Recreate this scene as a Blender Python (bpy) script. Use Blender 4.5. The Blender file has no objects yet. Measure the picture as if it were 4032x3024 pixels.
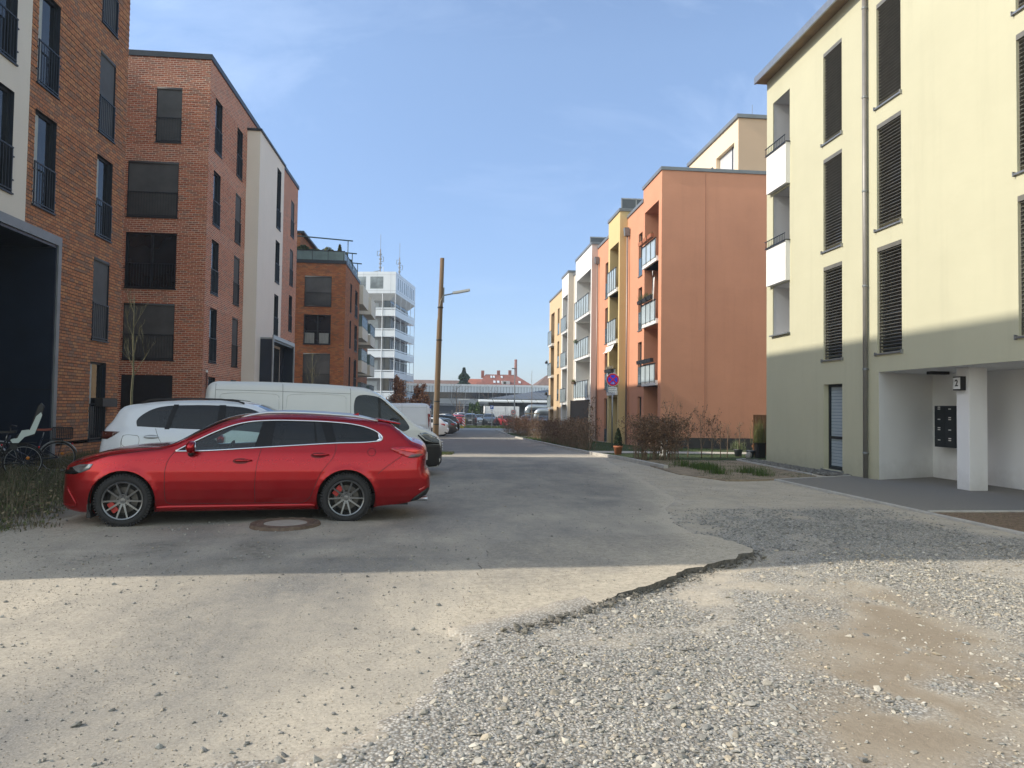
import bpy, bmesh, math, random
import numpy as np
from mathutils import Matrix, Vector, noise as mnoise
from mathutils.geometry import delaunay_2d_cdt
R = math.radians
sc = bpy.context.scene
col = sc.collection

# ------------------------------------------------------------------ camera
cd = bpy.data.cameras.new('camera'); cam = bpy.data.objects.new('camera', cd); col.objects.link(cam)
cd.sensor_width = 36.0; cd.lens = 36.0 * 2797 / 4032; cd.clip_start = 0.05; cd.clip_end = 3000
yaw, pitch, roll = R(5.44), R(1.93), R(0.80)
fw = Vector((math.sin(yaw) * math.cos(pitch), math.cos(yaw) * math.cos(pitch), math.sin(pitch)))
rt0 = Vector((math.cos(yaw), -math.sin(yaw), 0)); up0 = rt0.cross(fw)
rt = rt0 * math.cos(roll) + up0 * math.sin(roll); upv = -rt0 * math.sin(roll) + up0 * math.cos(roll)
Mc = Matrix((rt, upv, -fw)).transposed().to_4x4(); Mc.translation = (0, 0, 1.58)
cam.matrix_world = Mc
sc.camera = cam

# ------------------------------------------------------------------ light
SUN_EL = R(33.0); SUN_AZ = R(267.0)        # azimuth clockwise from +Y; the sun stands over the left-hand roofs
sd = Vector((math.sin(SUN_AZ) * math.cos(SUN_EL), math.cos(SUN_AZ) * math.cos(SUN_EL), math.sin(SUN_EL)))
ld = bpy.data.lights.new('sun', 'SUN'); ld.energy = 3.2; ld.angle = R(0.53); ld.color = (1.0, 0.92, 0.79)
lo = bpy.data.objects.new('sun', ld); col.objects.link(lo)
lo.rotation_euler = (-sd).to_track_quat('-Z', 'Y').to_euler()
w = bpy.data.worlds.new('World'); sc.world = w; w.use_nodes = True
nt = w.node_tree; bg = nt.nodes['Background']
sky = nt.nodes.new('ShaderNodeTexSky'); sky.sky_type = 'NISHITA'; sky.sun_disc = False
sky.sun_elevation = SUN_EL; sky.sun_rotation = SUN_AZ; sky.altitude = 100; sky.air_density = 1.0; sky.dust_density = .5; sky.ozone_density = 3.0
# thin high cirrus: stretched noise over the sky directions
tc = nt.nodes.new('ShaderNodeTexCoord'); mp = nt.nodes.new('ShaderNodeMapping')
mp.inputs['Rotation'].default_value = (0.2, 0.35, 0.5); mp.inputs['Scale'].default_value = (1.2, 7.0, 5.0)
nz = nt.nodes.new('ShaderNodeTexNoise'); nz.inputs['Scale'].default_value = 1.6; nz.inputs['Detail'].default_value = 7; nz.inputs['Roughness'].default_value = .6; nz.inputs['Distortion'].default_value = .5
cr = nt.nodes.new('ShaderNodeValToRGB'); cr.color_ramp.elements[0].position = .5; cr.color_ramp.elements[0].color = (0, 0, 0, 1)
cr.color_ramp.elements[1].position = .95; cr.color_ramp.elements[1].color = (.20, .20, .20, 1)
mx = nt.nodes.new('ShaderNodeMixRGB'); mx.inputs['Color2'].default_value = (7.2, 8.0, 9.2, 1)
L = nt.links.new
L(tc.outputs['Generated'], mp.inputs['Vector']); L(mp.outputs['Vector'], nz.inputs['Vector']); L(nz.outputs['Fac'], cr.inputs['Fac'])
L(cr.outputs['Color'], mx.inputs['Fac']); L(sky.outputs['Color'], mx.inputs['Color1']); 
hs = nt.nodes.new('ShaderNodeHueSaturation'); hs.inputs['Saturation'].default_value = .93; L(mx.outputs['Color'], hs.inputs['Color'])
sx_ = nt.nodes.new('ShaderNodeSeparateXYZ'); L(tc.outputs['Generated'], sx_.inputs[0]); hr = nt.nodes.new('ShaderNodeValToRGB'); L(sx_.outputs[2], hr.inputs['Fac'])
hr.color_ramp.elements[0].position = 0.0; hr.color_ramp.elements[0].color = (.54, .58, .68, 1); hr.color_ramp.elements[1].position = .45; hr.color_ramp.elements[1].color = (1, 1, 1, 1); e_ = hr.color_ramp.elements.new(.16); e_.color = (.66, .70, .80, 1)
mm = nt.nodes.new('ShaderNodeMixRGB'); mm.blend_type = 'MULTIPLY'; mm.inputs[0].default_value = 1; L(hs.outputs['Color'], mm.inputs[1]); L(hr.outputs['Color'], mm.inputs[2]); 
# sky behind the camera brightened and warmed, added fill for the shaded fronts
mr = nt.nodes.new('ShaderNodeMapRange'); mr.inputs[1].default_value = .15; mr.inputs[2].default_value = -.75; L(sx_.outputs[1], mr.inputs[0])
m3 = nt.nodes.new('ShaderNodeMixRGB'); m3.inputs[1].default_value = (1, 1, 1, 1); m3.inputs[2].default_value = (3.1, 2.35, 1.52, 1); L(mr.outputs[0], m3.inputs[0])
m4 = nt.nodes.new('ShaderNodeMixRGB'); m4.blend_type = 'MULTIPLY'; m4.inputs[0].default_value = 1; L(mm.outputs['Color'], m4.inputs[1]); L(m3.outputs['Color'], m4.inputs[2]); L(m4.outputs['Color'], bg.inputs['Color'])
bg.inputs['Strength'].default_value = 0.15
sc.view_settings.view_transform = 'Standard'; sc.view_settings.look = 'None'; sc.view_settings.gamma = 1; sc.view_settings.use_curve_mapping = False
sc.view_settings.exposure = 0.76
sc.cycles.max_bounces = 8; sc.cycles.transparent_max_bounces = 16; sc.cycles.diffuse_bounces = 4

# ------------------------------------------------------------------ node helpers
class NG:
    def __init__(s, name):
        s.m = bpy.data.materials.new(name); s.m.use_nodes = True; s.t = s.m.node_tree
        s.p = s.t.nodes['Principled BSDF']; s.out = s.t.nodes['Material Output']
    def n(s, typ, **k):
        nd = s.t.nodes.new(typ)
        for a, b in k.items(): setattr(nd, a, b)
        return nd
    def l(s, a, b): s.t.links.new(a, b)
    def put(s, inp, v):
        if isinstance(v, bpy.types.NodeSocket): s.l(v, inp)
        elif isinstance(v, (tuple, list)): inp.default_value = tuple(v) + ((1,) if len(v) == 3 and inp.type == 'RGBA' else ())
        else: inp.default_value = v
    def math(s, op, a, b=None, c=None, clamp=False):
        nd = s.n('ShaderNodeMath', operation=op, use_clamp=clamp); s.put(nd.inputs[0], a)
        if b is not None: s.put(nd.inputs[1], b)
        if c is not None: s.put(nd.inputs[2], c)
        return nd.outputs[0]
    def mix(s, f, a, b, mode='MIX'):
        nd = s.n('ShaderNodeMixRGB', blend_type=mode); s.put(nd.inputs[0], f); s.put(nd.inputs[1], a); s.put(nd.inputs[2], b); return nd.outputs[0]
    def coord(s, which='Object'): return s.n('ShaderNodeTexCoord').outputs[which]
    def noise(s, vec, scale, detail=4, rough=.55, dist=0, out='Fac'):
        nd = s.n('ShaderNodeTexNoise'); s.put(nd.inputs['Vector'], vec); nd.inputs['Scale'].default_value = scale
        nd.inputs['Detail'].default_value = detail; nd.inputs['Roughness'].default_value = rough; nd.inputs['Distortion'].default_value = dist
        return nd.outputs[out]
    def voro(s, vec, scale, feature='F1', out='Distance'):
        nd = s.n('ShaderNodeTexVoronoi', feature=feature); s.put(nd.inputs['Vector'], vec); nd.inputs['Scale'].default_value = scale; return nd.outputs[out]
    def ramp(s, f, pts, interp='LINEAR'):
        nd = s.n('ShaderNodeValToRGB'); nd.color_ramp.interpolation = interp; s.put(nd.inputs[0], f); e = nd.color_ramp.elements
        while len(e) < len(pts): e.new(.5)
        for q, (pos, c) in zip(e, pts):
            q.position = pos; q.color = (c, c, c, 1) if not isinstance(c, (tuple, list)) else tuple(c) + (1,)
        return nd.outputs[0]
    def bump(s, h, strength=.3, dist=.01, normal=None):
        nd = s.n('ShaderNodeBump'); s.put(nd.inputs['Height'], h); nd.inputs['Strength'].default_value = strength; nd.inputs['Distance'].default_value = dist
        if normal is not None: s.l(normal, nd.inputs['Normal'])
        return nd.outputs[0]
    def sca(s, vec, v):
        nd = s.n('ShaderNodeMapping'); s.put(nd.inputs['Vector'], vec); nd.inputs['Scale'].default_value = v; return nd.outputs[0]

def dim(c, f): return tuple(max(0, min(1, x * f)) for x in c)
def pm(name, c, rough=.6, metal=0, var=.08, scale=2.5, bump=0, bscale=60, coat=0, spec=.5, rvar=0, emit=None, stretch=None, dirt=0):
    g = NG(name); v = g.coord()
    if stretch: v = g.sca(v, stretch)
    f = g.noise(v, scale, 5, .6)
    c0, c1 = dim(c, 1 - var), dim(c, 1 + var)
    cc = g.ramp(f, [(.3, c0), (.7, c1)])
    if dirt:
        d = g.noise(v, scale * 3.3, 7, .7); cc = g.mix(g.ramp(d, [(.5, 0.), (.75, dirt)]), cc, dim(c, .45))
    g.put(g.p.inputs['Base Color'], cc)
    g.p.inputs['Roughness'].default_value = rough; g.p.inputs['Metallic'].default_value = metal
    if rvar: g.put(g.p.inputs['Roughness'], g.ramp(g.noise(v, scale * 5, 4), [(.3, max(0, rough - rvar)), (.7, min(1, rough + rvar))]))
    g.p.inputs['Specular IOR Level'].default_value = spec
    if coat: g.p.inputs['Coat Weight'].default_value = coat; g.p.inputs['Coat Roughness'].default_value = .03
    if bump: g.put(g.p.inputs['Normal'], g.bump(g.noise(v, bscale, 5, .6), bump, .01))
    if emit: g.p.inputs['Emission Color'].default_value = tuple(emit) + (1,); g.p.inputs['Emission Strength'].default_value = 1
    return g.m

def stucco(name, c, var=.05, streak=.10, bump=.25):
    """render (plaster): cloudy tone, faint rain streaks, fine grain and a slow trowel waviness"""
    g = NG(name); v = g.coord()
    f = g.noise(v, .55, 6, .62); cc = g.ramp(f, [(.3, dim(c, 1 - var)), (.72, dim(c, 1 + var))])
    st = g.noise(g.sca(v, (1.3, 1.3, .09)), 2.2, 6, .65); cc = g.mix(g.ramp(st, [(.52, 0.), (.8, streak)]), cc, dim(c, .55))
    sp = g.noise(v, 8, 6, .75); cc = g.mix(g.ramp(sp, [(.62, 0.), (.8, .10)]), cc, dim(c, .6))
    sz = g.n('ShaderNodeSeparateXYZ'); g.l(v, sz.inputs[0]); lowz = g.ramp(g.math('ADD', sz.outputs[2], g.math('MULTIPLY', g.noise(v, 3.5, 6, .7), .9)), [(.25, .35), (.95, 0.)]); cc = g.mix(lowz, cc, (.20, .18, .14))
    g.put(g.p.inputs['Base Color'], cc); g.p.inputs['Roughness'].default_value = .9; g.p.inputs['Specular IOR Level'].default_value = .2
    b1 = g.bump(g.noise(g.sca(v, (1, 1, 2.2)), 1.3, 3, .5), .35, .02)
    g.put(g.p.inputs['Normal'], g.bump(g.noise(v, 90, 3, .7), bump, .004, b1))
    return g.m

def brick(name, tones, mortar, bw=.25, bh=.0805, mj=.011, bump=.8, offs=.5, soft=.6, stain=.25):
    g = NG(name); uv = g.n('ShaderNodeUVMap').outputs[0]
    sp = g.n('ShaderNodeSeparateXYZ'); g.l(uv, sp.inputs[0]); u, v = sp.outputs[0], sp.outputs[1]
    row = g.math('FLOOR', g.math('DIVIDE', v, bh)); fv = g.math('FRACT', g.math('DIVIDE', v, bh))
    wn0 = g.n('ShaderNodeTexWhiteNoise', noise_dimensions='1D'); g.put(wn0.inputs['W'], row)
    jit = g.math('MULTIPLY', wn0.outputs['Value'], .22)
    uu = g.math('ADD', g.math('ADD', g.math('DIVIDE', u, bw), g.math('MULTIPLY', g.math('MODULO', row, 2.0), offs)), jit)
    colm = g.math('FLOOR', uu); fu = g.math('FRACT', uu)
    wn = g.n('ShaderNodeTexWhiteNoise', noise_dimensions='2D'); cx = g.n('ShaderNodeCombineXYZ'); g.l(colm, cx.inputs[0]); g.l(row, cx.inputs[1]); g.l(cx.outputs[0], wn.inputs['Vector'])
    n = len(tones); c = g.ramp(wn.outputs['Value'], [(i / n, t) for i, t in enumerate(tones)], 'CONSTANT')
    fine = g.noise(uv, 38, 5, .7); c = g.mix(.35, c, g.ramp(fine, [(.3, dim(tones[0], .55)), (.7, dim(tones[1], 1.35))]))
    big = g.noise(uv, .5, 5, .65); c = g.mix(g.ramp(big, [(.45, 0.), (.75, stain)]), c, dim(tones[0], .55))
    eu = g.math('MULTIPLY', g.math('MINIMUM', fu, g.math('SUBTRACT', 1., fu)), bw); ev = g.math('MULTIPLY', g.math('MINIMUM', fv, g.math('SUBTRACT', 1., fv)), bh)
    d = g.math('MINIMUM', eu, ev); m = g.n('ShaderNodeMapRange'); g.put(m.inputs[0], d); m.inputs[1].default_value = mj * .32; m.inputs[2].default_value = mj * .62
    mask = m.outputs[0]
    g.put(g.p.inputs['Base Color'], g.mix(mask, mortar, c)); g.p.inputs['Roughness'].default_value = .85; g.p.inputs['Specular IOR Level'].default_value = .25
    h = g.math('ADD', g.math('MULTIPLY', mask, .8), g.math('MULTIPLY', g.noise(uv, 60, 4), .35))
    h = g.math('ADD', h, g.math('MULTIPLY', wn.outputs['Value'], .35))
    g.put(g.p.inputs['Normal'], g.bump(h, bump, .012)); return g.m

def glassy(name, base=(.012, .015, .018), rough=.03, wob=.02, spec=.5):
    g = NG(name); v = g.coord()
    g.put(g.p.inputs['Base Color'], g.ramp(g.noise(v, .7, 3), [(.35, dim(base, .6)), (.7, dim(base, 1.7))]))
    g.p.inputs['Roughness'].default_value = rough; g.p.inputs['Specular IOR Level'].default_value = spec
    g.put(g.p.inputs['Normal'], g.bump(g.noise(v, 1.1, 2), wob, .05)); return g.m

def clearglass(name, tint, refl=.09, rough=.01):
    """thin pane: tinted see-through with a fresnel reflection"""
    g = NG(name); tr = g.n('ShaderNodeBsdfTransparent'); tr.inputs[0].default_value = tuple(tint) + (1,)
    gl = g.n('ShaderNodeBsdfGlossy'); gl.inputs['Roughness'].default_value = rough; gl.inputs['Color'].default_value = (.95, .97, 1, 1)
    fr = g.n('ShaderNodeFresnel'); fr.inputs['IOR'].default_value = 1.5
    f = g.math('ADD', g.math('MULTIPLY', fr.outputs[0], 1.1), refl - .04, clamp=True)
    mxs = g.n('ShaderNodeMixShader'); g.l(f, mxs.inputs[0]); g.l(tr.outputs[0], mxs.inputs[1]); g.l(gl.outputs[0], mxs.inputs[2]); g.l(mxs.outputs[0], g.out.inputs[0]); return g.m

# ------------------------------------------------------------------ mesh builder
I4 = Matrix.Identity(4)
INV = {}          # top-level thing -> inverse world matrix for parts given in world coordinates
def setp(o, label=None, cat=None, group=None, kind=None):
    if label: o['label'] = label
    if cat: o['category'] = cat
    if group: o['group'] = group
    if kind: o['kind'] = kind
    return o
def thing(name, label, cat, loc=(0, 0, 0), rz=0, group=None):
    o = bpy.data.objects.new(name, None); col.objects.link(o); o.empty_display_size = .2
    o.location = loc; o.rotation_euler = (0, 0, rz); setp(o, label, cat, group)
    INV[o] = (Matrix.Translation(loc) @ Matrix.Rotation(rz, 4, 'Z')).inverted(); return o
def link(name, me, parent=None, M=None):
    o = bpy.data.objects.new(name, me); col.objects.link(o)
    if parent is not None: o.parent = parent; INV[o] = INV.get(parent, I4)
    if M is not None: o.matrix_local = M
    return o

class MB:
    def __init__(s, M=None): s.v = []; s.f = []; s.mi = []; s.M = M or I4; s.cur = 0
    def pt(s, p): s.v.append(tuple(s.M @ Vector(p))); return len(s.v) - 1
    def face(s, ids, mi=None): s.f.append(tuple(ids)); s.mi.append(s.cur if mi is None else mi)
    def quad(s, a, b, c, d, mi=None): s.face([s.pt(a), s.pt(b), s.pt(c), s.pt(d)], mi)
    def poly(s, pts, mi=None): s.face([s.pt(p) for p in pts], mi)
    def box(s, x0, x1, y0, y1, z0, z1, mi=None):
        if x0 > x1: x0, x1 = x1, x0
        if y0 > y1: y0, y1 = y1, y0
        i = [s.pt((x, y, z)) for z in (z0, z1) for y in (y0, y1) for x in (x0, x1)]
        for q in ((0, 2, 3, 1), (4, 5, 7, 6), (0, 1, 5, 4), (1, 3, 7, 5), (3, 2, 6, 7), (2, 0, 4, 6)): s.face([i[k] for k in q], mi)
    def prism(s, pts, off, mi=None):
        """closed outline pts extruded by vector off"""
        off = Vector(off); a = [s.pt(p) for p in pts]; b = [s.pt(Vector(p) + off) for p in pts]; n = len(pts)
        s.face(a[::-1], mi); s.face(b, mi)
        for i in range(n): j = (i + 1) % n; s.face([a[i], a[j], b[j], b[i]], mi)
    def tube(s, path, r, n=8, mi=None, cap=True):
        path = [Vector(p) for p in path]; k = len(path); rs = r if isinstance(r, (list, tuple)) else [r] * k; rings = []
        t0 = (path[1] - path[0]).normalized(); up = Vector((0, 0, 1)) if abs(t0.z) < .9 else Vector((1, 0, 0)); a = t0.cross(up).normalized()
        for i, p in enumerate(path):
            t = (path[min(i + 1, k - 1)] - path[max(i - 1, 0)]); t = t.normalized() if t.length > 1e-9 else t0
            a = (a - t * a.dot(t)); a = a.normalized() if a.length > 1e-6 else t.orthogonal().normalized(); b = t.cross(a)
            rings.append([s.pt(p + (a * math.cos(2 * math.pi * j / n) + b * math.sin(2 * math.pi * j / n)) * rs[i]) for j in range(n)])
        for q in range(k - 1):
            for j in range(n): s.face([rings[q][j], rings[q][(j + 1) % n], rings[q + 1][(j + 1) % n], rings[q + 1][j]], mi)
        if cap: s.face(rings[0][::-1], mi); s.face(rings[-1], mi)
    def lathe(s, prof, n=24, c=(0, 0, 0), axis='Z', mi=None, close=False, cap=True):
        """prof = [(r, h)]"""
        rings = []
        for r, h in prof:
            ring = []
            for j in range(n):
                a = 2 * math.pi * j / n; x, y = r * math.cos(a), r * math.sin(a)
                p = (c[0] + x, c[1] + y, c[2] + h) if axis == 'Z' else (c[0] + x, c[1] + h, c[2] + y) if axis == 'Y' else (c[0] + h, c[1] + x, c[2] + y)
                ring.append(s.pt(p))
            rings.append(ring)
        m = len(rings)
        for i in range(m if close else m - 1):
            a, b = rings[i], rings[(i + 1) % m]
            for j in range(n): s.face([a[j], a[(j + 1) % n], b[(j + 1) % n], b[j]], mi)
        if not close and cap:
            if prof[0][0] > 1e-4: s.face(rings[0][::-1], mi)
            if prof[-1][0] > 1e-4: s.face(rings[-1], mi)
    def mesh(s, name, mats, smooth=False, inv=None, uv=True, fix=True):
        me = bpy.data.meshes.new(name); V = s.v
        vv = [tuple(inv @ Vector(p)) for p in V] if inv is not None and inv != I4 else V
        me.from_pydata(vv, [], s.f)
        for m in (mats if isinstance(mats, (list, tuple)) else [mats]): me.materials.append(m)
        if any(s.mi): me.polygons.foreach_set('material_index', s.mi)
        if uv:
            ul = me.uv_layers.new(name='UVMap').data; k = 0
            for f in s.f:
                p0, p1, p2 = Vector(V[f[0]]), Vector(V[f[1]]), Vector(V[f[2]]); nn = (p1 - p0).cross(p2 - p0); ax, ay, az = abs(nn.x), abs(nn.y), abs(nn.z)
                for i in f:
                    x, y, z = V[i]; ul[k].uv = (x, y) if az > ax and az > ay else (y, z) if ax > ay else (x, z); k += 1
        if smooth: me.polygons.foreach_set('use_smooth', [True] * len(me.polygons))
        if fix and len(s.f) < 60000:
            bm = bmesh.new(); bm.from_mesh(me); bmesh.ops.recalc_face_normals(bm, faces=bm.faces); bm.to_mesh(me); bm.free()
        me.update(); return me
    def build(s, name, mats, parent=None, smooth=False, M=None, bevel=0, fix=True, angle=None):
        me = s.mesh(name, mats, smooth, INV.get(parent, I4) if parent is not None else None, fix=fix)
        o = link(name, me, parent, M)
        if bevel:
            b = o.modifiers.new('bevel', 'BEVEL'); b.width = bevel; b.segments = 2; b.limit_method = 'ANGLE'; b.angle_limit = R(40)
        if angle: me.polygons.foreach_set('use_smooth', [True] * len(me.polygons)); me.set_sharp_from_angle(angle=R(angle))
        return o

CACHE = {}
def cached(key, fn):
    if key not in CACHE: CACHE[key] = fn()
    return CACHE[key]
def rotz_of(n): return math.atan2(n[1], n[0]) + math.pi / 2
def noise1(*p): return mnoise.noise(Vector(p))

class Face:
    """a wall plane: u along the wall, o outwards, z up"""
    def __init__(s, org, u, n): s.o = Vector(org); s.u = Vector(u); s.n = Vector(n); s.M = Matrix((s.u, s.n, Vector((0, 0, 1)))).transposed().to_4x4(); s.M.translation = s.o
    def p(s, u, o, z): return s.M @ Vector((u, o, z))
def faceX(x, sgn): return Face((x, 0, 0), (0, 1, 0), (sgn, 0, 0))     # u = world Y
def faceY(y, sgn): return Face((0, y, 0), (1, 0, 0), (0, sgn, 0))     # u = world X

def wall(mb, F, u0, u1, z0, z1, holes=(), rev=.16, mi=0, rmi=0, sill=True):
    """outer skin with rectangular holes and their reveals"""
    old = mb.M; mb.M = F.M
    H = [(h + (rev,))[:5] for h in holes]
    us = sorted({u0, u1} | {h[0] for h in H} | {h[1] for h in H}); zs = sorted({z0, z1} | {h[2] for h in H} | {h[3] for h in H})
    us = [u for u in us if u0 - 1e-6 <= u <= u1 + 1e-6]; zs = [z for z in zs if z0 - 1e-6 <= z <= z1 + 1e-6]
    for a, b in zip(us, us[1:]):
        run = None
        for c, d in zip(zs, zs[1:]):
            inh = any(h[0] < (a + b) / 2 < h[1] and h[2] < (c + d) / 2 < h[3] for h in H)
            if inh:
                if run: mb.quad((a, 0, run[0]), (b, 0, run[0]), (b, 0, run[1]), (a, 0, run[1]), mi); run = None
            else: run = (run[0], d) if run else (c, d)
        if run: mb.quad((a, 0, run[0]), (b, 0, run[0]), (b, 0, run[1]), (a, 0, run[1]), mi)
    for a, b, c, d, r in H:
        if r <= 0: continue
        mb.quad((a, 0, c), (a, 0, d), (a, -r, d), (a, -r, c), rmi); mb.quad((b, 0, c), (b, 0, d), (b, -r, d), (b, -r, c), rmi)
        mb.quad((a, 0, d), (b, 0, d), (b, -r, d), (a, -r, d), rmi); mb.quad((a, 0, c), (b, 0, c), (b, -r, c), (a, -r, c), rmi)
    mb.M = old

def place(parts, parent, F, u, z, o=0.0):
    """parts: [(name, mesh, parent index or None)] placed with local x across, -y outwards"""
    loc = F.p(u, o, z); M = Matrix.Translation(loc) @ Matrix.Rotation(rotz_of(F.n), 4, 'Z'); M = INV.get(parent, I4) @ M
    objs = []
    for nm, me, pi in parts:
        ob = bpy.data.objects.new(nm, me); col.objects.link(ob)
        if pi is None: ob.parent = parent; ob.matrix_local = M
        else: ob.parent = objs[pi]
        objs.append(ob)
    return objs

# ------------------------------------------------------------------ shared materials
M_ = {}
M_['anth'] = pm('anthracite metal', (.020, .026, .034), .45, .3, .15, 4)
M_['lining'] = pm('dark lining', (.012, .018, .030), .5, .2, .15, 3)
M_['navy'] = pm('navy panel', (.010, .017, .032), .38, 0, .2, 1.2)
M_['galv'] = pm('galvanised', (.30, .31, .32), .42, .75, .12, 6, rvar=.12)
M_['zinc'] = pm('zinc sheet', (.19, .205, .215), .5, .35, .12, 2.5)
M_['glass'] = glassy('window glass')
M_['glassb'] = glassy('window glass bluish', (.05, .08, .10), .03, .02)
M_['screen'] = pm('fabric screen', (.068, .069, .070), .75, 0, .25, 1.1, bump=.5, bscale=1.5)
M_['lamella'] = pm('blind lamella', (.17, .16, .135), .45, .3, .15, 3)
M_['black'] = pm('black plastic', (.012, .012, .013), .5, 0, .2, 8)
M_['rubber'] = pm('rubber', (.014, .014, .015), .8, 0, .25, 12, bump=.3, bscale=80)
M_['white'] = pm('white paint', (.74, .74, .72), .5, 0, .04, 3)
M_['wstucco'] = stucco('white render', (.72, .72, .71), .03, .06)
M_['cream'] = stucco('cream render', (.60, .55, .47), .03, .06)
M_['concrete'] = pm('concrete', (.33, .32, .30), .9, 0, .15, 1.7, bump=.3, bscale=40, dirt=.3)

# ------------------------------------------------------------------ left-hand brick houses
MBR = dict(
 b1=brick('orange brown brick', [(.41, .165, .075), (.47, .215, .10), (.31, .115, .055), (.43, .18, .08), (.30, .15, .09), (.16, .125, .105), (.44, .22, .10), (.23, .10, .06), (.34, .13, .06), (.19, .12, .09)], (.10, .065, .05), .215, .0805, .016, .9),
 b2=brick('red brick', [(.40, .125, .07), (.46, .165, .09), (.31, .095, .055), (.42, .14, .078), (.35, .115, .066), (.21, .075, .05), (.44, .18, .105), (.19, .12, .095)], (.66, .51, .40), .25, .0805, .019, .7),
 b3=brick('brown orange brick', [(.33, .115, .045), (.38, .15, .06), (.27, .09, .038), (.35, .13, .05), (.22, .09, .05), (.15, .09, .06), (.37, .17, .07), (.29, .10, .05)], (.13, .07, .045), .25, .0805, .013, .8))

def bars(mb, w, h, t=.055, y0=.09, y1=.16, mull=()):
    mb.box(-w / 2, -w / 2 + t, y0, y1, 0, h); mb.box(w / 2 - t, w / 2, y0, y1, 0, h)
    mb.box(-w / 2 + t, w / 2 - t, y0, y1, 0, t); mb.box(-w / 2 + t, w / 2 - t, y0, y1, h - t, h)
    for m in mull: mb.box(m - t * .9, m + t * .9, y0 - .004, y1, t, h - t)

def brick_window(w, h, kind, rail=True, seed=0):
    def mk():
        fr = MB(); bars(fr, w, h, mull=(0,) if (kind in ('double', 'twin') and w > 1.5) else ()); out = [('window', fr.mesh('window', M_['anth']), None)]
        if kind == 'screen':
            bl = MB(); n = 8; m = 10; rr = random.Random(seed)
            ids = [[bl.pt((-w / 2 + .02 + (w - .04) * i / n, .035 - .012 * math.sin(i / n * math.pi) * math.sin(j / m * 6 + seed) * (1 if w > 1.5 else .3), .03 + (h - .05) * j / m)) for i in range(n + 1)] for j in range(m + 1)]
            for j in range(m):
                for i in range(n): bl.face([ids[j][i], ids[j][i + 1], ids[j + 1][i + 1], ids[j + 1][i]])
            bl.box(-w / 2 + .02, w / 2 - .02, .02, .05, .012, .04); bl.box(-w / 2, w / 2, .0, .09, h - .09, h)
            out.append(('blind', bl.mesh('blind', M_['screen'], True), 0))
        elif kind == 'shutter':
            bl = MB(); k = int(h / .055)
            for i in range(k):
                z = h * i / k; bl.box(-w / 2 + .01, w / 2 - .01, .04, .055, z + .004, z + h / k - .004); bl.box(-w / 2 + .01, w / 2 - .01, .05, .06, z, z + h / k)
            out.append(('shutter', bl.mesh('shutter', M_['anth']), 0))
        else:
            pn = MB(); pn.box(-w / 2 + .03, w / 2 - .03, .125, .14, .03, h - .03); out.append(('pane', pn.mesh('pane', M_['glass']), 0))
            if kind in ('curtain', 'double'):
                cu = MB(); x0 = -w / 2 + .07
                for sgn in ((-1,) if kind == 'curtain' else (-1, 1)):
                    a = -w / 2 + .06 if sgn < 0 else .12; b = a + (w * .32 if kind == 'curtain' else w * .36); k = 14
                    zz = (.05, h - .06) if kind == 'curtain' else (.06, .85)
                    pr = [(a + (b - a) * i / k, .123 - .004 * (i % 2)) for i in range(k + 1)]
                    for p, q in zip(pr, pr[1:]): cu.quad((p[0], p[1], zz[0]), (q[0], q[1], zz[0]), (q[0], q[1], zz[1]), (p[0], p[1], zz[1]))
                out.append(('curtain', cu.mesh('curtain', MAT_CURT), 0))
        si = MB(); si.box(-w / 2 - .03, w / 2 + .03, -.045, .09, -.035, 0); out.append(('sill', si.mesh('sill', M_['anth']), 0))
        if rail:
            ra = MB(); rh = 1.02; y = -.018
            ra.box(-w / 2 + .005, w / 2 - .005, y - .02, y + .012, rh - .03, rh); ra.box(-w / 2 + .005, w / 2 - .005, y - .012, y + .012, .05, .075)
            n = max(4, int(w / .105))
            for i in range(n + 1):
                x = -w / 2 + .03 + (w - .06) * i / n; t = .006 if 0 < i < n else .014; ra.box(x - t, x + t, y - t * .9, y + t * .9, .0 if i in (0, n) else .06, rh - .01)
            for sx in (-1, 1):
                for z in (.28, .8): ra.box(sx * (w / 2 - .01), sx * (w / 2 + .045), y - .012, y + .02, z, z + .03)
            out.append(('railing', ra.mesh('railing', M_['anth']), 0))
        return out
    return cached(('bw', round(w, 2), round(h, 2), kind, rail, seed if kind == 'screen' else 0), mk)
MAT_CURT = pm('net curtain', (.34, .36, .34), .9, 0, .1, 3)

def relief(mb, F, u0, u1, z0, z1, holes, step=.161, t=.018, hgt=.076, mi=0):
    t = t * .5
    """projecting header courses between the windows"""
    old = mb.M; mb.M = F.M; z = math.ceil(z0 / step) * step + .002
    while z < z1:
        cuts = sorted([(h[0] - .004, h[1] + .004) for h in holes if h[2] - .03 < z + hgt and h[3] > z]); u = u0
        for a, b in cuts + [(u1, u1)]:
            if a - u > .08: mb.box(u, min(a, u1), 0, t, z, z + hgt, mi)
            u = max(u, b)
        z += step
    mb.M = old

ROWS = [(.52, 2.69), (3.30, 5.57), (6.17, 8.42), (9.05, 11.32), (12.12, 14.38)]
def house_root(label, x, y, cat='house', name='brick_apartment_house', z=0): return thing(name, label, cat, (x, y, z))

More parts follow.
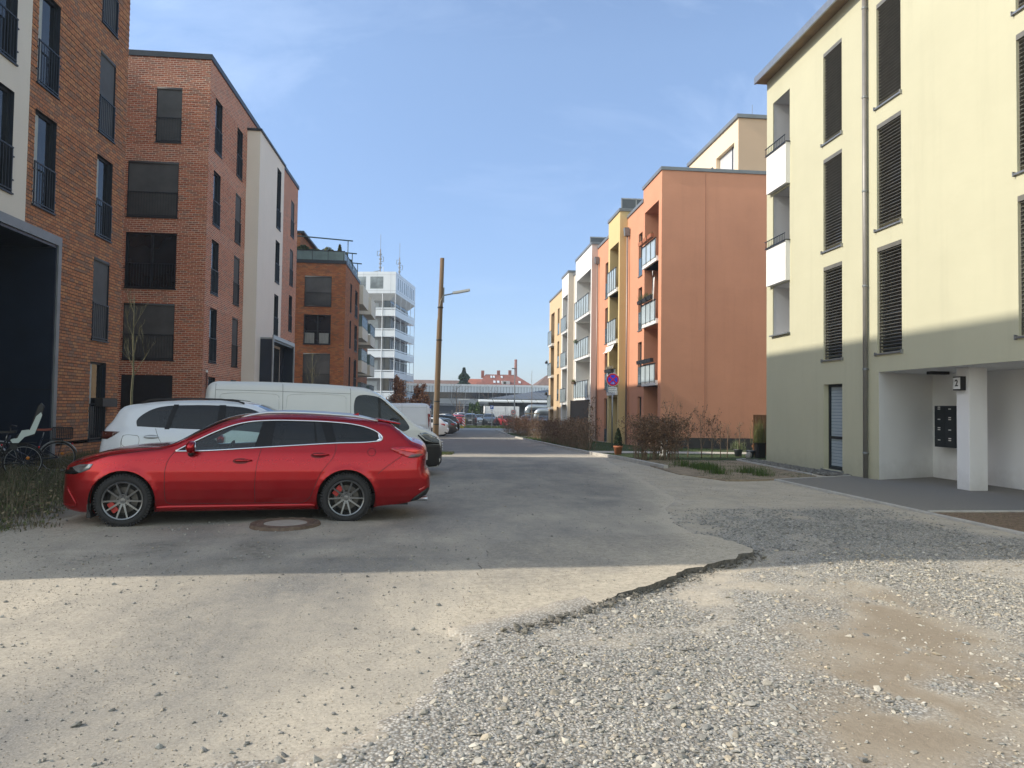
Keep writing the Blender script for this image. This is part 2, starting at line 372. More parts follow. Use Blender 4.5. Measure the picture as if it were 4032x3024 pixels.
# --- house 1: orange brown brick, runs past the left edge of the frame
H1 = house_root('orange brown brick apartment house with dark porch and white strip, at the left edge', -9.6, 14)
F1 = faceX(-9.6, 1); holes = []; W1 = []
for (za, zb) in ROWS:
    for a, b, k in ((20.30, 21.22, 'screen'), (17.33, 18.25, 'curtain')):
        if b < 19 and za < 5.6: continue
        holes.append((a, b, za, zb)); W1.append((a, b, za, zb, k))
    if za > 5.7: holes += [(11.6, 12.5, za, zb), (8.0, 8.9, za, zb)]; W1 += [(11.6, 12.5, za, zb, 'screen'), (8., 8.9, za, zb, 'curtain')]
wh = [(14.55, 16.52, a, b) for a, b in ROWS[2:]]
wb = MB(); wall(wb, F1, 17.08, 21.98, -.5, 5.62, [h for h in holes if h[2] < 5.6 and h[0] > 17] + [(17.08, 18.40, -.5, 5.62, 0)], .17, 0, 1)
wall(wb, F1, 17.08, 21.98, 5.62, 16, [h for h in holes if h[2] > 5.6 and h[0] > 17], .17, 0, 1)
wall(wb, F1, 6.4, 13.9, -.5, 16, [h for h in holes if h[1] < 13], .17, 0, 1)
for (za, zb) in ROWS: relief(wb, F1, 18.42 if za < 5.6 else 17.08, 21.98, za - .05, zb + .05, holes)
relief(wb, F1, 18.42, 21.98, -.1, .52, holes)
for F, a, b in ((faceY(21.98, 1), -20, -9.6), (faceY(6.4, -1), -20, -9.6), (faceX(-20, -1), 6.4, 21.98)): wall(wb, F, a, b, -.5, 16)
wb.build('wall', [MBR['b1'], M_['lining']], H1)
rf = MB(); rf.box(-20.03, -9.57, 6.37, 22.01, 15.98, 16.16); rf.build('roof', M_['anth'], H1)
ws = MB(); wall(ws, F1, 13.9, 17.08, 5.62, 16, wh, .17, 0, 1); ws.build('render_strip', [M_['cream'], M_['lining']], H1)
for a, b, za, zb, k in W1:
    if za < 1: place(brick_window(b - a, zb - za, 'curtain', True), H1, F1, (a + b) / 2, za)
    elif za > 5.7 and za < 9 and b > 19: place(brick_window(b - a, zb - za, 'curtain', True), H1, F1, (a + b) / 2, za)
    else: place(brick_window(b - a, zb - za, k, True, int(za)), H1, F1, (a + b) / 2, za)
for a, b, za, zb in wh: place(brick_window(b - a, zb - za, 'glass', True), H1, F1, (a + b) / 2, za)
# deep dark porch with a grey frame
po = MB(); po.M = F1.M
po.box(18.28, 18.42, -.1, .14, -.4, 5.40); po.box(11.6, 18.42, -.1, .14, 5.40, 5.62)
po.build('porch_frame', M_['zinc'], H1)
pi_ = MB(); pi_.M = F1.M
pi_.box(18.22, 18.275, -2.2, .10, -.4, 5.39); pi_.box(11.6, 18.22, -2.2, .10, 5.33, 5.39); pi_.box(11.55, 18.22, -2.26, -2.2, -.4, 5.33); pi_.box(18.205, 18.22, -2.2, .101, 1.86, 1.875, 1)
pi_.box(11.5, 11.6, -2.2, .10, -.4, 5.39)
pi_.build('porch_lining', [M_['navy'], M_['black']], H1)
dr = MB(); dr.M = F1.M
for a in (16.3, 16.85, 17.4): dr.box(a, a + .06, -2.19, -2.12, 0, 5.2)
dr.box(15.5, 17.5, -2.18, -2.13, 2.4, 2.46); dr.box(15.5, 17.46, -2.19, -2.165, 0, 5.2, 1)
dr.build('porch_window', [M_['anth'], M_['glassb']], H1)
# plank box on the lowest railing
fb = MB(); fb.M = F1.M; fb.box(20.55, 21.42, .03, .25, 1.46, 1.68); fb.box(20.57, 21.40, .05, .23, 1.68, 1.70, 1)
setp(fb.build('flower_box', [M_['black'], pm('potting soil', (.05, .035, .022), .95)], None), 'black flower box hung on the ground floor window railing of the orange brown brick house', 'flower box')

# --- house 2: red brick with a white stair strip
H2 = house_root('red brick apartment house with white stair strip and dark box porch', -9.7, 38)
F2 = faceX(-9.7, 1); F2f = faceY(29.6, -1)
wb = MB(); hs = []; Wn = []
for i, (za, zb) in enumerate(ROWS):
    for a, b in ((30.30, 31.22), (33.42, 34.32), (45.02, 45.94)): hs.append((a, b, za, zb)); Wn.append((a, b, za, zb))
EZ = 15.62
wall(wb, F2, 29.6, 35.06, -1.5, EZ, [h for h in hs if h[0] < 35], .17, 0, 1); wall(wb, F2, 40.25, 47.0, -1.5, EZ - .02, [h for h in hs if h[0] > 35], .17, 0, 1); wall(wb, F2, 35.06, 40.25, 14.8, EZ - .02)
hf = []; Wf = []
for i, (za, zb) in enumerate(ROWS):
    a, b = ((-11.78, -10.79) if i == 4 else (-12.80, -10.84)); hf.append((a, b, za, zb)); Wf.append((a, b, za, zb, ['shutter', 'screen', 'twin', 'screen', 'screen'][i]))
    hf.append((-18.5, -16.6, za, zb))
wall(wb, F2f, -14.2, -9.7, -1, EZ, [h for h in hf if h[0] > -14], .17, 0, 1)
for (za, zb) in ROWS:
    relief(wb, F2f, -14.2, -9.72, za - .05, zb + .05, [h for h in hf if h[0] > -14]); relief(wb, F2, 29.62, 35.06, za - .05, zb + .05, hs)
wall(wb, faceX(-14.2, 1), 24.6, 29.6, -1, EZ); wall(wb, faceY(24.6, -1), -26, -14.2, -1, EZ, [h for h in hf if h[0] < -14], .17, 0, 1)  # unseen wing, added so its shadow ends the sun stripe on the street
wall(wb, faceX(-26, -1), 24.6, 47, -1, EZ); wall(wb, faceY(47, 1), -26, -9.7, -1.5, EZ)
wb.build('wall', [MBR['b2'], M_['lining']], H2)
rf = MB()
for x0, x1, y0, y1 in ((-14.2, -9.64, 29.54, 47.05), (-26.05, -14.14, 24.54, 47.05)): rf.box(x0, x1, y0, y1, EZ - .02 + (.003 if x0 > -20 else 0), EZ + .2 + (.003 if x0 > -20 else 0))
rf.build('roof', M_['anth'], H2)
for n_, (a, b, za, zb) in enumerate(Wn): place(brick_window(b - a, zb - za, 'curtain' if n_ % 5 == 3 else ('screen' if n_ % 3 else 'glass'), True, n_ % 3), H2, F2, (a + b) / 2, za)
for (a, b, za, zb, k) in Wf: place(brick_window(b - a, zb - za, k, True, int(za * 2)), H2, F2f, (a + b) / 2, za)
for h in hf[1::2]: place(brick_window(1.9, h[3] - h[2], 'glass', False), H2, Face((0, 24.6, 0), (1, 0, 0), (0, -1, 0)), -17.55, h[2])
# the white strip stands 0.6 m proud
FS = faceX(-9.08, 1); st = MB(); sw = [(38.62, 39.56, 11.05, 14.28), (38.62, 39.56, 8.13, 10.38), (38.62, 39.56, 5.25, 7.48)]
wall(st, FS, 35.06, 40.25, 2.0, 14.84, sw, .2, 0, 1); wall(st, faceY(35.06, -1), -9.7, -9.08, -1.2, 14.84); wall(st, faceY(40.25, 1), -9.7, -9.08, -1.2, 14.84); wall(st, FS, 35.06, 40.25, -1.2, 2.0)
st.build('stair_strip', [stucco('white warm render', (.70, .64, .57), .03, .06), M_['lining']], H2)
cp = MB(); cp.box(-9.75, -9.0, 34.98, 40.33, 14.84, 14.94); cp.build('coping', M_['anth'], H2)
for a, b, za, zb in sw: place(brick_window(b - a, zb - za, 'glass', True), H2, FS, (a + b) / 2, za)
# box porch
bp = MB(); bp.box(-9.08, -8.50, 36.0, 36.08, -1.0, 4.82); bp.box(-9.7, -8.50, 40.90, 40.98, -1.0, 4.82); bp.box(-9.06, -8.52, 36.08, 40.90, 4.74, 4.82); bp.box(-9.66, -9.03, 40.3, 40.90, -1, 4.74)
bp.build('porch_lining', M_['navy'], H2)
bf = MB(); bf.box(-8.50, -8.44, 35.98, 36.10, -1, 4.84); bf.box(-8.50, -8.44, 40.88, 41.0, -1, 4.84); bf.box(-8.50, -8.44, 35.98, 41.0, 4.84, 5.03); bf.box(-9.68, -8.50, 35.98, 41.0, 4.82, 4.90); bf.build('porch_frame', M_['galv'], H2)
pd = MB(); pd.box(-9.078, -9.04, 36.9, 40.0, -.9, 4.6); pd.box(-9.07, -9.02, 38.4, 38.5, -.9, 4.6, 1); pd.build('door', [M_['glass'], M_['anth']], H2)
# rain pipe at the corner, with a white cap
pp = MB(); pp.tube([(-9.62, 29.9, -.3), (-9.62, 29.9, 2.85)], .035, 8); pp.lathe([(.045, 2.85), (.045, 2.93), (.0, 2.95)], 8, (-9.62, 29.9, 0), mi=1); pp.build('rain_pipe', [pm('rusty brown pipe', (.10, .035, .025), .6), M_['white']], H2)

# --- house 3: brown brick with roof terrace and balconies
H3 = house_root('brown orange brick apartment house with glazed roof terrace and cream balconies, third on the left', -7.4, 60)
F3 = faceX(-7.4, 1); F3f = faceY(53.1, -1); R3 = [(2.45 - 2.9 + .1, 4.75 - 2.9), (2.45 + .1, 4.85 - .05), (5.38, 8.22 - .0), (8.82, 11.07)]
R3 = [(-.45, 1.8), (3.0 - .45, 2.35 + 2.43), (6.02 - .62, 8.23), (8.85, 11.07)]
R3 = [(.05 - .6, 1.9), (2.85, 5.38), (6.04, 8.23), (8.85, 11.08)]
wb = MB(); fh = [(-10.33, -8.39, a, b) for a, b in R3]
sh3 = []
for a, b in R3: sh3 += [(55.9, 56.75, a, b), (58.9, 60.5, a, b)]
wall(wb, F3f, -14.5, -7.4, -2, 12.03, fh, .17, 0, 1); wall(wb, F3, 53.1, 61.7, -2, 12.03, sh3, .17, 0, 1)
for a, b in R3: relief(wb, F3f, -14.5, -7.42, a - .05, b + .05, fh); relief(wb, F3, 53.12, 61.7, a - .05, b + .05, sh3)
wall(wb, faceX(-9.0, 1), 61.7, 84, -2, 12.03, [(66.9, 67.8, a, b) for a, b in R3] + [(70.5, 71.6, a, b) for a, b in R3] + [(63.8, 64.8, a, b) for a, b in R3], .17, 0, 1)
wall(wb, faceY(61.7, 1), -9.0, -7.4, -2, 12.03); wall(wb, faceY(84, 1), -24, -9.0, -2, 12.03); wall(wb, faceX(-24, -1), 53.1, 84, -2, 12.03); wall(wb, F3f, -24, -14.5, -2, 12.03)
wb.build('wall', [MBR['b3'], M_['lining']], H3)
rf = MB(); rf.box(-14.5, -7.34, 53.04, 61.76, 12.03, 12.28); rf.box(-24.06, -14.5, 53.04, 84.06, 12.03, 12.27); rf.box(-14.5, -8.94, 61.76, 84.06, 12.03, 12.26); rf.build('roof', M_['anth'], H3)
for i, (za, zb) in enumerate(R3):
    place(brick_window(1.94, zb - za, ['screen', 'screen', 'double', 'screen'][i], i > 0, i), H3, F3f, -9.36, za)
    place(brick_window(.85, zb - za, 'glass', False), H3, F3, 56.32, za); place(brick_window(1.6, zb - za, 'glass', True), H3, F3, 59.7, za)
    for c_ in (67.35, 64.3): place(brick_window(.9, zb - za, 'glass', False), H3, faceX(-9.0, 1), c_, za)
    place(brick_window(1.1, zb - za, 'glass', False), H3, faceX(-9.0, 1), 71.05, za)
MAT_BAL = pm('teal frosted balcony glass', (.12, .175, .175), .2, 0, .15, 2, coat=.5)
for yb0, yb1 in ((62.3, 66.7), (69.2, 73.6)):
    for zb in (2.2, 5.15, 8.1, 11.05):
        b_ = MB(); b_.box(-9.0, -7.15, yb0, yb1, zb - 1.0 + .35, zb + (.35 if zb < 11 else 1.0)); bal = b_.build('balcony', M_['cream'], H3)
        if zb < 11:
            r_ = MB()
            for y in np.arange(yb0 + .03, yb1, .48): r_.box(-7.2, -7.17, y, y + .03, zb + .35, zb + 1.4)
            r_.box(-7.21, -7.16, yb0, yb1, zb + 1.38, zb + 1.42); r_.box(-9.0, -7.2, yb0, yb0 + .04, zb + 1.38, zb + 1.42); r_.build('railing', M_['anth'], bal)
            g_ = MB(); g_.box(-9.0, -7.2, yb0 + .03, yb0 + .045, zb + .42, zb + 1.36); g_.box(-7.2, -7.185, yb0, yb1, zb + .42, zb + 1.36, 1); g_.build('glass_panel', [MAT_BAL, clearglass('dark balcony glass', (.06, .08, .10), .08, .1)], bal)
    for zb in (2.2, 5.15, 8.1):
        c_ = MB(); wall(c_, faceX(-8.99, 1), yb0, yb1, zb + .36, zb + 2.25, [(yb0 + 1.3, yb0 + 2.1, zb + .4, zb + 2.2)], .1, 0, 1); c_.build('balcony_back_wall', [M_['cream'], M_['lining']], H3)
# roof terrace: glazing, coping, penthouse
tg = MB()
for x in np.arange(-11.0, -7.5, 1.14): tg.box(x - .02, x + .02, 53.25, 53.31, 12.28, 13.0)
tg.box(-11.1, -7.5, 53.24, 53.32, 12.98, 13.03); ter = tg.build('terrace_railing', M_['anth'], H3)
gl = MB(); gl.box(-11.1, -7.5, 53.27, 53.285, 12.33, 12.97); gl.box(-7.56, -7.545, 53.3, 61.0, 12.33, 12.97); gl.build('glass_panel', MAT_BAL, ter)
t2 = MB()
for y in np.arange(53.3, 61.2, .6): t2.box(-7.57, -7.53, y, y + .04, 12.28, 13.0)
t2.box(-7.58, -7.52, 53.3, 61.2, 12.98, 13.03); t2.build('terrace_side_railing', M_['anth'], H3)
for (xa, xb, ya, zz) in ((-11.2, -7.0, 53.7, 14.15), (-11.2, -7.1, 57.0, 13.9), (-11.2, -7.1, 60.5, 13.8)):
    pg = MB(); pg.tube([(xa, ya, zz), (xb, ya, zz - .25)], .05, 6); pg.tube([(xb - .35, ya, 12.3), (xb - .35, ya, zz - .2)], .035, 6); pg.build('awning_frame', pm('green grey steel', (.03, .055, .055), .5, .3), H3)
ph = MB(); ph.box(-24, -11.3, 56.0, 80, 12.27, 14.9); ph.build('penthouse', MBR['b3'], H3)
pr_ = MB(); pr_.box(-24.1, -11.0, 55.8, 80.2, 14.9, 15.05); pr_.build('penthouse_roof', M_['anth'], H3)

# ------------------------------------------------------------------ yellow house on the right
SY = stucco('pale yellow render', (.48, .465, .335), .04, .16)
HY = house_root('pale yellow rendered apartment house with louvred blinds and white entrance recess, on the right', 10.1, 13, name='yellow_apartment_house')
FY = faceX(10.1, -1); RY = [(2.98, 5.47), (5.90, 8.39), (8.82, 11.30)]
yh = [(17.22, 18.12, .08, 2.32, .22), (1.0, 15.69, -.4, 2.54, 0)]
for a, b in RY: yh += [(17.22, 18.12, a, b, .22), (14.84, 15.74, a, b, .22), (10.72, 11.62, a, b, .22), (7.0, 7.9, a, b, .22)]
yh += [(20.0, 21.08, 3.93, 5.45, .03), (20.0, 21.08, 5.47, 8.30, .03), (20.0, 21.08, 8.37, 11.22, .03)]
wb = MB(); wall(wb, FY, 1.0, 21.5, -.5, 12.1, yh)
wall(wb, faceY(21.5, 1), 10.1, 26, -.6, 12.1, [(10.70, 12.0, a, b, .03) for a, b in ((3.93, 5.45), (5.47, 8.3), (8.37, 11.22))]); wall(wb, faceY(1.0, -1), 10.1, 26, -.5, 12.1); wall(wb, faceX(26, 1), 1, 21.5, -.5, 12.1)
wb.build('wall', SY, HY)
# loggia rooms behind the corner openings
lg = MB()
for a, b in ((3.93, 5.45), (5.47, 8.30), (8.37, 11.22)):
    f = a - (1.0 if a < 4 else .02)
    lg.box(12.0, 12.06, 19.6, 21.44, a - .02, b + .02); lg.box(10.13, 12.0, 19.92, 19.98, a - .02, b + .02); lg.box(10.13, 12.06, 19.98, 21.44, b, b + .02); lg.box(10.13, 12.06, 19.98, 21.44, a - .04, a)
    lg.box(10.13, 10.70, 21.085, 21.14, a - .04, b)
lg.build('loggia_lining', stucco('grey white render', (.52, .52, .52), .03, .05), HY)
for a, b in ((5.47, 6.66), (8.37, 9.60)):
    p_ = MB(); p_.box(9.96, 10.14, 19.98, 21.24, a, b); bb = p_.build('balcony_parapet', [M_['wstucco']], HY, bevel=.006)
    r_ = MB(); r_.box(9.95, 10.18, 19.95, 21.28, b, b + .025)
    for y in np.linspace(20.0, 21.25, 13): r_.box(9.932, 9.942, y - .004, y + .004, b - .02, b + .2)
    r_.box(9.925, 9.95, 19.97, 21.28, b + .2, b + .22); r_.box(9.925, 9.95, 19.97, 21.28, b - .03, b - .012); r_.build('railing', M_['anth'], bb)
sl = MB(); sl.box(10.0, 10.14, 19.95, 21.13, 3.89, 3.93); sl.build('sill', M_['zinc'], HY)
def yellow_window(w, h, door=False):
    def mk():
        fr = MB(); bars(fr, w, h, .07, .14, .22, ()); fr.box(-w / 2 + .07, w / 2 - .07, .138, .22, h * .36, h * .36 + .07); out = [('window', fr.mesh('window', M_['anth']), None)]
        pn = MB(); pn.box(-w / 2 + .05, w / 2 - .05, .18, .19, .05, h - .05); out.append(('pane', pn.mesh('pane', M_['glassb'] if door else M_['glass']), 0))
        if not door:
            bl = MB(); k = int((h - .1) / .078)
            for i in range(k):
                z = .06 + (h - .14) * i / k; a = .055; bl.quad((-w / 2 + .02, .03, z + .036), (w / 2 - .02, .03, z + .036), (w / 2 - .02, .10, z), (-w / 2 + .02, .10, z))
                bl.quad((-w / 2 + .02, .03, z + .036), (w / 2 - .02, .03, z + .036), (w / 2 - .02, .028, z + .028), (-w / 2 + .02, .028, z + .028))
            for sx in (-1, 1): bl.box(sx * (w / 2 - .012), sx * (w / 2), .05, .08, 0, h)
            bl.box(-w / 2, w / 2, .0, .12, h - .10, h); out.append(('blind', bl.mesh('blind', M_['lamella']), 0))
        else:
            bl = MB()
            for i in range(26): z = .1 + i * .083; bl.box(-w / 2 + .1, w / 2 - .1, .165, .175, z, z + .075)
            out.append(('blind', bl.mesh('blind', pm('pale slats', (.30, .36, .40), .35)), 0))
        si = MB(); si.box(-w / 2 - .03, w / 2 + .03, -.045, .14, -.045, -.012); si.box(-w / 2 - .045, -w / 2 - .03, -.062, .0, -.07, .02); si.box(w / 2 + .03, w / 2 + .045, -.062, .0, -.07, .02)
        out.append(('sill', si.mesh('sill', M_['galv']), 0)); return out
    return cached(('yw', w, round(h, 2), door), mk)
for a, b in RY:
    for c in (17.67, 15.29, 11.17, 7.45): place(yellow_window(.9, b - a), HY, FY, c, a)
place(yellow_window(.9, 2.24, True), HY, FY, 17.67, .08)
rf = MB(); rf.prism([(9.77, 21.6, 12.08), (9.77, 21.6, 12.2), (26.2, 21.6, 12.34), (26.2, 21.6, 12.10)], (0, -20.9, 0)); rf.build('roof', pm('roof board', (.22, .15, .09), .7, 0, .2, 3), HY)
fa = MB(); fa.box(9.72, 9.77, .7, 21.62, 12.05, 12.26); fa.box(9.77, 26.2, 21.6, 21.64, 12.08, 12.34); fa.build('roof_edge', M_['galv'], HY)
# entrance recess
er = MB(); er.quad((10.1, 15.69, -.1), (11.98, 16.44, -.1), (11.98, 16.44, 2.56), (10.1, 15.69, 2.56)); er.quad((11.98, 16.44, -.1), (11.98, 1.0, -.1), (11.98, 1.0, 2.56), (11.98, 16.44, 2.56)); er.box(10.13, 12.0, 1.02, 16.5, 2.54, 2.6)
er.box(11.97, 11.975, 9.7, 10.9, .02, 2.2, 1)
er.build('entrance_recess', [M_['wstucco'], M_['anth']], HY)
for y_ in (13.54, 4.54): pc = MB(); pc.box(10.66, 11.06, y_, y_ + .36, -.1, 2.54); pc.build('pillar', M_['wstucco'], HY, bevel=.008)
lp = MB(); lp.box(10.9, 11.35, 15.0, 15.16, 2.47, 2.54); setp(lp.build('ceiling_lamp', M_['black'], None, bevel=.01), 'small black lamp on the ceiling of the white entrance recess', 'lamp')
dp = thing('downpipe', 'long grey downpipe on the yellow house wall between two columns of blinds', 'downpipe', (10.02, 16.1, 0))
p_ = MB(); p_.tube([(10.02, 16.1, 0), (10.02, 16.1, 12.06)], .052, 14); p_.build('pipe', M_['galv'] if 0 else pm('weathered zinc pipe', (.23, .22, .205), .5, .4, .12, 3), dp, smooth=True)
for z in (.6, 2.6, 4.6, 6.9, 9.2, 11.4):
    q = MB(); q.lathe([(.058, z), (.062, z + .01), (.062, z + .04), (.058, z + .05)], 14, (10.02, 16.1, 0)); q.box(10.06, 10.12, 16.08, 16.12, z + .01, z + .04); q.build('bracket', M_['zinc'], dp)
# house number
nb = thing('house_number_lamp', 'black house number box lamp reading 2 on the white entrance pillar', 'house number', (10.6, 13.74, 2.2))
b_ = MB(); b_.box(10.55, 10.66, 13.62, 13.86, 2.07, 2.36); b_.build('housing', M_['black'], nb, bevel=.008)
f_ = MB(); f_.box(10.542, 10.55, 13.645, 13.84, 2.10, 2.335); f_.build('face', pm('milky lamp face', (.68, .69, .68), .4), nb)
def text_obj(s, size, M, mat, parent, name='lettering', ext=.001, bold=0):
    cu = bpy.data.curves.new('t', 'FONT'); cu.body = s; cu.size = size; cu.extrude = ext; cu.align_x = 'CENTER'; cu.align_y = 'CENTER'; cu.offset = bold
    t = bpy.data.objects.new('t', cu); col.objects.link(t); dg = bpy.context.evaluated_depsgraph_get(); me = bpy.data.meshes.new_from_object(t.evaluated_get(dg)); me.materials.clear(); me.materials.append(mat)
    me.transform(INV.get(parent, I4) @ M if parent is not None else M); bpy.data.objects.remove(t); return link(name, me, parent)
def facing(loc, n, up=(0, 0, 1)):
    n = Vector(n).normalized(); upv_ = Vector(up); x = upv_.cross(n).normalized(); y = n.cross(x); M = Matrix((x, y, n)).transposed().to_4x4(); M.translation = loc; return M
text_obj('2', .19, facing((10.540, 13.742, 2.217), (-1, 0, 0)), M_['black'], nb, 'numeral', .002, .004)
# mailboxes
mb_ = thing('mailbox_block', 'dark grey block of twelve mailboxes on the entrance recess back wall', 'mailboxes', (11.9, 15.2, .9))
q = MB(); mx0, mx1, my0, my1, mz0, mz1 = 11.66, 11.975, 14.86, 15.93, .80, 1.77
q.box(mx0, mx1, my0, my1, mz0, mz1); q.build('casing', M_['anth'], mb_, bevel=.004)
dw, dh = (my1 - my0) / 3, (mz1 - mz0) / 4
for r in range(4):
    for c in range(3):
        q = MB(); y0 = my0 + c * dw + .006; z0 = mz0 + r * dh + .006; q.box(mx0 - .008, mx0 - .002, y0, y0 + dw - .012, z0, z0 + dh - .012); d_ = q.build('mailbox_door', M_['anth'], mb_)
        q = MB(); yl = y0 + dw * .42; q.box(mx0 - .010, mx0 - .008, yl, yl + .085, z0 + dh * .62, z0 + dh * .62 + .022)
        if (r + c) % 2: q.box(mx0 - .010, mx0 - .008, yl, yl + .085, z0 + dh * .62 + .045, z0 + dh * .62 + .067)
        q.build('name_label', M_['white'], d_)

# ------------------------------------------------------------------ the orange / ochre / white row behind it
def rowhouse(name, label, X, Y0, Y1, zt, mat, side=None, loggia=None, wins=(), depth=12, zb=-1.2, open_top=None, rails=(), gap=None, cop=M_['zinc'], nearside=True):
    t = thing(name, label, 'house', (X, (Y0 + Y1) / 2, 0)); F = faceX(X, -1); wb = MB(); hs = []
    if loggia:
        la, lb, zs = loggia
        for (za, zc) in zs: hs.append((la, lb, za, zc, 0))
    for (a, b, za, zc) in wins: hs.append((a, b, za, zc, .2))
    wall(wb, F, Y0, Y1, zb, zt, hs); 
    wall(wb, faceY(Y0, -1), X, X + depth, zb, zt, (), mi=1); wall(wb, faceY(Y1, 1), X, X + depth, zb, zt); wall(wb, faceX(X + depth, 1), Y0, Y1, zb, zt)
    if loggia:
        for (za, zc) in zs:
            d = 1.5
            for q in (((X, la, za), (X + d, la, za), (X + d, la, zc), (X, la, zc)), ((X, lb, za), (X + d, lb, za), (X + d, lb, zc), (X, lb, zc)), ((X + d, la, za), (X + d, lb, za), (X + d, lb, zc), (X + d, la, zc)), ((X, la, zc), (X, lb, zc), (X + d, lb, zc), (X + d, la, zc)), ((X, la, za), (X, lb, za), (X + d, lb, za), (X + d, la, za))): wb.quad(*q)
    wb.build('wall', [mat, side or mat], t)
    c = MB(); c.box(X - .06, X + depth + .06, Y0 - .06, Y1 + .06, zt, zt + .16); c.build('roof', cop, t)
    for (a, b, za, zc) in wins: place(row_window(b - a, zc - za), t, F, (a + b) / 2, za)
    if loggia:
        for (za, zc) in zs:
            dd = MB(); dd.box(X + 1.44, X + 1.49, la + .3, la + (lb - la) * .75, za + .05, zc - .35); dd.build('balcony_door', M_['glass'], t)
    return t
def row_window(w, h):
    def mk():
        fr = MB(); bars(fr, w, h, .055, .12, .19); out = [('window', fr.mesh('window', pm('grey brown frame', (.10, .085, .075), .5)), None)]
        pn = MB(); pn.box(-w / 2 + .04, w / 2 - .04, .155, .165, .04, h - .04); out.append(('pane', pn.mesh('pane', M_['glass']), 0))
        si = MB(); si.box(-w / 2 - .03, w / 2 + .03, -.05, .12, -.05, -.01); out.append(('sill', si.mesh('sill', M_['zinc']), 0))
        ra = MB(); ra.box(-w / 2 + .01, w / 2 - .01, .01, .02, .02, .92); ra.box(-w / 2, w / 2, .0, .03, .92, .95); out.append(('railing', ra.mesh('railing', M_['glassb']), 0)); return out
    return cached(('rw', round(w, 2), round(h, 2)), mk)
FROST = pm('pale frosted glass', (.42, .49, .51), .25, 0, .12, 1.5, coat=.5)
def balcony(parent, X, y0, y1, zs, out=.12, n=4, zt=None):
    """slab and glass balustrade; zs = (slab underside, rail top)"""
    for (a, b) in zs:
        s = MB(); s.box(X - out, X + 1.4, y0, y1, a, a + .24); s.quad
        sl = s.build('balcony_slab', M_['white'], parent, bevel=.01)
        g = MB(); g.box(X - out - .03, X - out - .015, y0 + .02, y1 - .02, a + .2, b - .03); g.build('glass_panel', FROST, sl)
        r = MB(); r.box(X - out - .05, X - out + .01, y0, y1, b - .03, b + .01)
        for i in range(n + 1): y = y0 + .04 + (y1 - y0 - .1) * i / n; r.box(X - out - .055, X - out - .03, y, y + .03, a + .12, b)
        r.build('railing', M_['anth'], sl)
SO = stucco('orange render', (.60, .285, .175), .06, .14); SOC = stucco('ochre yellow render', (.60, .47, .24), .03, .06); SW2 = stucco('chalk white render', (.74, .73, .70), .02, .04)
SPK = stucco('rosy white render', (.62, .50, .44), .03, .06); SBE = stucco('beige render', (.60, .44, .27), .03, .06); SGR = stucco('greige render', (.56, .51, .44), .03, .06)
LV = [(-.9, 2.77), (2.95, 5.75), (5.95, 8.8), (8.98, 11.76)]
O1 = rowhouse('orange_apartment_house', 'orange rendered apartment house with a tall blank gable and stacked loggias', 10.2, 32.82, 36.0, 13.07, SO, None, (33.3, 35.7, LV), depth=14)
balcony(O1, 10.2, 33.28, 35.72, [(2.77, 3.84), (5.76, 6.93), (8.80, 9.93)], n=3)
pl = MB(); pl.box(10.17, 24.2, 32.79, 32.82, -1, .28); pl.box(10.17, 10.2, 32.79, 33.25, -1, .28); pl.build('plinth', pm('dark plinth', (.06, .055, .05), .9, 0, .2, 2), O1)
jt = MB(); jt.box(12.35, 12.362, 32.812, 32.819, .28, 13.0); jt.build('joint', pm('orange joint', (.25, .10, .055), .8), O1)
W_ = [(-.6, 2.27), (2.87, 5.14), (5.77, 8.03), (8.66, 10.93)]
O1b = rowhouse('orange_house_link', 'narrow low orange link with one column of windows between tall orange house and ochre bay', 10.215, 36.0, 39.2, 12.42, SO, None, None, [(36.17, 36.90, a, b) for a, b in W_], depth=13.9)
OC = rowhouse('ochre_stair_bay', 'ochre yellow projecting house bay with loggias, directly behind the no stopping sign', 9.76, 39.2, 42.0, 12.83, SOC, None, (39.47, 41.6, [(-.9, 2.3), (2.75, 5.3), (5.65, 8.3), (8.6, 11.15)]), depth=14)
balcony(OC, 9.76, 39.45, 41.62, [(2.4, 3.9), (5.35, 6.75), (8.3, 9.68)], n=4)
O2 = rowhouse('orange_house_link', 'second narrow orange house link, between the ochre bay and the first white bay', 10.2, 42.0, 46.9, 12.4, SO, None, None, [(43.9, 44.7, a, b) for a, b in W_], depth=14)
WA = rowhouse('white_loggia_bay', 'white house bay with wide glass balconies and a rosy side wall', 9.76, 46.9, 52.75, 12.7, SW2, SPK, (47.15, 52.35, [(-1.1, 2.2), (2.5, 5.2), (5.4, 8.1), (8.3, 11.1)]), depth=14)
balcony(WA, 9.76, 47.13, 52.37, [(2.2, 3.55), (5.1, 6.5), (8.0, 9.45)], n=6)
sc_ = MB(); sc_.box(10.6, 10.64, 47.4, 50.3, -.8, 10.8)
for z in (5.6, 8.5): sc_.box(10.3, 10.34, 47.3, 49.2, z, z + 2.2)
sc_.build('screen_panel', pm('dark grey screen', (.10, .105, .11), .6), WA)
LK = rowhouse('white_house_link', 'narrow greige house link between the two white bays', 10.2, 52.75, 55.9, 12.2, SGR, depth=14)
WB = rowhouse('white_loggia_bay', 'slim white house bay with narrow balconies beside the beige end house', 9.76, 55.9, 59.0, 12.5, SW2, SGR, (56.15, 58.6, [(-1.3, 1.9), (2.2, 4.9), (5.1, 7.8), (8.0, 10.8)]), depth=14)
balcony(WB, 9.76, 56.15, 58.6, [(1.9, 3.2), (4.8, 6.15), (7.7, 9.05)], n=4)
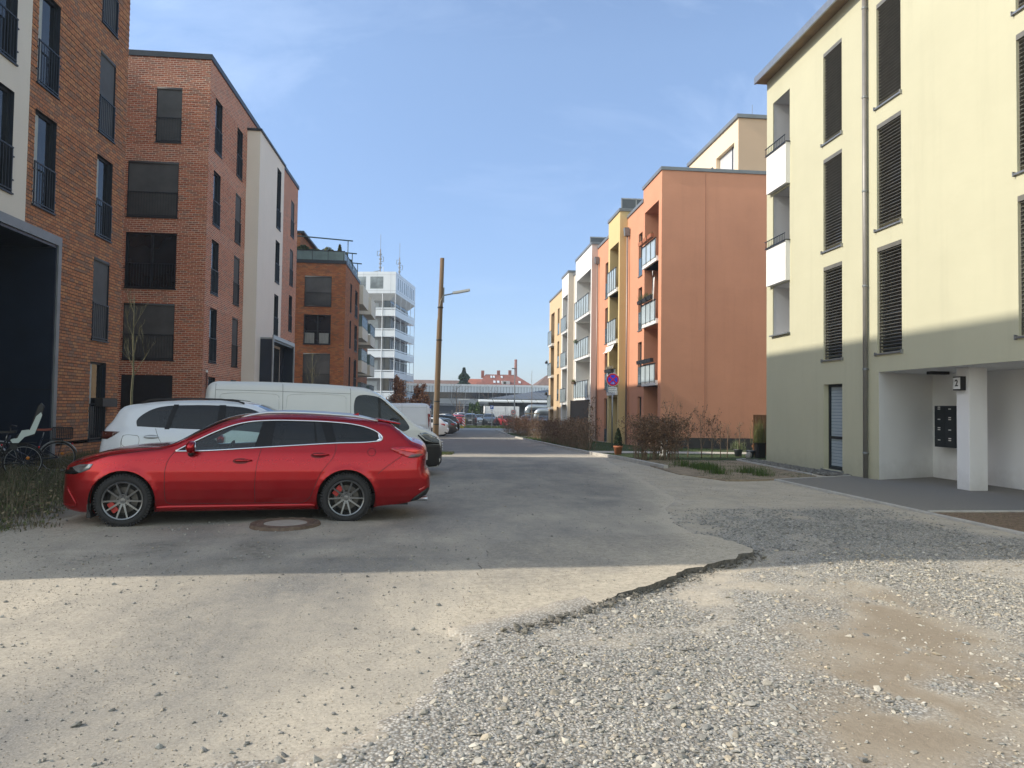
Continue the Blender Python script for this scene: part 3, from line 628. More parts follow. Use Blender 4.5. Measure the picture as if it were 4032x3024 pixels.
BE = rowhouse('beige_end_house', 'beige rendered end house of the row, farthest on the right', 9.9, 59.0, 67.0, 11.7, SBE, None, (63.9, 66.0, [(-1.4, 1.5), (1.8, 4.5), (4.7, 7.4), (7.7, 10.4)]), [(61.1, 62.1, a - .55, b - .55) for a, b in W_], depth=14)
balcony(BE, 9.9, 63.9, 66.0, [(1.5, 2.8), (4.4, 5.75), (7.3, 8.7)], n=3, out=.25)
# penthouse on the orange house
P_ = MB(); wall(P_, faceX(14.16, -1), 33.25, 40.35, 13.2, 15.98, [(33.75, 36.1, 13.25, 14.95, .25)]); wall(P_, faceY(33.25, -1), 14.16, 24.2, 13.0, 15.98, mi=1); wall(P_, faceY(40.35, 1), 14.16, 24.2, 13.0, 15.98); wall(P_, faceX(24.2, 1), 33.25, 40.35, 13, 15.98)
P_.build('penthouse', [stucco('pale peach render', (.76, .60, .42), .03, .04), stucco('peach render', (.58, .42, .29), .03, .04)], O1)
q = MB(); q.box(14.06, 24.3, 33.15, 40.45, 15.98, 16.16); q.build('penthouse_roof', M_['zinc'], O1)
q = MB(); q.box(14.36, 14.38, 33.8, 36.05, 13.25, 14.9); q.box(14.33, 14.37, 33.8, 33.88, 13.25, 14.95, 1); q.box(14.33, 14.37, 34.35, 34.42, 13.25, 14.95, 1); q.build('penthouse_window', [pm('pale shade', (.50, .50, .50), .6), M_['anth']], O1)
q = MB(); q.tube([(12.95, 33.4, 13.2), (12.95, 33.4, 13.42), (12.87, 33.4, 13.5)], .05, 8); q.build('roof_vent', M_['zinc'], O1); q = MB(); q.tube([(15.2, 34.0, 16.1), (15.2, 34.0, 17.0)], .012, 5); q.build('roof_rod', M_['zinc'], O1)
# glazed roof screens
for (x0, x1, Y, z0, z1, par) in ((10.30, 11.9, 41.0, 12.99, 14.12, OC), (10.0, 11.9, 48.6, 12.86, 13.62, WA)):
    q = MB()
    for x in (x0, (x0 * .45 + x1 * .55), x1): q.box(x - .03, x + .03, Y, Y + .06, z0, z1)
    q.box(x0, x1, Y, Y + .06, z1 - .05, z1 + .02); fr = q.build('roof_screen', M_['galv'], par)
    q = MB(); q.box(x0, x1, Y + .02, Y + .03, z0, z1 - .04); q.build('pane', pm('dark glazing', (.07, .08, .09), .15), fr)
# rain pipes with hoppers
for (Y, lab) in ((38.75, 'zinc rain pipe with hopper between the orange link and the ochre bay'), (46.55, 'zinc rain pipe with hopper between the second orange link and the white bay')):
    t = thing('rain_pipe', lab, 'downpipe', (10.1, Y, -1)); q = MB(); q.tube([(10.08, Y, -1), (10.08, Y, 11.3)], .055, 10); q.build('pipe', pm('copper grey pipe', (.28, .22, .19), .5, .3), t, smooth=True)
    q = MB(); q.prism([(9.92, Y - .12, 11.3), (9.92, Y + .12, 11.3), (9.88, Y + .17, 11.75), (9.88, Y - .17, 11.75)], (.27, 0, 0)); q.build('hopper', M_['zinc'], t)

# ------------------------------------------------------------------ office tower, turned ten degrees
TW = thing('office_tower', 'white office tower with wider top storey and roof antennas, beyond the brick houses', 'tower', (-8.66, 123.5, -1), R(-10))
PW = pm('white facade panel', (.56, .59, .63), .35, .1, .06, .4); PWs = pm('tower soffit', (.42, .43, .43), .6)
mb = MB(); tm = Matrix.Translation((-8.66, 123.5, 0)) @ Matrix.Rotation(R(-10), 4, 'Z'); mb.M = tm
TWW, TD = -16.0, 15.6       # width to the left, depth behind
Z0, Z1 = 20.5, 24.75
mb.box(TWW, 0, 0, TD, Z0 + .6, Z1); mb.box(TWW, -.03, .03, TD - .03, Z1, Z1 + .12, 0)
mb.build('top_storey', [PW], TW)
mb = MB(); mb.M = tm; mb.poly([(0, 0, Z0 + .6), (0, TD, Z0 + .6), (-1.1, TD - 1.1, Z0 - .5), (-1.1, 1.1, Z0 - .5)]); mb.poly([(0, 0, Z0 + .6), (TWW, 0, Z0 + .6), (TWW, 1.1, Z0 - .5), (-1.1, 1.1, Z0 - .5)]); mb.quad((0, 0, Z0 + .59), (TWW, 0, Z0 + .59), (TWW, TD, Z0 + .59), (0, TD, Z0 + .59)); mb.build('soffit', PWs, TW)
mb = MB(); mb.M = tm; mb.box(TWW + 1, -1.15, 1.15, TD - 1.15, -2, Z0 - .4); mb.box(TWW + 1, -2.3, 1.1, 1.15, -2, Z0 - .5, 1)
mb.build('core', [glassy('tower glass', (.018, .026, .036), .12, .06), pm('grey panel', (.16, .16, .16), .6)], TW)
for i in range(6):
    z = 17.2 - 3.6 * i; mb = MB(); mb.M = tm
    mb.box(TWW, 0, .15, 1.1, z, z + 1.1); mb.box(-1.1, 0, 1.1, TD, z, z + 1.1); mb.box(TWW, 0, .1, .16, z + 1.22, z + 1.42); mb.box(-.06, 0, .16, TD, z + 1.22, z + 1.42); mb.build('gallery', PW, TW)
    # blinds and window posts
    mb = MB(); mb.M = tm; zt = z + 3.6 if i else Z0 - .5
    for k in range(6): x = -3.2 - k * 2.1; mb.box(x - 2.0, x, 1.04, 1.09, z + 1.1, zt - .5)
    mb.build('blind', pm('tower blind', (.25, .265, .27), .6, 0, .25, .8), TW)
    mb = MB(); mb.M = tm
    for k in range(13):
        y = 1.5 + k * 1.05; mb.box(-1.14, -1.05, y, y + .12, z + 1.1, zt - .4)
        if k % 3: mb.box(-1.15, -1.10, y + .12, y + .55, z + 1.1, zt - .6, 1)
    mb.build('window_posts', [pm('white post', (.34, .36, .39), .5), pm('pale curtain', (.30, .33, .36), .6)], TW)
mb = MB(); mb.M = tm
for y in (.1, 4.2, 8.3, 12.0, TD - .1): mb.tube([(-.05, y, -2), (-.05, y, Z0 + .6)], .05, 6)
for x in (-2.3, -8.5, -15): mb.tube([(x, .08, -2), (x, .08, Z1 + 1.0)], .06, 6)
mb.build('facade_pole', pm('pole white', (.6, .62, .64), .5), TW)
TG = glassy('grey tower glass', (.14, .16, .17), .06, .02)
for k in range(5): mb = MB(); mb.M = tm; x = -3.1 - k * 3.05 + .9; mb.box(x - 2.3, x, -.015, -.002, 21.9, 24.0); mb.build('top_window', TG, TW)
for k in range(9): mb = MB(); mb.M = tm; y = 1.6 + k * 1.42 + (k // 3) * .35; mb.box(.002, .015, y, y + .62, 21.9, 24.0); mb.build('top_window', TG, TW)
mb = MB(); mb.M = tm
for x in np.arange(-15.3, -.3, 2.4): mb.box(x, x + .04, -.012, .0, Z0 + .6, Z1)
mb.box(TWW, 0, -.012, .0, 21.55, 21.6); mb.box(TWW, 0, -.012, 0, 24.3, 24.34); mb.box(0, .012, 0, TD, 21.55, 21.6); mb.box(0, .012, 0, TD, 24.3, 24.34); mb.build('panel_joint', pm('joint grey', (.35, .37, .39), .6), TW)
for (x, y, h, lab) in ((-3.2, 1.5, 7.0, 'taller roof antenna mast with side brackets on the left of the white office tower roof'), (-1.6, 9.0, 7.2, 'thin roof antenna mast on the right of the white office tower roof')):
    p = tm @ Vector((x, y, Z1)); a = thing('antenna_mast', lab, 'antenna', p); q = MB()
    q.tube([p, p + Vector((0, 0, h * .62))], .10, 8); q.tube([p + Vector((0, 0, h * .62)), p + Vector((0, 0, h))], .035, 5); q.build('pole', pm('antenna grey', (.22, .20, .20), .6), a)
    q = MB()
    for zz in (1.0, 1.7, 2.5, 3.3): q.lathe([(.24, zz), (.24, zz + .25)], 8, p)
    q.build('ring', M_['zinc'], a); q = MB()
    for s_, zz in ((1, 2.2), (-1, 3.2)):
        for dz in (0, .8): q.tube([p + Vector((0, 0, zz + dz)), p + Vector((.55 * s_, 0, zz + dz))], .04, 5)
        q.tube([p + Vector((.55 * s_, 0, zz)), p + Vector((.55 * s_, 0, zz + .8))], .05, 5)
    if h < 7.1: q.tube([p + Vector((0, 0, .6)), p + Vector((-2.4, 0, -.2 + .2))], .08, 6)
    q.build('bracket', M_['zinc'], a)

# ------------------------------------------------------------------ low hall across the end of the street
LB = thing('office_hall', 'long low office hall with a pale ribbed metal fascia closing the street', 'building', (10, 150, -1))
def ribbed():
    g = NG('ribbed metal'); v = g.coord(); sp = g.n('ShaderNodeSeparateXYZ'); g.l(v, sp.inputs[0]); f = g.math('FRACT', g.math('MULTIPLY', sp.outputs[0], 1.6))
    g.put(g.p.inputs['Base Color'], g.ramp(f, [(0, (.30, .33, .36)), (.25, (.62, .66, .70)), (.8, (.62, .66, .70)), (1, (.30, .33, .36))])); g.p.inputs['Roughness'].default_value = .5; return g.m
q = MB(); q.box(-14, 45, 150, 150.5, 4.72, 5.98); q.build('ribbed_fascia', ribbed(), LB)
q = MB(); q.box(-14, 45, 149.9, 175, 6.0, 6.45); q.build('roof_band', pm('pale band', (.66, .68, .70), .5, 0, .04), LB)
q = MB(); q.box(-14, 45, 150.6, 175, -2, 5.98); q.build('core', glassy('hall glass', (.03, .035, .045), .1, .05), LB)
q = MB()
for x in np.arange(-13, 44, 2.9): q.box(x, x + .12, 150.45, 150.6, -1, 4.75)
q.build('post', pm('grey post', (.30, .31, .32), .5), LB)
q = MB()
for k, x in enumerate(np.arange(-13, 44, 2.9)):
    if k % 7 not in (3,): q.box(x + .12, x + 2.88, 150.5, 150.58, 2.3, 3.4)
q.build('parapet_panel', pm('pale grey panel', (.36, .37, .38), .6, 0, .15, .2), LB)
q = MB(); q.box(-14, 45, 149.5, 150.5, 1.9, 2.15); q.box(-14, 45, 149.9, 150.4, .3, 1.9, 1); q.build('base_band', [pm('band grey', (.22, .24, .27), .6), pm('dark base', (.03, .04, .06), .4)], LB)
# standing seam pavilion
PV = thing('seam_roof_pavilion', 'dark pavilion with standing seam metal roof and pale awning, right of street end', 'building', (22, 118, -1))
q = MB(); q.poly([(6.75, 112, 3.0), (48, 112, 3.0), (48, 140, 5.95), (24.5, 140, 5.95)]); q.poly([(6.75, 112, 3.0), (24.5, 140, 5.95), (24.5, 168, 3)])
for k in range(44):
    x = 7.3 + k * .9; t = min(1, (x - 6.75) / 17.75); q.tube([(x, 112, 3.05), (x, 112 + 28 * t, 3.05 + 2.95 * t)], .05, 4)
q.box(6.75, 48, 111.85, 112.1, 2.86, 3.02); q.build('roof', pm('seam metal', (.10, .112, .125), .6, .15, .1, .5), PV)
q = MB()
for k in range(9): x = 5.3 + k * 2.3; q.prism([(x + .08, 109.5, 2.42), (x + .08, 109.5, 2.62), (x + .08, 112, 2.86), (x + .08, 112, 2.55)], (2.15, 0, 0))
q.build('awning', pm('pale awning', (.60, .61, .58), .5), PV)
q = MB(); q.box(7.0, 47, 112.3, 139, -2, 3.0); q.build('wall', glassy('pavilion glass', (.05, .055, .06), .15, .05), PV)
q = MB()
for x in np.arange(7.0, 47, 2.3): q.box(x, x + .15, 112.15, 112.3, -1, 2.86)
q.build('post', M_['anth'], PV)
# steel air ducts
DT = thing('air_duct', 'big curved silver ventilation duct beside the pavilion', 'duct', (13.5, 100, -1))
for X_, Y_, r_, zt in ((11.8, 101, .38, 1.75), (12.9, 99, .38, 1.25)):
    q = MB(); q.tube([(X_, Y_, -1), (X_, Y_, zt - .7), (X_ + .1, Y_, zt - .3), (X_ + .35, Y_, zt - .05), (X_ + .8, Y_, zt), (22, Y_, zt)], r_, 14); q.build('duct', pm('duct steel', (.42, .45, .46), .35, .7), DT, smooth=True)
# white box trailer
TR = thing('box_trailer', 'white box trailer parked in front of the pavilion', 'trailer', (8.6, 100, -.9))
q = MB(); q.box(5.7, 10.6, 100, 102.4, .1, 1.78); q.build('body', pm('trailer white', (.80, .80, .78), .5), TR, bevel=.03)
q = MB()
for x in (6.4, 7.4, 9.9): q.lathe([(.02, 100.15), (.42, 100.15), (.45, 100.3), (.02, 100.3)], 16, (x, 0, -.45), 'Y')
q.box(5.8, 10.5, 100.3, 102, -.25, .1); q.build('chassis', M_['black'], TR)
q = MB(); q.box(8.6, 8.64, 99.985, 100, .15, 1.75); q.box(5.7, 5.78, 99.98, 100.0, .1, 1.78); q.build('edge_rail', M_['galv'], TR)

# ------------------------------------------------------------------ roofs, chimney beyond
def tiled(name, c):
    g = NG(name); v = g.coord(); f = g.noise(v, .8, 6, .7); cc = g.ramp(f, [(.3, dim(c, .7)), (.7, dim(c, 1.25))]); g.put(g.p.inputs['Base Color'], cc); g.p.inputs['Roughness'].default_value = .85; return g.m
TR1 = tiled('red roof tiles', (.21, .075, .05)); TR2 = tiled('brown roof tiles', (.16, .10, .075)); TR3 = tiled('orange roof tiles', (.32, .11, .065))
def hiproof(name, label, x0, x1, y0, y1, ze, zr, hip0, hip1, mat, walls=True, sky=(), chim=(), zb=-1):
    t = thing(name, label, 'house', ((x0 + x1) / 2, y0, zb)); ym = (y0 + y1) / 2; q = MB(); a, b, c, d = (x0, y0, ze), (x1, y0, ze), (x1, y1, ze), (x0, y1, ze); r0, r1 = (x0 + hip0, ym, zr), (x1 - hip1, ym, zr)
    q.poly([a, b, r1, r0]); q.poly([c, d, r0, r1]); q.poly([b, c, r1]); q.poly([d, a, r0]); q.build('roof', mat, t)
    q = MB(); q.box(x0 + .3, x1 - .3, y0 + .4, y1 - .4, zb, ze - .02); q.build('wall', pm('house wall ' + name, (.45, .42, .38), .8), t)
    sl = (zr - ze) / (ym - y0)
    for (x, f, w) in sky:
        yy = y0 + (ym - y0) * f; zz = ze + (zr - ze) * f; q = MB(); q.prism([(x, yy - .1, zz), (x + w, yy - .1, zz), (x + w, yy + 1.1, zz + 1.2 * sl), (x, yy + 1.1, zz + 1.2 * sl)], (0, -.06, .12)); q.build('skylight', pm('skylight', (.55, .6, .62), .15), t)
    for (x, h) in chim:
        q = MB(); q.box(x - .4, x + .4, ym - .4, ym + .4, zr - 1.0, zr + h); q.build('chimney', tiled('chimney brick', (.26, .09, .06)), t)
    return t
hiproof('tiled_roof_house', 'large red tiled hipped roof house with skylights, behind the hall', 8.7, 24.0, 185, 200, 7.0, 10.6, 2.4, 4.8, TR1, sky=[(12.3, .7, .5), (13.0, .7, .5), (15.1, .7, .5), (12.9, .3, .6), (13.9, .3, .6), (19.6, .3, .6)], chim=[(10.3, 1.0), (14.6, 1.1), (17.7, 1.2)])
DM = thing('roof_dormer', 'white fronted dormer with a dark window on the large red tiled roof', 'dormer', (15.8, 186.5, 7.5)); q = MB(); q.box(15.0, 17.2, 186.6, 189, 7.6, 8.7); q.build('front', pm('dormer white', (.5, .5, .5), .7), DM); q = MB(); q.box(15.5, 16.2, 186.55, 186.6, 7.8, 8.5); q.build('window', M_['glass'], DM)
hiproof('tiled_roof_house', 'long low brown tiled roof house left of the conifer, beyond the hall', -12, 5.0, 180, 192, 6.8, 8.55, .3, .3, TR2)
hiproof('tiled_roof_house', 'small bright orange tiled roof house just right of the conifer', 6.0, 11.0, 190, 200, 7.2, 9.4, .3, .3, TR3)
hiproof('tiled_roof_house', 'dark brown mansard roof house at far right beside the beige end house', 22.6, 50.0, 176, 192, 7.0, 10.6, 4.5, 6, TR2)
hiproof('tiled_roof_house', 'small steep red roofed house in front of the large hipped roof', 7.3, 11.4, 178, 184, 6.6, 8.2, 1.2, 1.2, TR1)
q = MB(); q.lathe([(.68, -1), (.60, 8), (.42, 17.0), (.46, 17.0), (.46, 17.5), (.36, 17.5)], 16, (23.25, 232, 0)); setp(q.build('factory_chimney', tiled('stack brick', (.24, .10, .08)), None, smooth=False), 'tall round brick factory chimney rising behind the red roofs', 'chimney')

# ------------------------------------------------------------------ ground
rng = np.random.default_rng(7)
def gz(x, y):
    if y < 22: return 0.0
    if y < 57: return -.75 * (y - 22) / 35
    if y < 90: return -.75 - .15 * (y - 57) / 33
    return -.9
def gzv(y): return np.interp(y, [22, 57, 90], [0, -.75, -.9])
_perm = rng.random((256, 256))
def vn(x, y, s=1.0, seed=0):
    x = np.asarray(x, float) * s + seed * 17.3; y = np.asarray(y, float) * s + seed * 9.1; xi = np.floor(x).astype(int); yi = np.floor(y).astype(int); fx = x - xi; fy = y - yi
    fx = fx * fx * (3 - 2 * fx); fy = fy * fy * (3 - 2 * fy); P = lambda a, b: _perm[a % 256, b % 256]
    return (P(xi, yi) * (1 - fx) + P(xi + 1, yi) * fx) * (1 - fy) + (P(xi, yi + 1) * (1 - fx) + P(xi + 1, yi + 1) * fx) * fy
def fbm(x, y, s=1.0, o=4, seed=0):
    t = 0; a = .5; n = 0
    for i in range(o): t = t + a * vn(x, y, s * 2 ** i, seed + i); n += a; a *= .55
    return t / n
def inpoly(x, y, P):
    x = np.asarray(x, float); y = np.asarray(y, float); c = np.zeros(x.shape, bool); n = len(P)
    for i in range(n):
        (x0, y0), (x1, y1) = P[i], P[(i + 1) % n]
        if y0 == y1: continue
        k = ((y0 > y) != (y1 > y)) & (x < (x1 - x0) * (y - y0) / (y1 - y0) + x0); c ^= k
    return c
def polydist(x, y, P, closed=True):
    x = np.asarray(x, float); y = np.asarray(y, float); d = np.full(x.shape, 1e9); n = len(P)
    for i in range(n if closed else n - 1):
        (x0, y0), (x1, y1) = P[i], P[(i + 1) % n]; dx, dy = x1 - x0, y1 - y0; L2 = dx * dx + dy * dy + 1e-12
        t = np.clip(((x - x0) * dx + (y - y0) * dy) / L2, 0, 1); d = np.minimum(d, np.hypot(x - x0 - t * dx, y - y0 - t * dy))
    return d
def soft(x, y, P, w):
    d = polydist(x, y, P); s = np.where(inpoly(x, y, P), d, -d); return np.clip(s / w * .5 + .5, 0, 1)
EDGE = [(.11, 5.07), (.24, 4.93), (.41, 4.95), (.7, 5.2), (1.02, 5.41), (1.36, 5.79), (1.75, 6.22), (2.08, 6.46), (2.51, 6.92), (2.92, 7.22), (3.21, 7.44), (3.42, 7.68), (3.50, 7.9), (3.46, 8.2)]
GRAV = EDGE[2:] + [(3.7, 8.8), (4.7, 9.9), (6.6, 9.8), (7.0, 8.6), (9, 7.4), (10, 3), (7, 1.0), (-2, 1.0), (-2.0, 3.0), (-.69, 3.2), (-.31, 3.41), (.02, 3.95), (.15, 4.31), (.22, 4.63)]
BROWN = [(3.88, 6.31), (4.05, 5.82), (3.95, 4.93), (3.6, 3.91), (3.0, 3.2), (2.3, 2.9), (1.9, 3.1), (2.05, 3.73), (2.26, 4.27), (2.72, 4.88), (3.3, 5.7)]
FINES = [(4.1, 6.6), (4.5, 5.8), (4.5, 4.6), (3.9, 3.4), (3.5, 3.6), (3.9, 4.9), (4.0, 5.8), (3.5, 6.7), (3.0, 6.9), (3.4, 7.2)]
FAR_G = [(3.5, 8.3), (3.6, 9.9), (4.8, 10.9), (6.6, 10.8), (6.9, 8.6), (6.2, 7.9), (4.6, 7.9)]
VERGE = [(-5.35, 10.0), (-4.6, 9.2), (-5.2, 8.6), (-7, 7.6), (-12, 7.4), (-12, 30), (-9.2, 30), (-8.4, 24), (-6.6, 16), (-5.5, 12.5)]
ROAD = [(.11, 5.07), (.24, 4.93), (.22, 4.6), (.02, 3.95), (-.31, 3.41), (-.69, 3.2), (-2.0, 3.0), (-2, .5), (-14, .5), (-14, 7.9), (-7.2, 8.6), (-5.4, 9.4), (-5.1, 10.5), (-5.0, 14), (-4.2, 18), (-3.0, 24), (-2.6, 30), (-2.4, 45), (-2.2, 62), (-2.2, 88), (30, 88), (30, 83), (6.6, 83), (5.6, 76), (5.5, 60), (5.45, 43), (5.35, 30), (5.40, 24.5), (5.0, 20.5), (4.55, 15.39), (4.2, 12.24), (3.6, 11.1), (3.3, 9.6), (3.3, 8.5), (3.3, 7.8), (2.5, 7.0), (1.3, 5.9)]
def densG(x, y):
    g = soft(x, y, GRAV, .5); n = fbm(x, y, 1.1, 4, 3); n2 = fbm(x, y, .45, 3, 9)
    g = g * np.clip((n - .28) * 5, .25, 1) * np.clip((n2 - .22) * 4, .4, 1)
    b = soft(x + (fbm(x, y, 2.2, 3, 41) - .5) * .9, y + (fbm(x, y, 2.2, 3, 42) - .5) * .9, BROWN, .28) * np.clip((fbm(x * 1.6 + y * .9, y * .7, 1.7, 5, 5) - .27) * 6, 0, 1); g = g * (1 - .86 * b)
    return np.clip(g, 0, 1), b
def axis(lo, hi, a, b, fine):
    out = list(np.arange(a, b, fine)); s = fine; x = b
    while x < hi: out.append(x); s *= 1.35; x += s
    out.append(hi); s = fine; x = a - fine; left = []
    while x > lo: left.append(x); s *= 1.35; x -= s
    left.append(lo); return np.array(left[::-1] + out)
def set_mesh(name, V, faces_flat, nper, mats, attrs=(), smooth=False):
    me = bpy.data.meshes.new(name); V = np.asarray(V, np.float32); nf = len(faces_flat) // nper
    me.vertices.add(len(V)); me.vertices.foreach_set('co', V.ravel()); me.loops.add(len(faces_flat)); me.polygons.add(nf)
    me.loops.foreach_set('vertex_index', np.asarray(faces_flat, np.int32)); me.polygons.foreach_set('loop_start', np.arange(nf, dtype=np.int32) * nper)
    try: me.polygons.foreach_set('loop_total', np.full(nf, nper, np.int32))
    except Exception: pass
    for m in (mats if isinstance(mats, (list, tuple)) else [mats]): me.materials.append(m)
    me.polygons.foreach_set('use_smooth', np.full(nf, bool(smooth)))
    me.update(calc_edges=True)
    for an, kind, arr in attrs:
        at = me.attributes.new(an, kind, 'POINT'); at.data.foreach_set('color' if kind == 'FLOAT_COLOR' else 'value', np.asarray(arr, np.float32).ravel())
    return me
def grid_faces(nx, ny):
    i = np.arange((nx - 1) * (ny - 1)); a = (i // (nx - 1)) * nx + i % (nx - 1); return np.stack([a, a + 1, a + 1 + nx, a + nx], 1).ravel()

def ground_mat():
    g = NG('ground soil'); v = g.coord(); at = g.n('ShaderNodeAttribute', attribute_name='zone'); sp = g.n('ShaderNodeSeparateColor'); g.l(at.outputs['Color'], sp.inputs[0])
    gr, br, vg = sp.outputs[0], sp.outputs[1], sp.outputs[2]
    n1 = g.noise(v, .9, 7, .65); fine = g.noise(v, 22, 6, .75); sand = g.mix(g.ramp(n1, [(.35, 0.), (.7, 1.)]), (.45, .395, .31), (.55, .49, .395)); sand = g.mix(g.ramp(fine, [(.42, 0.), (.66, .55)]), sand, (.26, .225, .175)); sand = g.mix(g.ramp(g.noise(v, 2.3, 8, .72), [(.48, 0.), (.66, .6)]), sand, (.30, .28, .25))
    vo = g.n('ShaderNodeTexVoronoi'); g.l(v, vo.inputs['Vector']); vo.inputs['Scale'].default_value = 55; vs = g.n('ShaderNodeSeparateColor'); g.l(vo.outputs['Color'], vs.inputs[0])
    peb = g.ramp(vs.outputs[0], [(0, (.22, .22, .215)), (.35, (.36, .36, .34)), (.7, (.46, .44, .40)), (1, (.56, .54, .49))]); peb = g.mix(g.ramp(vo.outputs['Distance'], [(.35, 0.), (.62, .75)]), peb, (.12, .105, .085))
    wet = g.mix(fine, (.20, .162, .118), (.34, .285, .215)); verge = g.mix(fine, (.045, .036, .024), (.12, .095, .065)); verge = g.mix(g.ramp(g.noise(v, 3, 5, .7), [(.5, 0.), (.7, .5)]), verge, (.04, .055, .018))
    c = g.mix(g.ramp(gr, [(.05, 0.), (.45, .9)]), sand, peb); c = g.mix(br, c, wet); c = g.mix(vg, c, verge)
    g.put(g.p.inputs['Base Color'], c); g.p.inputs['Roughness'].default_value = .95; g.p.inputs['Specular IOR Level'].default_value = .15
    b0 = g.bump(g.math('MULTIPLY', g.math('MULTIPLY', vo.outputs['Distance'], -1.0), g.math('MULTIPLY', gr, g.math('SUBTRACT', 1.0, br))), .7, .012); g.put(g.p.inputs['Normal'], g.bump(fine, .55, .02, b0)); return g.m
xs = axis(-900, 900, -7.5, 11, .09); ys = axis(-300, 1500, 2.2, 20, .09); X, Y = np.meshgrid(xs, ys); X = X.ravel(); Y = Y.ravel()
G_, B_ = densG(X, Y); roadin = np.where(inpoly(X, Y, ROAD), polydist(X, Y, ROAD), 0)
Z = gzv(Y) + (fbm(X, Y, .8, 4, 2) - .5) * .05 * np.clip((22 - Y) / 6, 0.2, 1)
de = polydist(X, Y, EDGE[2:], False); dip = .05 * np.exp(-(de / .55) ** 2) * (1 - soft(X, Y, ROAD, .1)) * np.clip((X - 1.0) / 1.0, 0, 1); Z = Z - dip + .015
mound = soft(X, Y, [(1.2, 4.2), (3.0, 6.0), (3.6, 6.8), (4.6, 7.6), (3.2, 7.6), (1.8, 5.9), (.6, 4.4)], 1.2); Z += .03 * mound - .02
rz0 = gzv(Y) + (fbm(X, Y, .5, 3, 4) - .5) * .03 * np.clip((22 - Y) / 6, 0, 1) + np.where(Y < 5.2, .013, .006); dR = polydist(X, Y, ROAD); aw = np.clip((polydist(X, Y, EDGE[2:], False) - .25) / .5, 0, 1); kk = np.clip(1 - dR / .7, 0, 1) * aw; Z = Z * (1 - kk) + rz0 * kk; nE = np.exp(-(polydist(X, Y, EDGE[2:], False) / .35) ** 2) * np.clip(1 - (X - .95) / .6, 0, 1); Z = Z * (1 - nE) + (rz0 + .014) * nE
Z = np.where(roadin > .12, Z - .12, Z)
vg = soft(X, Y, VERGE, .9) * np.clip(fbm(X, Y, 1.5, 4, 8) * 2.4 - .25, 0, 1)
grass_far = np.clip((Y - 60) / 10, 0, 1) * 0
farg = np.clip(soft(X, Y, FAR_G, .8) * (fbm(X, Y, 1.6, 4, 12) * 2.6 - .6), 0, 1); Gz = np.clip(np.maximum(G_ * 1.2, farg * .8), 0, 1)
ZG = Z.reshape(len(ys), len(xs))
C4 = np.stack([Gz, B_, vg, np.ones_like(Gz)], 1)
me = set_mesh('ground', np.stack([X, Y, Z], 1), grid_faces(len(xs), len(ys)), 4, ground_mat(), [('zone', 'FLOAT_COLOR', C4)], True)
setp(link('ground', me), kind='structure')

RISER = pm('broken asphalt face', (.12, .11, .095), .95, 0, .5, 30, bump=1.0, bscale=90)
def sheet(name, outline, sp, zf, mat, drop=.08, jag=.0, attrs=None, near=None, smooth=True):
    """triangulated sheet with a dropped rim; outline gets broken up with small random offsets"""
    P = []
    n = len(outline)
    for i in range(n):
        a, b = np.array(outline[i], float), np.array(outline[(i + 1) % n], float); L_ = np.hypot(*(b - a)); st = sp * (1 if near is None or (a[1] < near and b[1] < near) else 8); k = max(1, int(L_ / st))
        for j in range(k):
            q = a + (b - a) * j / k
            if jag and q[1] < 16: q = q + (np.array([vn(q[0] * 3, q[1] * 3, 2, 21), vn(q[0] * 3, q[1] * 3, 2, 31)]) - .5) * jag + (rng.random(2) - .5) * jag * .25
            P.append(tuple(q))
    x0, x1 = min(p[0] for p in P), max(p[0] for p in P); y0, y1 = min(p[1] for p in P), max(p[1] for p in P)
    inn = []
    y = y0
    while y < y1:
        s = sp if near is None or y < near else sp * 8; x = np.arange(x0, x1, s); inn += [(a, y) for a in x + (rng.random(len(x)) - .5) * s * .3]; y += s
    A = np.array(inn) if inn else np.zeros((0, 2))
    if len(A): A = A[inpoly(A[:, 0], A[:, 1], P)]; A = A[polydist(A[:, 0], A[:, 1], P) > sp * .45]
    pts = [Vector(p) for p in P] + [Vector(p) for p in A]; m = len(P)
    vo, ed, fa, ov, oe, of = delaunay_2d_cdt(pts, [(i, (i + 1) % m) for i in range(m)], [], 0, 1e-5)
    V2 = np.array([tuple(v) for v in vo]); cen = np.array([V2[list(f)].mean(0) for f in fa]); keep = inpoly(cen[:, 0], cen[:, 1], P); fa = [f for f, k in zip(fa, keep) if k]
    Zs = zf(V2[:, 0], V2[:, 1]); V3 = np.column_stack([V2, Zs]); vs = [tuple(p) for p in V3]; back = {}
    for j, o in enumerate(ov):
        for k in o: back[k] = j
    rim = [back[i] for i in range(m)]; fs = [tuple(f) for f in fa]; low = []
    hi = []
    for i in rim: hi.append(len(vs)); vs.append(vs[i]); low.append(len(vs)); vs.append((vs[i][0], vs[i][1], vs[i][2] - drop))
    nf = len(fs)
    for i in range(m):
        j = (i + 1) % m
        if rim[i] != rim[j]: fs.append((hi[i], hi[j], low[j], low[i]))
    me = bpy.data.meshes.new(name); me.from_pydata(vs, [], fs); me.materials.append(mat); me.materials.append(RISER); me.polygons.foreach_set('material_index', [0] * nf + [1 if drop > .05 and drop < .08 else 0] * (len(fs) - nf)); me.polygons.foreach_set('use_smooth', [smooth] * nf + [False] * (len(fs) - nf))
    if attrs is not None:
        at = me.attributes.new('zone', 'FLOAT_COLOR', 'POINT'); vv = np.array(vs); at.data.foreach_set('color', attrs(vv[:, 0], vv[:, 1]).astype(np.float32).ravel())
    me.update(); bm = bmesh.new(); bm.from_mesh(me); bmesh.ops.recalc_face_normals(bm, faces=bm.faces); bm.to_mesh(me); bm.free()
    return setp(link(name, me), kind='structure')
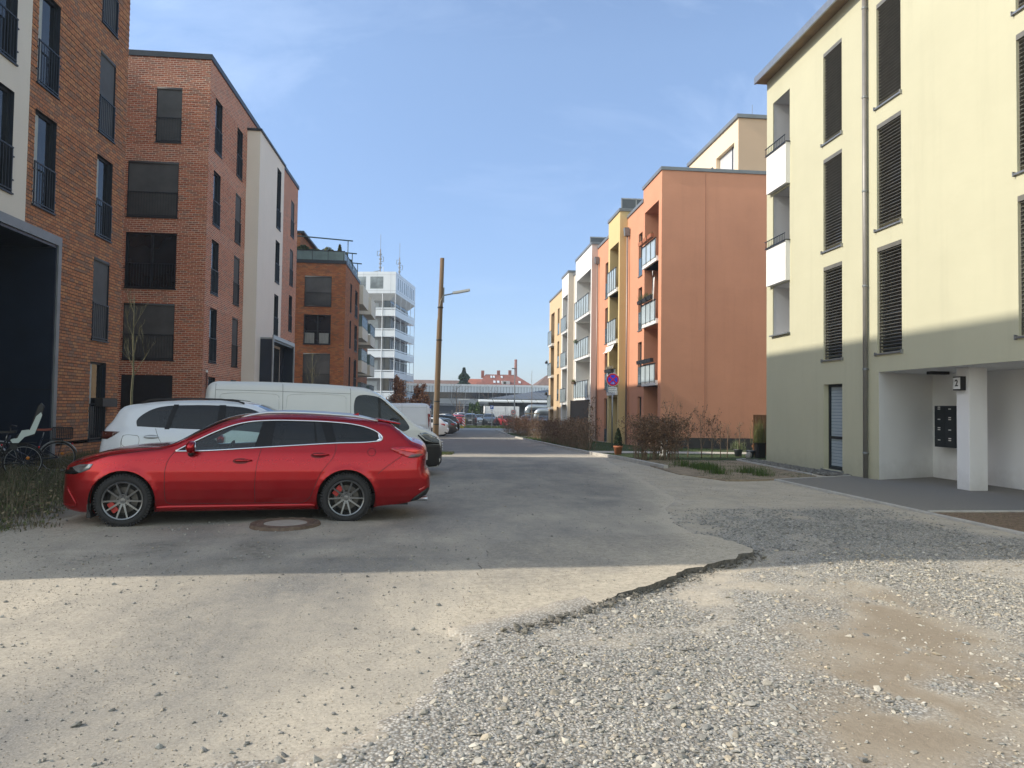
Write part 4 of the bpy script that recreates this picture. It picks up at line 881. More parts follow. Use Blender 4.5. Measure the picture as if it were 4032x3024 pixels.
def asphalt(name, grey, sand, coarse=1.0, bias=0.0):
    g = NG(name); v = g.coord(); at = g.n('ShaderNodeAttribute', attribute_name='zone'); sp = g.n('ShaderNodeSeparateColor'); g.l(at.outputs['Color'], sp.inputs[0])
    n1 = g.noise(v, .55, 8, .62, .4); n2 = g.noise(g.sca(v, (1, .35, 1)), 2.6, 7, .7); n3 = g.noise(v, 9, 6, .75)
    d = g.math('ADD', g.math('ADD', g.math('MULTIPLY', n1, .9), g.math('MULTIPLY', n2, .55)), g.math('MULTIPLY', n3, .35)); d = g.math('ADD', d, g.math('SUBTRACT', sp.outputs[0], 1.35 - bias)); d = g.ramp(d, [(.0, 0.), (.55, 1.)])
    grain = g.noise(v, 75 * coarse, 6, .85); gr = g.mix(g.ramp(grain, [(.42, 0.), (.62, 1.)]), dim(grey, .62), dim(grey, 1.32)); sa = g.mix(g.ramp(g.noise(v, 42 * coarse, 8, .88), [(.40, 0.), (.58, 1.)]), dim(sand, .70), dim(sand, 1.10))
    c = g.mix(d, gr, sa); c = g.mix(g.math('MULTIPLY', sp.outputs[1], g.ramp(n3, [(.38, .15), (.62, 1.)])), c, (.12, .11, .09))
    g.put(g.p.inputs['Base Color'], c); g.p.inputs['Roughness'].default_value = .92; g.p.inputs['Specular IOR Level'].default_value = .2
    b0 = g.bump(grain, .55, .007 / coarse); g.put(g.p.inputs['Normal'], g.bump(n3, .25, .03, b0)); return g.m
def road_z(x, y):
    m = .045 * np.exp(-((x + 2.0) ** 2 + (y - 9.62) ** 2) / .8 ** 2 / 1.0); return gzv(y) + (fbm(x, y, .5, 3, 4) - .5) * .03 * np.clip((22 - y) / 6, 0, 1) + m
MANH = [(-3.2, 9.0), (-.9, 9.0), (-.7, 8.2), (-1.2, 7.3), (-3.0, 7.1), (-3.6, 8.0)]
def road_attr(x, y):
    dust = np.interp(y, [0, 5, 7.5, 12, 16, 22, 30, 60], [.90, .85, .74, .62, .55, .50, .40, .36]); dust = dust + .55 * np.exp(-polydist(x, y, ROAD) / .35) * (x > 0) * (y < 24) * (y > 5)
    dust = dust + .35 * np.exp(-np.maximum(0, 5.6 - x) / .9) * (y > 12) + .35 * np.exp(-((y - 23.5) / 2.2) ** 2)
    dust = dust + np.clip((-x - 3.2) / 4, 0, .35)
    dust = dust - .28 * np.exp(-(((x + 1.6 - .25 * (y - 5)) / .8) ** 2)) * (y < 7.5)
    dark = np.clip(fbm(x, y, 1.9, 5, 6) * 4.2 - 1.7, 0, 1) * soft(x, y, MANH, 1.4) * 1.0 + .5 * soft(x, y, VERGE, 1.6)
    return np.stack([dust, dark, dust * 0, dust * 0 + 1], 1)
sheet('road', ROAD, .16, lambda x, y: road_z(x, y) + .004, asphalt('dusty asphalt', (.235, .225, .205), (.50, .445, .355)), .03, .10, road_attr, near=17)
PATCH0 = [(.11, 5.07), (.14, 5.45), (.3, 6.44), (.41, 7.3), (.6, 8.3), (1.6, 8.75), (2.7, 8.8), (3.1, 9.0), (3.46, 8.55)] + EDGE[::-1][0:13]
PATCH = PATCH0
sheet('asphalt_patch', PATCH, .05, lambda x, y: road_z(x, y) + .010 + .006 * fbm(x, y, 9, 3, 3), asphalt('coarse asphalt', (.225, .215, .195), (.485, .43, .34), .45, .0), .075, .085, road_attr)

# ------------------------------------------------------------------ stones
ico = []; ph_ = (1 + 5 ** .5) / 2
for a, b in ((1, ph_), (-1, ph_), (1, -ph_), (-1, -ph_)): ico += [(0, a, b), (a, b, 0), (b, 0, a)]
ico = np.array(ico) / math.hypot(1, ph_)
from mathutils.geometry import convex_hull_2d
def hull_faces(P):
    bm = bmesh.new(); vs = [bm.verts.new(p) for p in P]; bmesh.ops.convex_hull(bm, input=vs); bm.verts.index_update(); bm.verts.ensure_lookup_table(); f = [[v.index for v in q.verts] for q in bm.faces if len(q.verts) == 3]; n = len(bm.verts)
    co = np.array([v.co[:] for v in bm.verts]); bm.free(); return co, np.array(f)
VAR = []
for i in range(10):
    P = ico * (1 + (rng.random((12, 3)) - .5) * 1.0); VAR.append(hull_faces(P))
def stones(name, xy, size, tone, label, zf, flat=.50, sink=.25, mat=None, kind='stuff'):
    N = len(xy); vi = rng.integers(0, len(VAR), N); Vs = []; Fs = []; Ts = []; base = 0
    ang = rng.random(N) * 2 * np.pi; tilt = (rng.random((N, 2)) - .5) * .7; asp = .7 + .6 * rng.random((N, 2)); zz = zf(xy[:, 0], xy[:, 1])
    for k, (co, fa) in enumerate(VAR):
        m = np.where(vi == k)[0]
        if not len(m): continue
        P = co[None] * np.stack([asp[m, 0], asp[m, 1], np.full(len(m), flat)], 1)[:, None] * size[m][:, None, None]
        P[:, :, 2] += P[:, :, 0] * tilt[m, 0][:, None] + P[:, :, 1] * tilt[m, 1][:, None]
        c, s = np.cos(ang[m])[:, None], np.sin(ang[m])[:, None]; x = P[:, :, 0] * c - P[:, :, 1] * s; y = P[:, :, 0] * s + P[:, :, 1] * c
        P[:, :, 0] = x + xy[m, 0][:, None]; P[:, :, 1] = y + xy[m, 1][:, None]; P[:, :, 2] += (zz[m] + size[m] * flat * (1 - 2 * sink))[:, None]
        Vs.append(P.reshape(-1, 3)); nv = len(co); Fs.append((fa[None] + (base + np.arange(len(m)) * nv)[:, None, None]).reshape(-1)); Ts.append(np.repeat(tone[m], nv, 0)); base += nv * len(m)
    me = set_mesh(name, np.concatenate(Vs), np.concatenate(Fs), 3, mat, [('tone', 'FLOAT_COLOR', np.concatenate(Ts))]); return setp(link(name, me), label, None, None, kind)
def stone_mat():
    g = NG('gravel stone'); at = g.n('ShaderNodeAttribute', attribute_name='tone'); v = g.coord(); f = g.noise(v, 90, 4, .7)
    g.put(g.p.inputs['Base Color'], g.mix(g.ramp(f, [(.4, .0), (.75, .35)]), at.outputs['Color'], (.50, .45, .37))); g.p.inputs['Roughness'].default_value = .85; g.p.inputs['Specular IOR Level'].default_value = .25; return g.m
SM = stone_mat()
TONES = np.array([(.30, .31, .315), (.38, .38, .37), (.45, .44, .41), (.52, .50, .46), (.24, .255, .265), (.34, .35, .355), (.50, .45, .37), (.40, .37, .33), (.60, .59, .56), (.20, .21, .225), (.36, .37, .38)])
def tones(n, idx=None):
    T = TONES[idx] if idx is not None else TONES; t = T[rng.integers(0, len(T), n)] * np.array([[1.02, .975, .875]]) * (.50 + .42 * rng.random((n, 1))); return np.concatenate([t, np.ones((n, 1))], 1)
def ground_z(x, y):
    i = np.clip(np.searchsorted(xs, x) - 1, 0, len(xs) - 2); j = np.clip(np.searchsorted(ys, y) - 1, 0, len(ys) - 2); u = (x - xs[i]) / (xs[i + 1] - xs[i]); v = (y - ys[j]) / (ys[j + 1] - ys[j])
    return (ZG[j, i] * (1 - u) + ZG[j, i + 1] * u) * (1 - v) + (ZG[j + 1, i] * (1 - u) + ZG[j + 1, i + 1] * u) * v
def ground_z_old(x, y):
    z = gzv(y) + (fbm(x, y, .8, 4, 2) - .5) * .05; de = polydist(x, y, EDGE[2:], False); z = z - .065 * np.exp(-(de / .55) ** 2) * np.clip((x - .4) / 1.0, 0, 1) - .005
    return z + .03 * soft(x, y, [(1.2, 4.2), (3.0, 6.0), (3.6, 6.8), (4.6, 7.6), (3.2, 7.6), (1.8, 5.9), (.6, 4.4)], 1.2)
# sampled with a density that follows the gravel fan
def sample(n, x0, x1, y0, y1, df):
    x = x0 + (x1 - x0) * rng.random(n); y = y0 + (y1 - y0) * rng.random(n); k = rng.random(n) < df(x, y); return np.stack([x[k], y[k]], 1)
edge_keep = lambda x, y: ~inpoly(x, y, PATCH)
big = sample(60000, -1.6, 7.6, 2.5, 8.2, lambda x, y: densG(x, y)[0] ** 1.3 * edge_keep(x, y) * np.interp(y, [2.5, 6, 8.2], [1, .95, .7]))
stones('gravel', big, np.clip(rng.lognormal(-4.78, .44, len(big)), .004, .026), tones(len(big)), 'loose grey crushed stone spread over the near right ground', ground_z, mat=SM)
sm = sample(60000, -1.8, 8.2, 2.5, 9.5, lambda x, y: np.clip(densG(x, y)[0] * .55 + .10 * soft(x, y, GRAV, .6) + .6 * soft(x, y, FINES, .4) + .05, 0, 1) * edge_keep(x, y) * (1 - .75 * inpoly(x, y, ROAD)))
stones('grit', sm, .0035 + .0045 * rng.random(len(sm)), tones(len(sm), [1, 2, 3, 6, 7, 8]), 'fine pale grit between the coarse crushed stones', ground_z, mat=SM)
fr = sample(9000, 3.2, 7.4, 7.9, 11.2, lambda x, y: np.clip(soft(x, y, FAR_G, .8) * (fbm(x, y, 1.6, 4, 12) * 3.4 - .9), 0, 1))
stones('shaded_gravel', fr, .008 + .012 * rng.random(len(fr)), tones(len(fr), [0, 1, 4, 5, 9, 10]), 'dark grey stone chips lying in the shade beyond the gravel fan', ground_z, mat=SM)
def scat(x, y):
    c = np.clip(fbm(x, y, .9, 3, 15) * 3.2 - 1.25, 0, 1); e = np.exp(-polydist(x, y, EDGE, False) / .5) * .3
    low = np.exp(-polydist(x, y, [(.3, 4.6), (-.3, 3.4), (-.9, 3.15), (-3, 3.1)], False) / .38) * 1.6
    return np.clip((.05 + .30 * c * np.interp(y, [2.5, 5, 8, 14], [1.1, .55, .45, .25]) + low * .8 + 1.0 * np.clip(fbm(x, y, 1.9, 5, 6) * 4.2 - 1.7, 0, 1) * soft(x, y, MANH, 1.4) + .35 * np.clip(fbm(x, y, 1.6, 3, 19) * 4 - 1.9, 0, 1) * np.clip((-x - 1.6) / 1.5, 0, 1) * (y < 8)) * inpoly(x, y, ROAD) * (polydist(x, y, ROAD) > .02) * ~inpoly(x, y, PATCH), 0, 1)
so = sample(46000, -6.5, 5.4, 2.6, 20, scat)
stones('scattered_stones', so, np.clip(rng.lognormal(-5.15, .45, len(so)), .003, .020), tones(len(so), [0, 4, 9, 5, 10, 4, 1, 7, 9]), 'dark pebbles scattered over the dusty asphalt', lambda x, y: road_z(x, y) + .004, flat=.75, mat=SM)
gr_ = sample(75000, -4.6, 3.6, 2.9, 8.2, lambda x, y: inpoly(x, y, ROAD) * (.35 + .65 * np.clip(fbm(x, y, 2.4, 4, 51) * 3 - 1, 0, 1)) * np.interp(y, [2.9, 8.2], [1, .5]))
stones('road_grit', gr_, .0012 + .0026 * rng.random(len(gr_)) ** 2, tones(len(gr_), [0, 4, 9, 7, 2, 6]) * np.array([.9, .85, .78, 1]), 'fine dark and pale grit strewn over the near asphalt', lambda x, y: road_z(x, y) + .004 + np.where(inpoly(x, y, PATCH), .009, 0), flat=.8, mat=SM)
sp_ = sample(900, .2, 3.5, 5, 9, lambda x, y: inpoly(x, y, PATCH) * .35)
stones('patch_stones', sp_, .003 + .007 * rng.random(len(sp_))**2, tones(len(sp_), [0, 4, 1, 7]), 'a few small pebbles on the coarse asphalt patch', lambda x, y: road_z(x, y) + .02, mat=SM)
dt = sample(7000, 3.8, 8.2, 9.0, 21, lambda x, y: (fbm(x, y, 1.3, 3, 17) > .5) * .5 * ~inpoly(x, y, ROAD) * (x < 7.6))
stones('dirt_pebbles', dt, .004 + .009 * rng.random(len(dt))**2, tones(len(dt), [1, 2, 6, 7, 0]), 'small pebbles on the sandy strip before the entrance paving', ground_z, mat=SM)

# crumbs broken off the asphalt edge
cr_t = []
for i in range(2, len(EDGE) - 1):
    a_, b_ = np.array(EDGE[i]), np.array(EDGE[i + 1]); L_ = np.hypot(*(b_ - a_)); n_ = int(L_ * 150); f_ = rng.random((n_, 1)); nn = np.array([(b_ - a_)[1], -(b_ - a_)[0]]) / L_; cr_t.append(a_ + (b_ - a_) * f_ + nn * np.abs(rng.normal(size=(n_, 1))) * .085 - nn * .02)
cr_t = np.concatenate(cr_t); stones('asphalt_crumbs', cr_t, np.clip(rng.lognormal(-4.7, .5, len(cr_t)), .004, .035), tones(len(cr_t), [4, 9, 0, 9]) * np.array([.62, .58, .52, 1]), 'dark crumbs of asphalt fallen along the broken road edge', lambda x, y: ground_z(x, y) + .012, flat=.6, mat=SM)

# ------------------------------------------------------------------ manhole
mh = thing('manhole_cover', 'round manhole cover with rusty ring and pale centre beside the red estate car', 'manhole cover', (-2.0, 9.42, .05))
q = MB(); zc = .052; rust = pm('rusty cast iron', (.14, .10, .075), .8, .3, .3, 14, bump=.5, bscale=50)
q.lathe([(.27, zc - .02), (.27, zc + .012), (.285, zc + .018), (.31, zc + .012), (.33, zc + .018), (.355, zc + .010), (.375, zc + .018), (.43, zc + .016), (.445, zc - .04)], 48, (-2.0, 9.42, 0))
q.build('ring', rust, mh, smooth=False)
q = MB(); q.lathe([(.0, zc + .013), (.268, zc + .010), (.27, zc - .01)], 40, (-2.0, 9.42, 0)); q.build('concrete_disc', pm('dusty concrete', (.33, .31, .27), .9, 0, .12, 8, bump=.3), mh)
q = MB()
for k in range(16): a = 2 * math.pi * k / 16; q.M = Matrix.Translation((-2.0, 9.42, 0)) @ Matrix.Rotation(a, 4, 'Z'); q.box(.385, .415, -.035, .035, zc + .014, zc + .022)
q.build('grip_pattern', rust, mh)

# ------------------------------------------------------------------ pavements, kerbs, lawn
CON = pm('pale kerb stone', (.42, .40, .36), .9, 0, .16, 3, bump=.3, bscale=60, dirt=.35)
PAV = asphalt('entrance paving', (.235, .22, .195), (.29, .27, .235), 1.2, -.25)
sheet('entrance_paving', [(7.66, 10.66), (9.5, 10.72), (12.1, 10.72), (14, 1), (12.1, 1), (12.1, 16.6), (10.2, 15.9), (10.2, 16.7), (7.66, 15.75)][0:3] + [(12.1, 16.55), (10.15, 15.75), (10.05, 15.75), (10.05, 16.62), (7.66, 15.72)], .5, lambda x, y: x * 0 + .03, PAV, .12, 0, lambda x, y: np.stack([x * 0 + .35, x * 0, x * 0, x * 0 + 1], 1))
sheet('entrance_paving', [(9.6, 1.0), (12.1, 1.0), (12.1, 10.72), (9.6, 10.7)], .5, lambda x, y: x * 0 + .03, PAV, .12, 0, lambda x, y: np.stack([x * 0 + .35, x * 0, x * 0, x * 0 + 1], 1))
def kerb(name, path, w, h, top=.0, gap=1.0, z=None):
    q = MB(); P = [Vector((a, b, 0)) for a, b in path]; 
    for a, b in zip(P, P[1:]):
        L_ = (b - a).length; n = max(1, round(L_ / gap)); t = (b - a) / L_; s = Vector((-t.y, t.x, 0)) * w / 2
        for i in range(n):
            p0 = a + t * (L_ * i / n + .004); p1 = a + t * (L_ * (i + 1) / n - .004); z0 = gz(0, p0.y); z1 = gz(0, p1.y)
            c = [(p0 - s, z0), (p0 + s, z0), (p1 + s, z1), (p1 - s, z1)]; lo = [q.pt((v.x, v.y, zz - .15)) for v, zz in c]; hi = [q.pt((v.x, v.y, zz + h)) for v, zz in c]
            q.face(hi)
            for k in range(4): q.face([lo[k], lo[(k + 1) % 4], hi[(k + 1) % 4], hi[k]])
    return setp(q.build(name, CON, None, bevel=.008), kind='structure')
kerb('kerb', [(5.55, 76), (5.5, 60), (5.45, 43), (5.35, 30), (5.40, 24.5), (5.95, 18.6)], .12, .10)
kerb('kerb', [(7.62, 15.75), (7.62, 10.75), (7.66, 1.5)], .08, .035); kerb('kerb', [(7.7, 10.68), (9.6, 10.7)], .08, .04); kerb('kerb', [(7.7, 15.76), (10.02, 16.75)], .07, .035)
kerb('kerb', [(9.15, 16.9), (9.35, 22.0), (9.9, 22.6)], .06, .05)
def flat(name, pts, z, mat, jag=0, sp=.4, drop=.08):
    return sheet(name, pts, sp, lambda x, y: gzv(y) + z + (fbm(x, y, 1.2, 3, 3) - .5) * .02, mat, drop, jag)
SOIL = pm('bare sandy soil', (.26, .205, .14), .95, 0, .3, 4, bump=.8, bscale=18, dirt=.6); LAWN = pm('lawn soil', (.035, .055, .015), .95, 0, .3, 6, bump=.8, bscale=40)
BED = [(5.8, 19.6), (5.75, 17), (6.4, 15.6), (7.6, 15.75), (9.1, 16.65), (9.25, 21.7), (6.6, 21.9), (5.95, 21.5)]
flat('planting_soil', BED, .02, SOIL, .2); LAWNP = [(5.5, 24.2), (5.95, 22.0), (6.6, 21.95), (9.25, 21.8), (9.8, 22.7), (16, 22.7), (16, 26.4), (5.5, 26.4)]
flat('lawn', LAWNP, .022, LAWN); LAWN2 = [(5.5, 28.3), (16, 28.3), (16, 32.7), (10.1, 32.75), (9.6, 45), (9.6, 66), (5.6, 66), (5.55, 43), (5.45, 30)]
flat('lawn', LAWN2, .022, LAWN, sp=1.2)
flat('path', [(5.45, 26.42), (18, 26.42), (18, 28.28), (5.45, 28.28)], .03, pm('pale path', (.46, .42, .35), .9, 0, .1, 2, bump=.2))
MUL = pm('wood chip mulch', (.17, .115, .07), .95, 0, .5, 22, bump=.9, bscale=30); flat('mulch', [(7.72, 1.5), (9.55, 1.5), (9.55, 10.62), (7.72, 10.62)], .02, MUL)
VER2 = [(-2.4, 83.5), (5.6, 83.5), (30, 83.6), (30, 88.8), (-9, 88.8), (-9, 83.5)]
sheet('road_verge', [(-20, 84.6), (40, 84.6), (40, 88.5), (-20, 88.5)], 2, lambda x, y: gzv(y) + .12, pm('verge grass', (.15, .16, .05), .95, 0, .3, 2), .2)
sheet('car_park', [(-40, 88.6), (45, 88.6), (45, 149), (-40, 149)], 6, lambda x, y: gzv(y) + .03, pm('car park asphalt', (.20, .20, .20), .9, 0, .15, .6), .1)
sheet('road', [(-60, 76.2), (60, 76.2), (60, 84.4), (-60, 84.4)], 3, lambda x, y: gzv(y) + .012, pm('cross road', (.30, .29, .27), .9, 0, .1, .5), .02)

# ------------------------------------------------------------------ vehicles
def spline(P, step=.05, closed=False):
    """Catmull-Rom through rows of P (first two columns are position)"""
    P = np.array(P, float); n = len(P); out = []
    for i in range(n - 1):
        p0, p1, p2, p3 = P[max(i - 1, 0)], P[i], P[i + 1], P[min(i + 2, n - 1)]
        L_ = np.hypot(*(p2 - p1)[:2]); k = max(1, int(round(L_ / step)))
        # centripetal-ish damping: keep tangents short on uneven spacing
        d0 = max(np.hypot(*(p1 - p0)[:2]), 1e-3); d1 = max(L_, 1e-3); d2 = max(np.hypot(*(p3 - p2)[:2]), 1e-3)
        m1 = (p2 - p1) if i == 0 else ((p1 - p0) / d0 * d1 + (p2 - p1) * d0 / d1 * 1.0) / (d0 + d1) * d1 if False else ((p1 - p0) / d0 + (p2 - p1) / d1) * .5 * d1
        m2 = (p2 - p1) if i == n - 2 else ((p2 - p1) / d1 + (p3 - p2) / d2) * .5 * d1
        for j in range(k):
            t = j / k; h = (2 * t ** 3 - 3 * t * t + 1, t ** 3 - 2 * t * t + t, -2 * t ** 3 + 3 * t * t, t ** 3 - t * t); out.append(h[0] * p1 + h[1] * m1 + h[2] * p2 + h[3] * m2)
    out.append(P[-1]); return np.array(out)

def paint(name, c, metal=.35, rough=.32, coat=1.0, flake=.0):
    g = NG(name); v = g.coord(); n = g.noise(v, 2.2, 5, .6); low = g.n('ShaderNodeSeparateXYZ'); g.l(v, low.inputs[0])
    dust = g.math('MULTIPLY', g.ramp(low.outputs[2], [(.12, 1.), (.95, .05)]), g.ramp(g.noise(v, 7, 6, .7), [(.3, .15), (.7, .5)]))
    g.put(g.p.inputs['Base Color'], g.mix(g.math('MULTIPLY', dust, .22), g.mix(n, dim(c, .94), dim(c, 1.06)), (.20, .17, .13)))
    g.p.inputs['Metallic'].default_value = metal; g.put(g.p.inputs['Roughness'], g.math('ADD', rough, g.math('MULTIPLY', dust, .4))); g.p.inputs['Coat Weight'].default_value = coat; g.put(g.p.inputs['Coat Roughness'], g.math('ADD', .06, g.math('MULTIPLY', dust, .25))); return g.m
CM = dict(chrome=pm('chrome', (.70, .71, .73), .12, 1, .05), alu=pm('satin aluminium', (.52, .54, .57), .28, .9, .05), dark=pm('car black plastic', (.013, .013, .014), .55, 0, .2, 8), gloss=pm('gloss black', (.006, .006, .007), .25, 0, .1, 3, spec=.25),
 tint=clearglass('tinted privacy glass', (.07, .075, .08), .035), clear=clearglass('clear green glass', (.70, .80, .76), .045), seat=pm('seat fabric', (.035, .034, .034), .9), rim=pm('dark silver rim', (.17, .175, .185), .3, .85, .1, 5), rimd=pm('rim recess', (.03, .03, .032), .5, .5), cal=pm('red caliper', (.38, .02, .015), .5), disc=pm('brake disc', (.09, .085, .08), .45, .8),
 lamp=pm('lamp glass', (.20, .22, .24), .10, .5, .5, 14, coat=1), red=pm('red lamp glass', (.42, .010, .012), .10, 0, .3, 16, coat=1), orange=pm('amber lamp', (.6, .2, .02), .2), tyre=M_['rubber'], inner=pm('interior grey', (.10, .10, .10), .8), plate=pm('number plate', (.65, .66, .64), .4))

class Car:
    """side view polygons are draped over an analytic half-width function"""
    def __init__(s, root, out_top, bottom, W, arches, n_exp=2.6, x0f=1.2, x0r=-1.4, endw=.62, res=.07, gh=None):
        # out_top: rows (x, z, r, bulge) from front bottom over the roof to rear bottom
        s.root = root; s.top = spline(out_top, .045 if res < .09 else .12); s.W = np.array(W); s.arches = arches; s.res = res; s.ne = n_exp; s.x0f, s.x0r, s.endw = x0f, x0r, endw
        bt = []
        b0, b1 = s.top[-1][:2], s.top[0][:2]; pts = [tuple(b0)] + list(bottom) + [tuple(b1)]
        for (xa, za), (xb, zb) in zip(pts, pts[1:]):
            k = max(1, int(math.hypot(xb - xa, zb - za) / .08)); bt += [(xa + (xb - xa) * j / k, za + (zb - za) * j / k) for j in range(k)]
        s.outline = [tuple(p[:2]) for p in s.top] + bt[1:]
        # cut arches out of the bottom edge: handled as holes by region tests
        d = np.gradient(s.top[:, :2], axis=0); d /= np.hypot(d[:, 0], d[:, 1])[:, None] + 1e-9; s.nrm = np.stack([d[:, 1], -d[:, 0]], 1) * (1 if True else 1)
        c = s.top[:, :2].mean(0); s.nrm *= np.sign(((s.top[:, :2] - c) * s.nrm).sum(1).mean())
        z = s.top[:, 1]; x = s.top[:, 0]; zz = np.linspace(z.min(), z.max(), 80); s._zz = zz
        xf = []; xr = []
        O = np.array(s.outline)
        for q in zz:
            cr = []
            for i in range(len(O)):
                a, b = O[i], O[(i + 1) % len(O)]
                if (a[1] - q) * (b[1] - q) <= 0 and a[1] != b[1]: cr.append(a[0] + (q - a[1]) / (b[1] - a[1]) * (b[0] - a[0]))
            xf.append(max(cr) if cr else 0); xr.append(min(cr) if cr else 0)
        s._xf = np.array(xf); s._xr = np.array(xr)
    def base(s, x, z):
        w = np.interp(z, s.W[:, 0], s.W[:, 1]); xf = np.interp(z, s._zz, s._xf); xr = np.interp(z, s._zz, s._xr)
        xfm = s._xf[s._zz < 1.0].max(); xrm = s._xr[s._zz < 1.2].min()
        t = np.clip((x - s.x0f) / (xfm + .02 - s.x0f), 0, 1.0); t2 = np.clip((s.x0r - x) / (s.x0r - xrm + .02), 0, 1.0)
        k = (1 - (1 - s.endw) * t ** s.ne) * (1 - (1 - min(1, s.endw + .16)) * t2 ** s.ne); return w * k
    def S(s, x, z):
        x = np.atleast_1d(np.asarray(x, float)); z = np.atleast_1d(np.asarray(z, float)); b = s.base(x, z)
        T = s.top; d = np.full(x.shape, 1e9); r = np.zeros(x.shape)
        for i in range(len(T) - 1):
            x0, z0 = T[i, 0], T[i, 1]; dx, dz = T[i + 1, 0] - x0, T[i + 1, 1] - z0; L2 = dx * dx + dz * dz + 1e-12; t = np.clip(((x - x0) * dx + (z - z0) * dz) / L2, 0, 1)
            dd = np.hypot(x - x0 - t * dx, z - z0 - t * dz); m = dd < d; d = np.where(m, dd, d); r = np.where(m, T[i, 2] + t * (T[i + 1, 2] - T[i, 2]), r)
        q = np.clip(1 - d / np.maximum(r, 1e-4), 0, 1); y = b - r * (1 - np.sqrt(np.maximum(0, 1 - q * q)))
        # raised lips round the wheel arches
        for ax, az, ar in s.arches: da = np.hypot(x - ax, z - az) - ar; y = y + .012 * np.exp(-(da / .035) ** 2)
        if getattr(s, 'crease', None) is not None:
            for (cx, cz, amp, wd) in s.crease: zc = np.interp(x, cx, cz); y = y + amp * np.exp(-((z - zc) / wd) ** 2) * ((x > cx[0]) & (x < cx[-1]))
        return y
    def patch(s, name, poly, mat, off=0.0, parent=None, holes=(), side=1, thick=0, res=None, ringpts=True, mats=None, smoothn=True):
        """polygon in side view draped on the body; side=+1 left, -1 right"""
        res = res or s.res; pts = []; edges = []
        def addloop(P, den):
            P = [p for i, p in enumerate(P) if math.dist(p, P[i - 1]) > 1e-4]; b = len(pts); L_ = []
            for i in range(len(P)):
                a, c = P[i], P[(i + 1) % len(P)]; k = max(1, int(math.dist(a, c) / den)); L_ += [(a[0] + (c[0] - a[0]) * j / k, a[1] + (c[1] - a[1]) * j / k) for j in range(k)]
            pts.extend(Vector(p) for p in L_); edges.extend((b + i, b + (i + 1) % len(L_)) for i in range(len(L_))); return L_
        P = addloop(poly, res); H = [addloop(h, res) for h in holes]
        x0, x1 = min(p[0] for p in P), max(p[0] for p in P); z0, z1 = min(p[1] for p in P), max(p[1] for p in P)
        gx, gzz = np.meshgrid(np.arange(x0, x1, res), np.arange(z0, z1, res * .8)); A = np.stack([gx.ravel(), gzz.ravel()], 1)
        if ringpts:
            ex = []
            for i in range(0, len(s.top)):
                p, nn, r = s.top[i, :2], s.nrm[i], s.top[i, 2]
                for f in (.04, .14, .3, .55, .85): ex.append(p - nn * r * f)
            A = np.concatenate([A, np.array(ex)])
        m = inpoly(A[:, 0], A[:, 1], P)
        for h in H: m &= ~inpoly(A[:, 0], A[:, 1], h)
        A = A[m]
        if len(A):
            d = polydist(A[:, 0], A[:, 1], P)
            for h in H: d = np.minimum(d, polydist(A[:, 0], A[:, 1], h))
            A = A[d > res * .16]
            key = np.round(A / (res * .22)).astype(int); _, ui = np.unique(key, axis=0, return_index=True); A = A[ui]
        allp = pts + [Vector(a) for a in A]
        vo, ed, fa, _, _, _ = delaunay_2d_cdt(allp, edges, [], 0, 1e-6); V2 = np.array([tuple(v) for v in vo]); cen = np.array([V2[list(f)].mean(0) for f in fa])
        kp = inpoly(cen[:, 0], cen[:, 1], P)
        for h in H: kp &= ~inpoly(cen[:, 0], cen[:, 1], h)
        fa = [tuple(f) for f, k in zip(fa, kp) if k]; y = (s.S(V2[:, 0], V2[:, 1]) + off) * side
        e = .003; nx = -(s.S(V2[:, 0] + e, V2[:, 1]) - s.S(V2[:, 0] - e, V2[:, 1])) / (2 * e); nz_ = -(s.S(V2[:, 0], V2[:, 1] + e) - s.S(V2[:, 0], V2[:, 1] - e)) / (2 * e); cl = lambda a: np.clip(a, -12, 12)
        N = np.stack([cl(nx), np.full(len(nx), float(side)), cl(nz_)], 1); N /= np.linalg.norm(N, axis=1)[:, None]
        me = bpy.data.meshes.new(name); V3 = np.column_stack([V2[:, 0], y, V2[:, 1]])
        if side > 0: fa = [f[::-1] for f in fa]
        vv = [tuple(p) for p in V3]; nf = len(fa)
        if thick:
            nb = len(vv); vv += [(p[0], p[1] - thick * side, p[2]) for p in V3]; cnt = {}
            for f in fa:
                for i in range(len(f)): k = (f[i], f[(i + 1) % len(f)]); cnt[k] = 1
            bd = [k for k in cnt if (k[1], k[0]) not in cnt]; fa = fa + [(b, a, a + nb, b + nb) for a, b in bd]
        me.from_pydata(vv, [], fa); me.materials.append(mat); me.polygons.foreach_set('use_smooth', [True] * nf + [False] * (len(fa) - nf)); me.update()
        if smoothn and not thick: me.normals_split_custom_set_from_vertices([tuple(n) for n in N])
        return link(name, me, parent or s.root)
    def wrap(s, name, x_from, x_to, mat, parent=None, off=0.0, seg=None, nt=17, t0=-1, t1=1, exp=2.2):
        """section of the outline carried across the car, between indices of the spline"""
        i0, i1 = seg; T = s.top[i0:i1 + 1]; Nn = s.nrm[i0:i1 + 1]; ys = s.S(T[:, 0], T[:, 1]); vs = []; nrm = []
        for p, n, y in zip(T, Nn, ys):
            for t in np.linspace(t0, t1, nt):
                tt = math.copysign(abs(t) ** .8, t); b = p[3] * (1 - abs(tt) ** exp) + off; vs.append((p[0] + n[0] * b, y * tt, p[1] + n[1] * b))
        me = bpy.data.meshes.new(name); m = len(T); fs = [(i * nt + j, i * nt + j + 1, (i + 1) * nt + j + 1, (i + 1) * nt + j) for i in range(m - 1) for j in range(nt - 1)]
        me.from_pydata(vs, [], fs); me.materials.append(mat); me.polygons.foreach_set('use_smooth', [True] * len(fs)); me.update(); return link(name, me, parent or s.root)
    def idx(s, x, z): return int(np.argmin(np.hypot(s.top[:, 0] - x, s.top[:, 1] - z)))
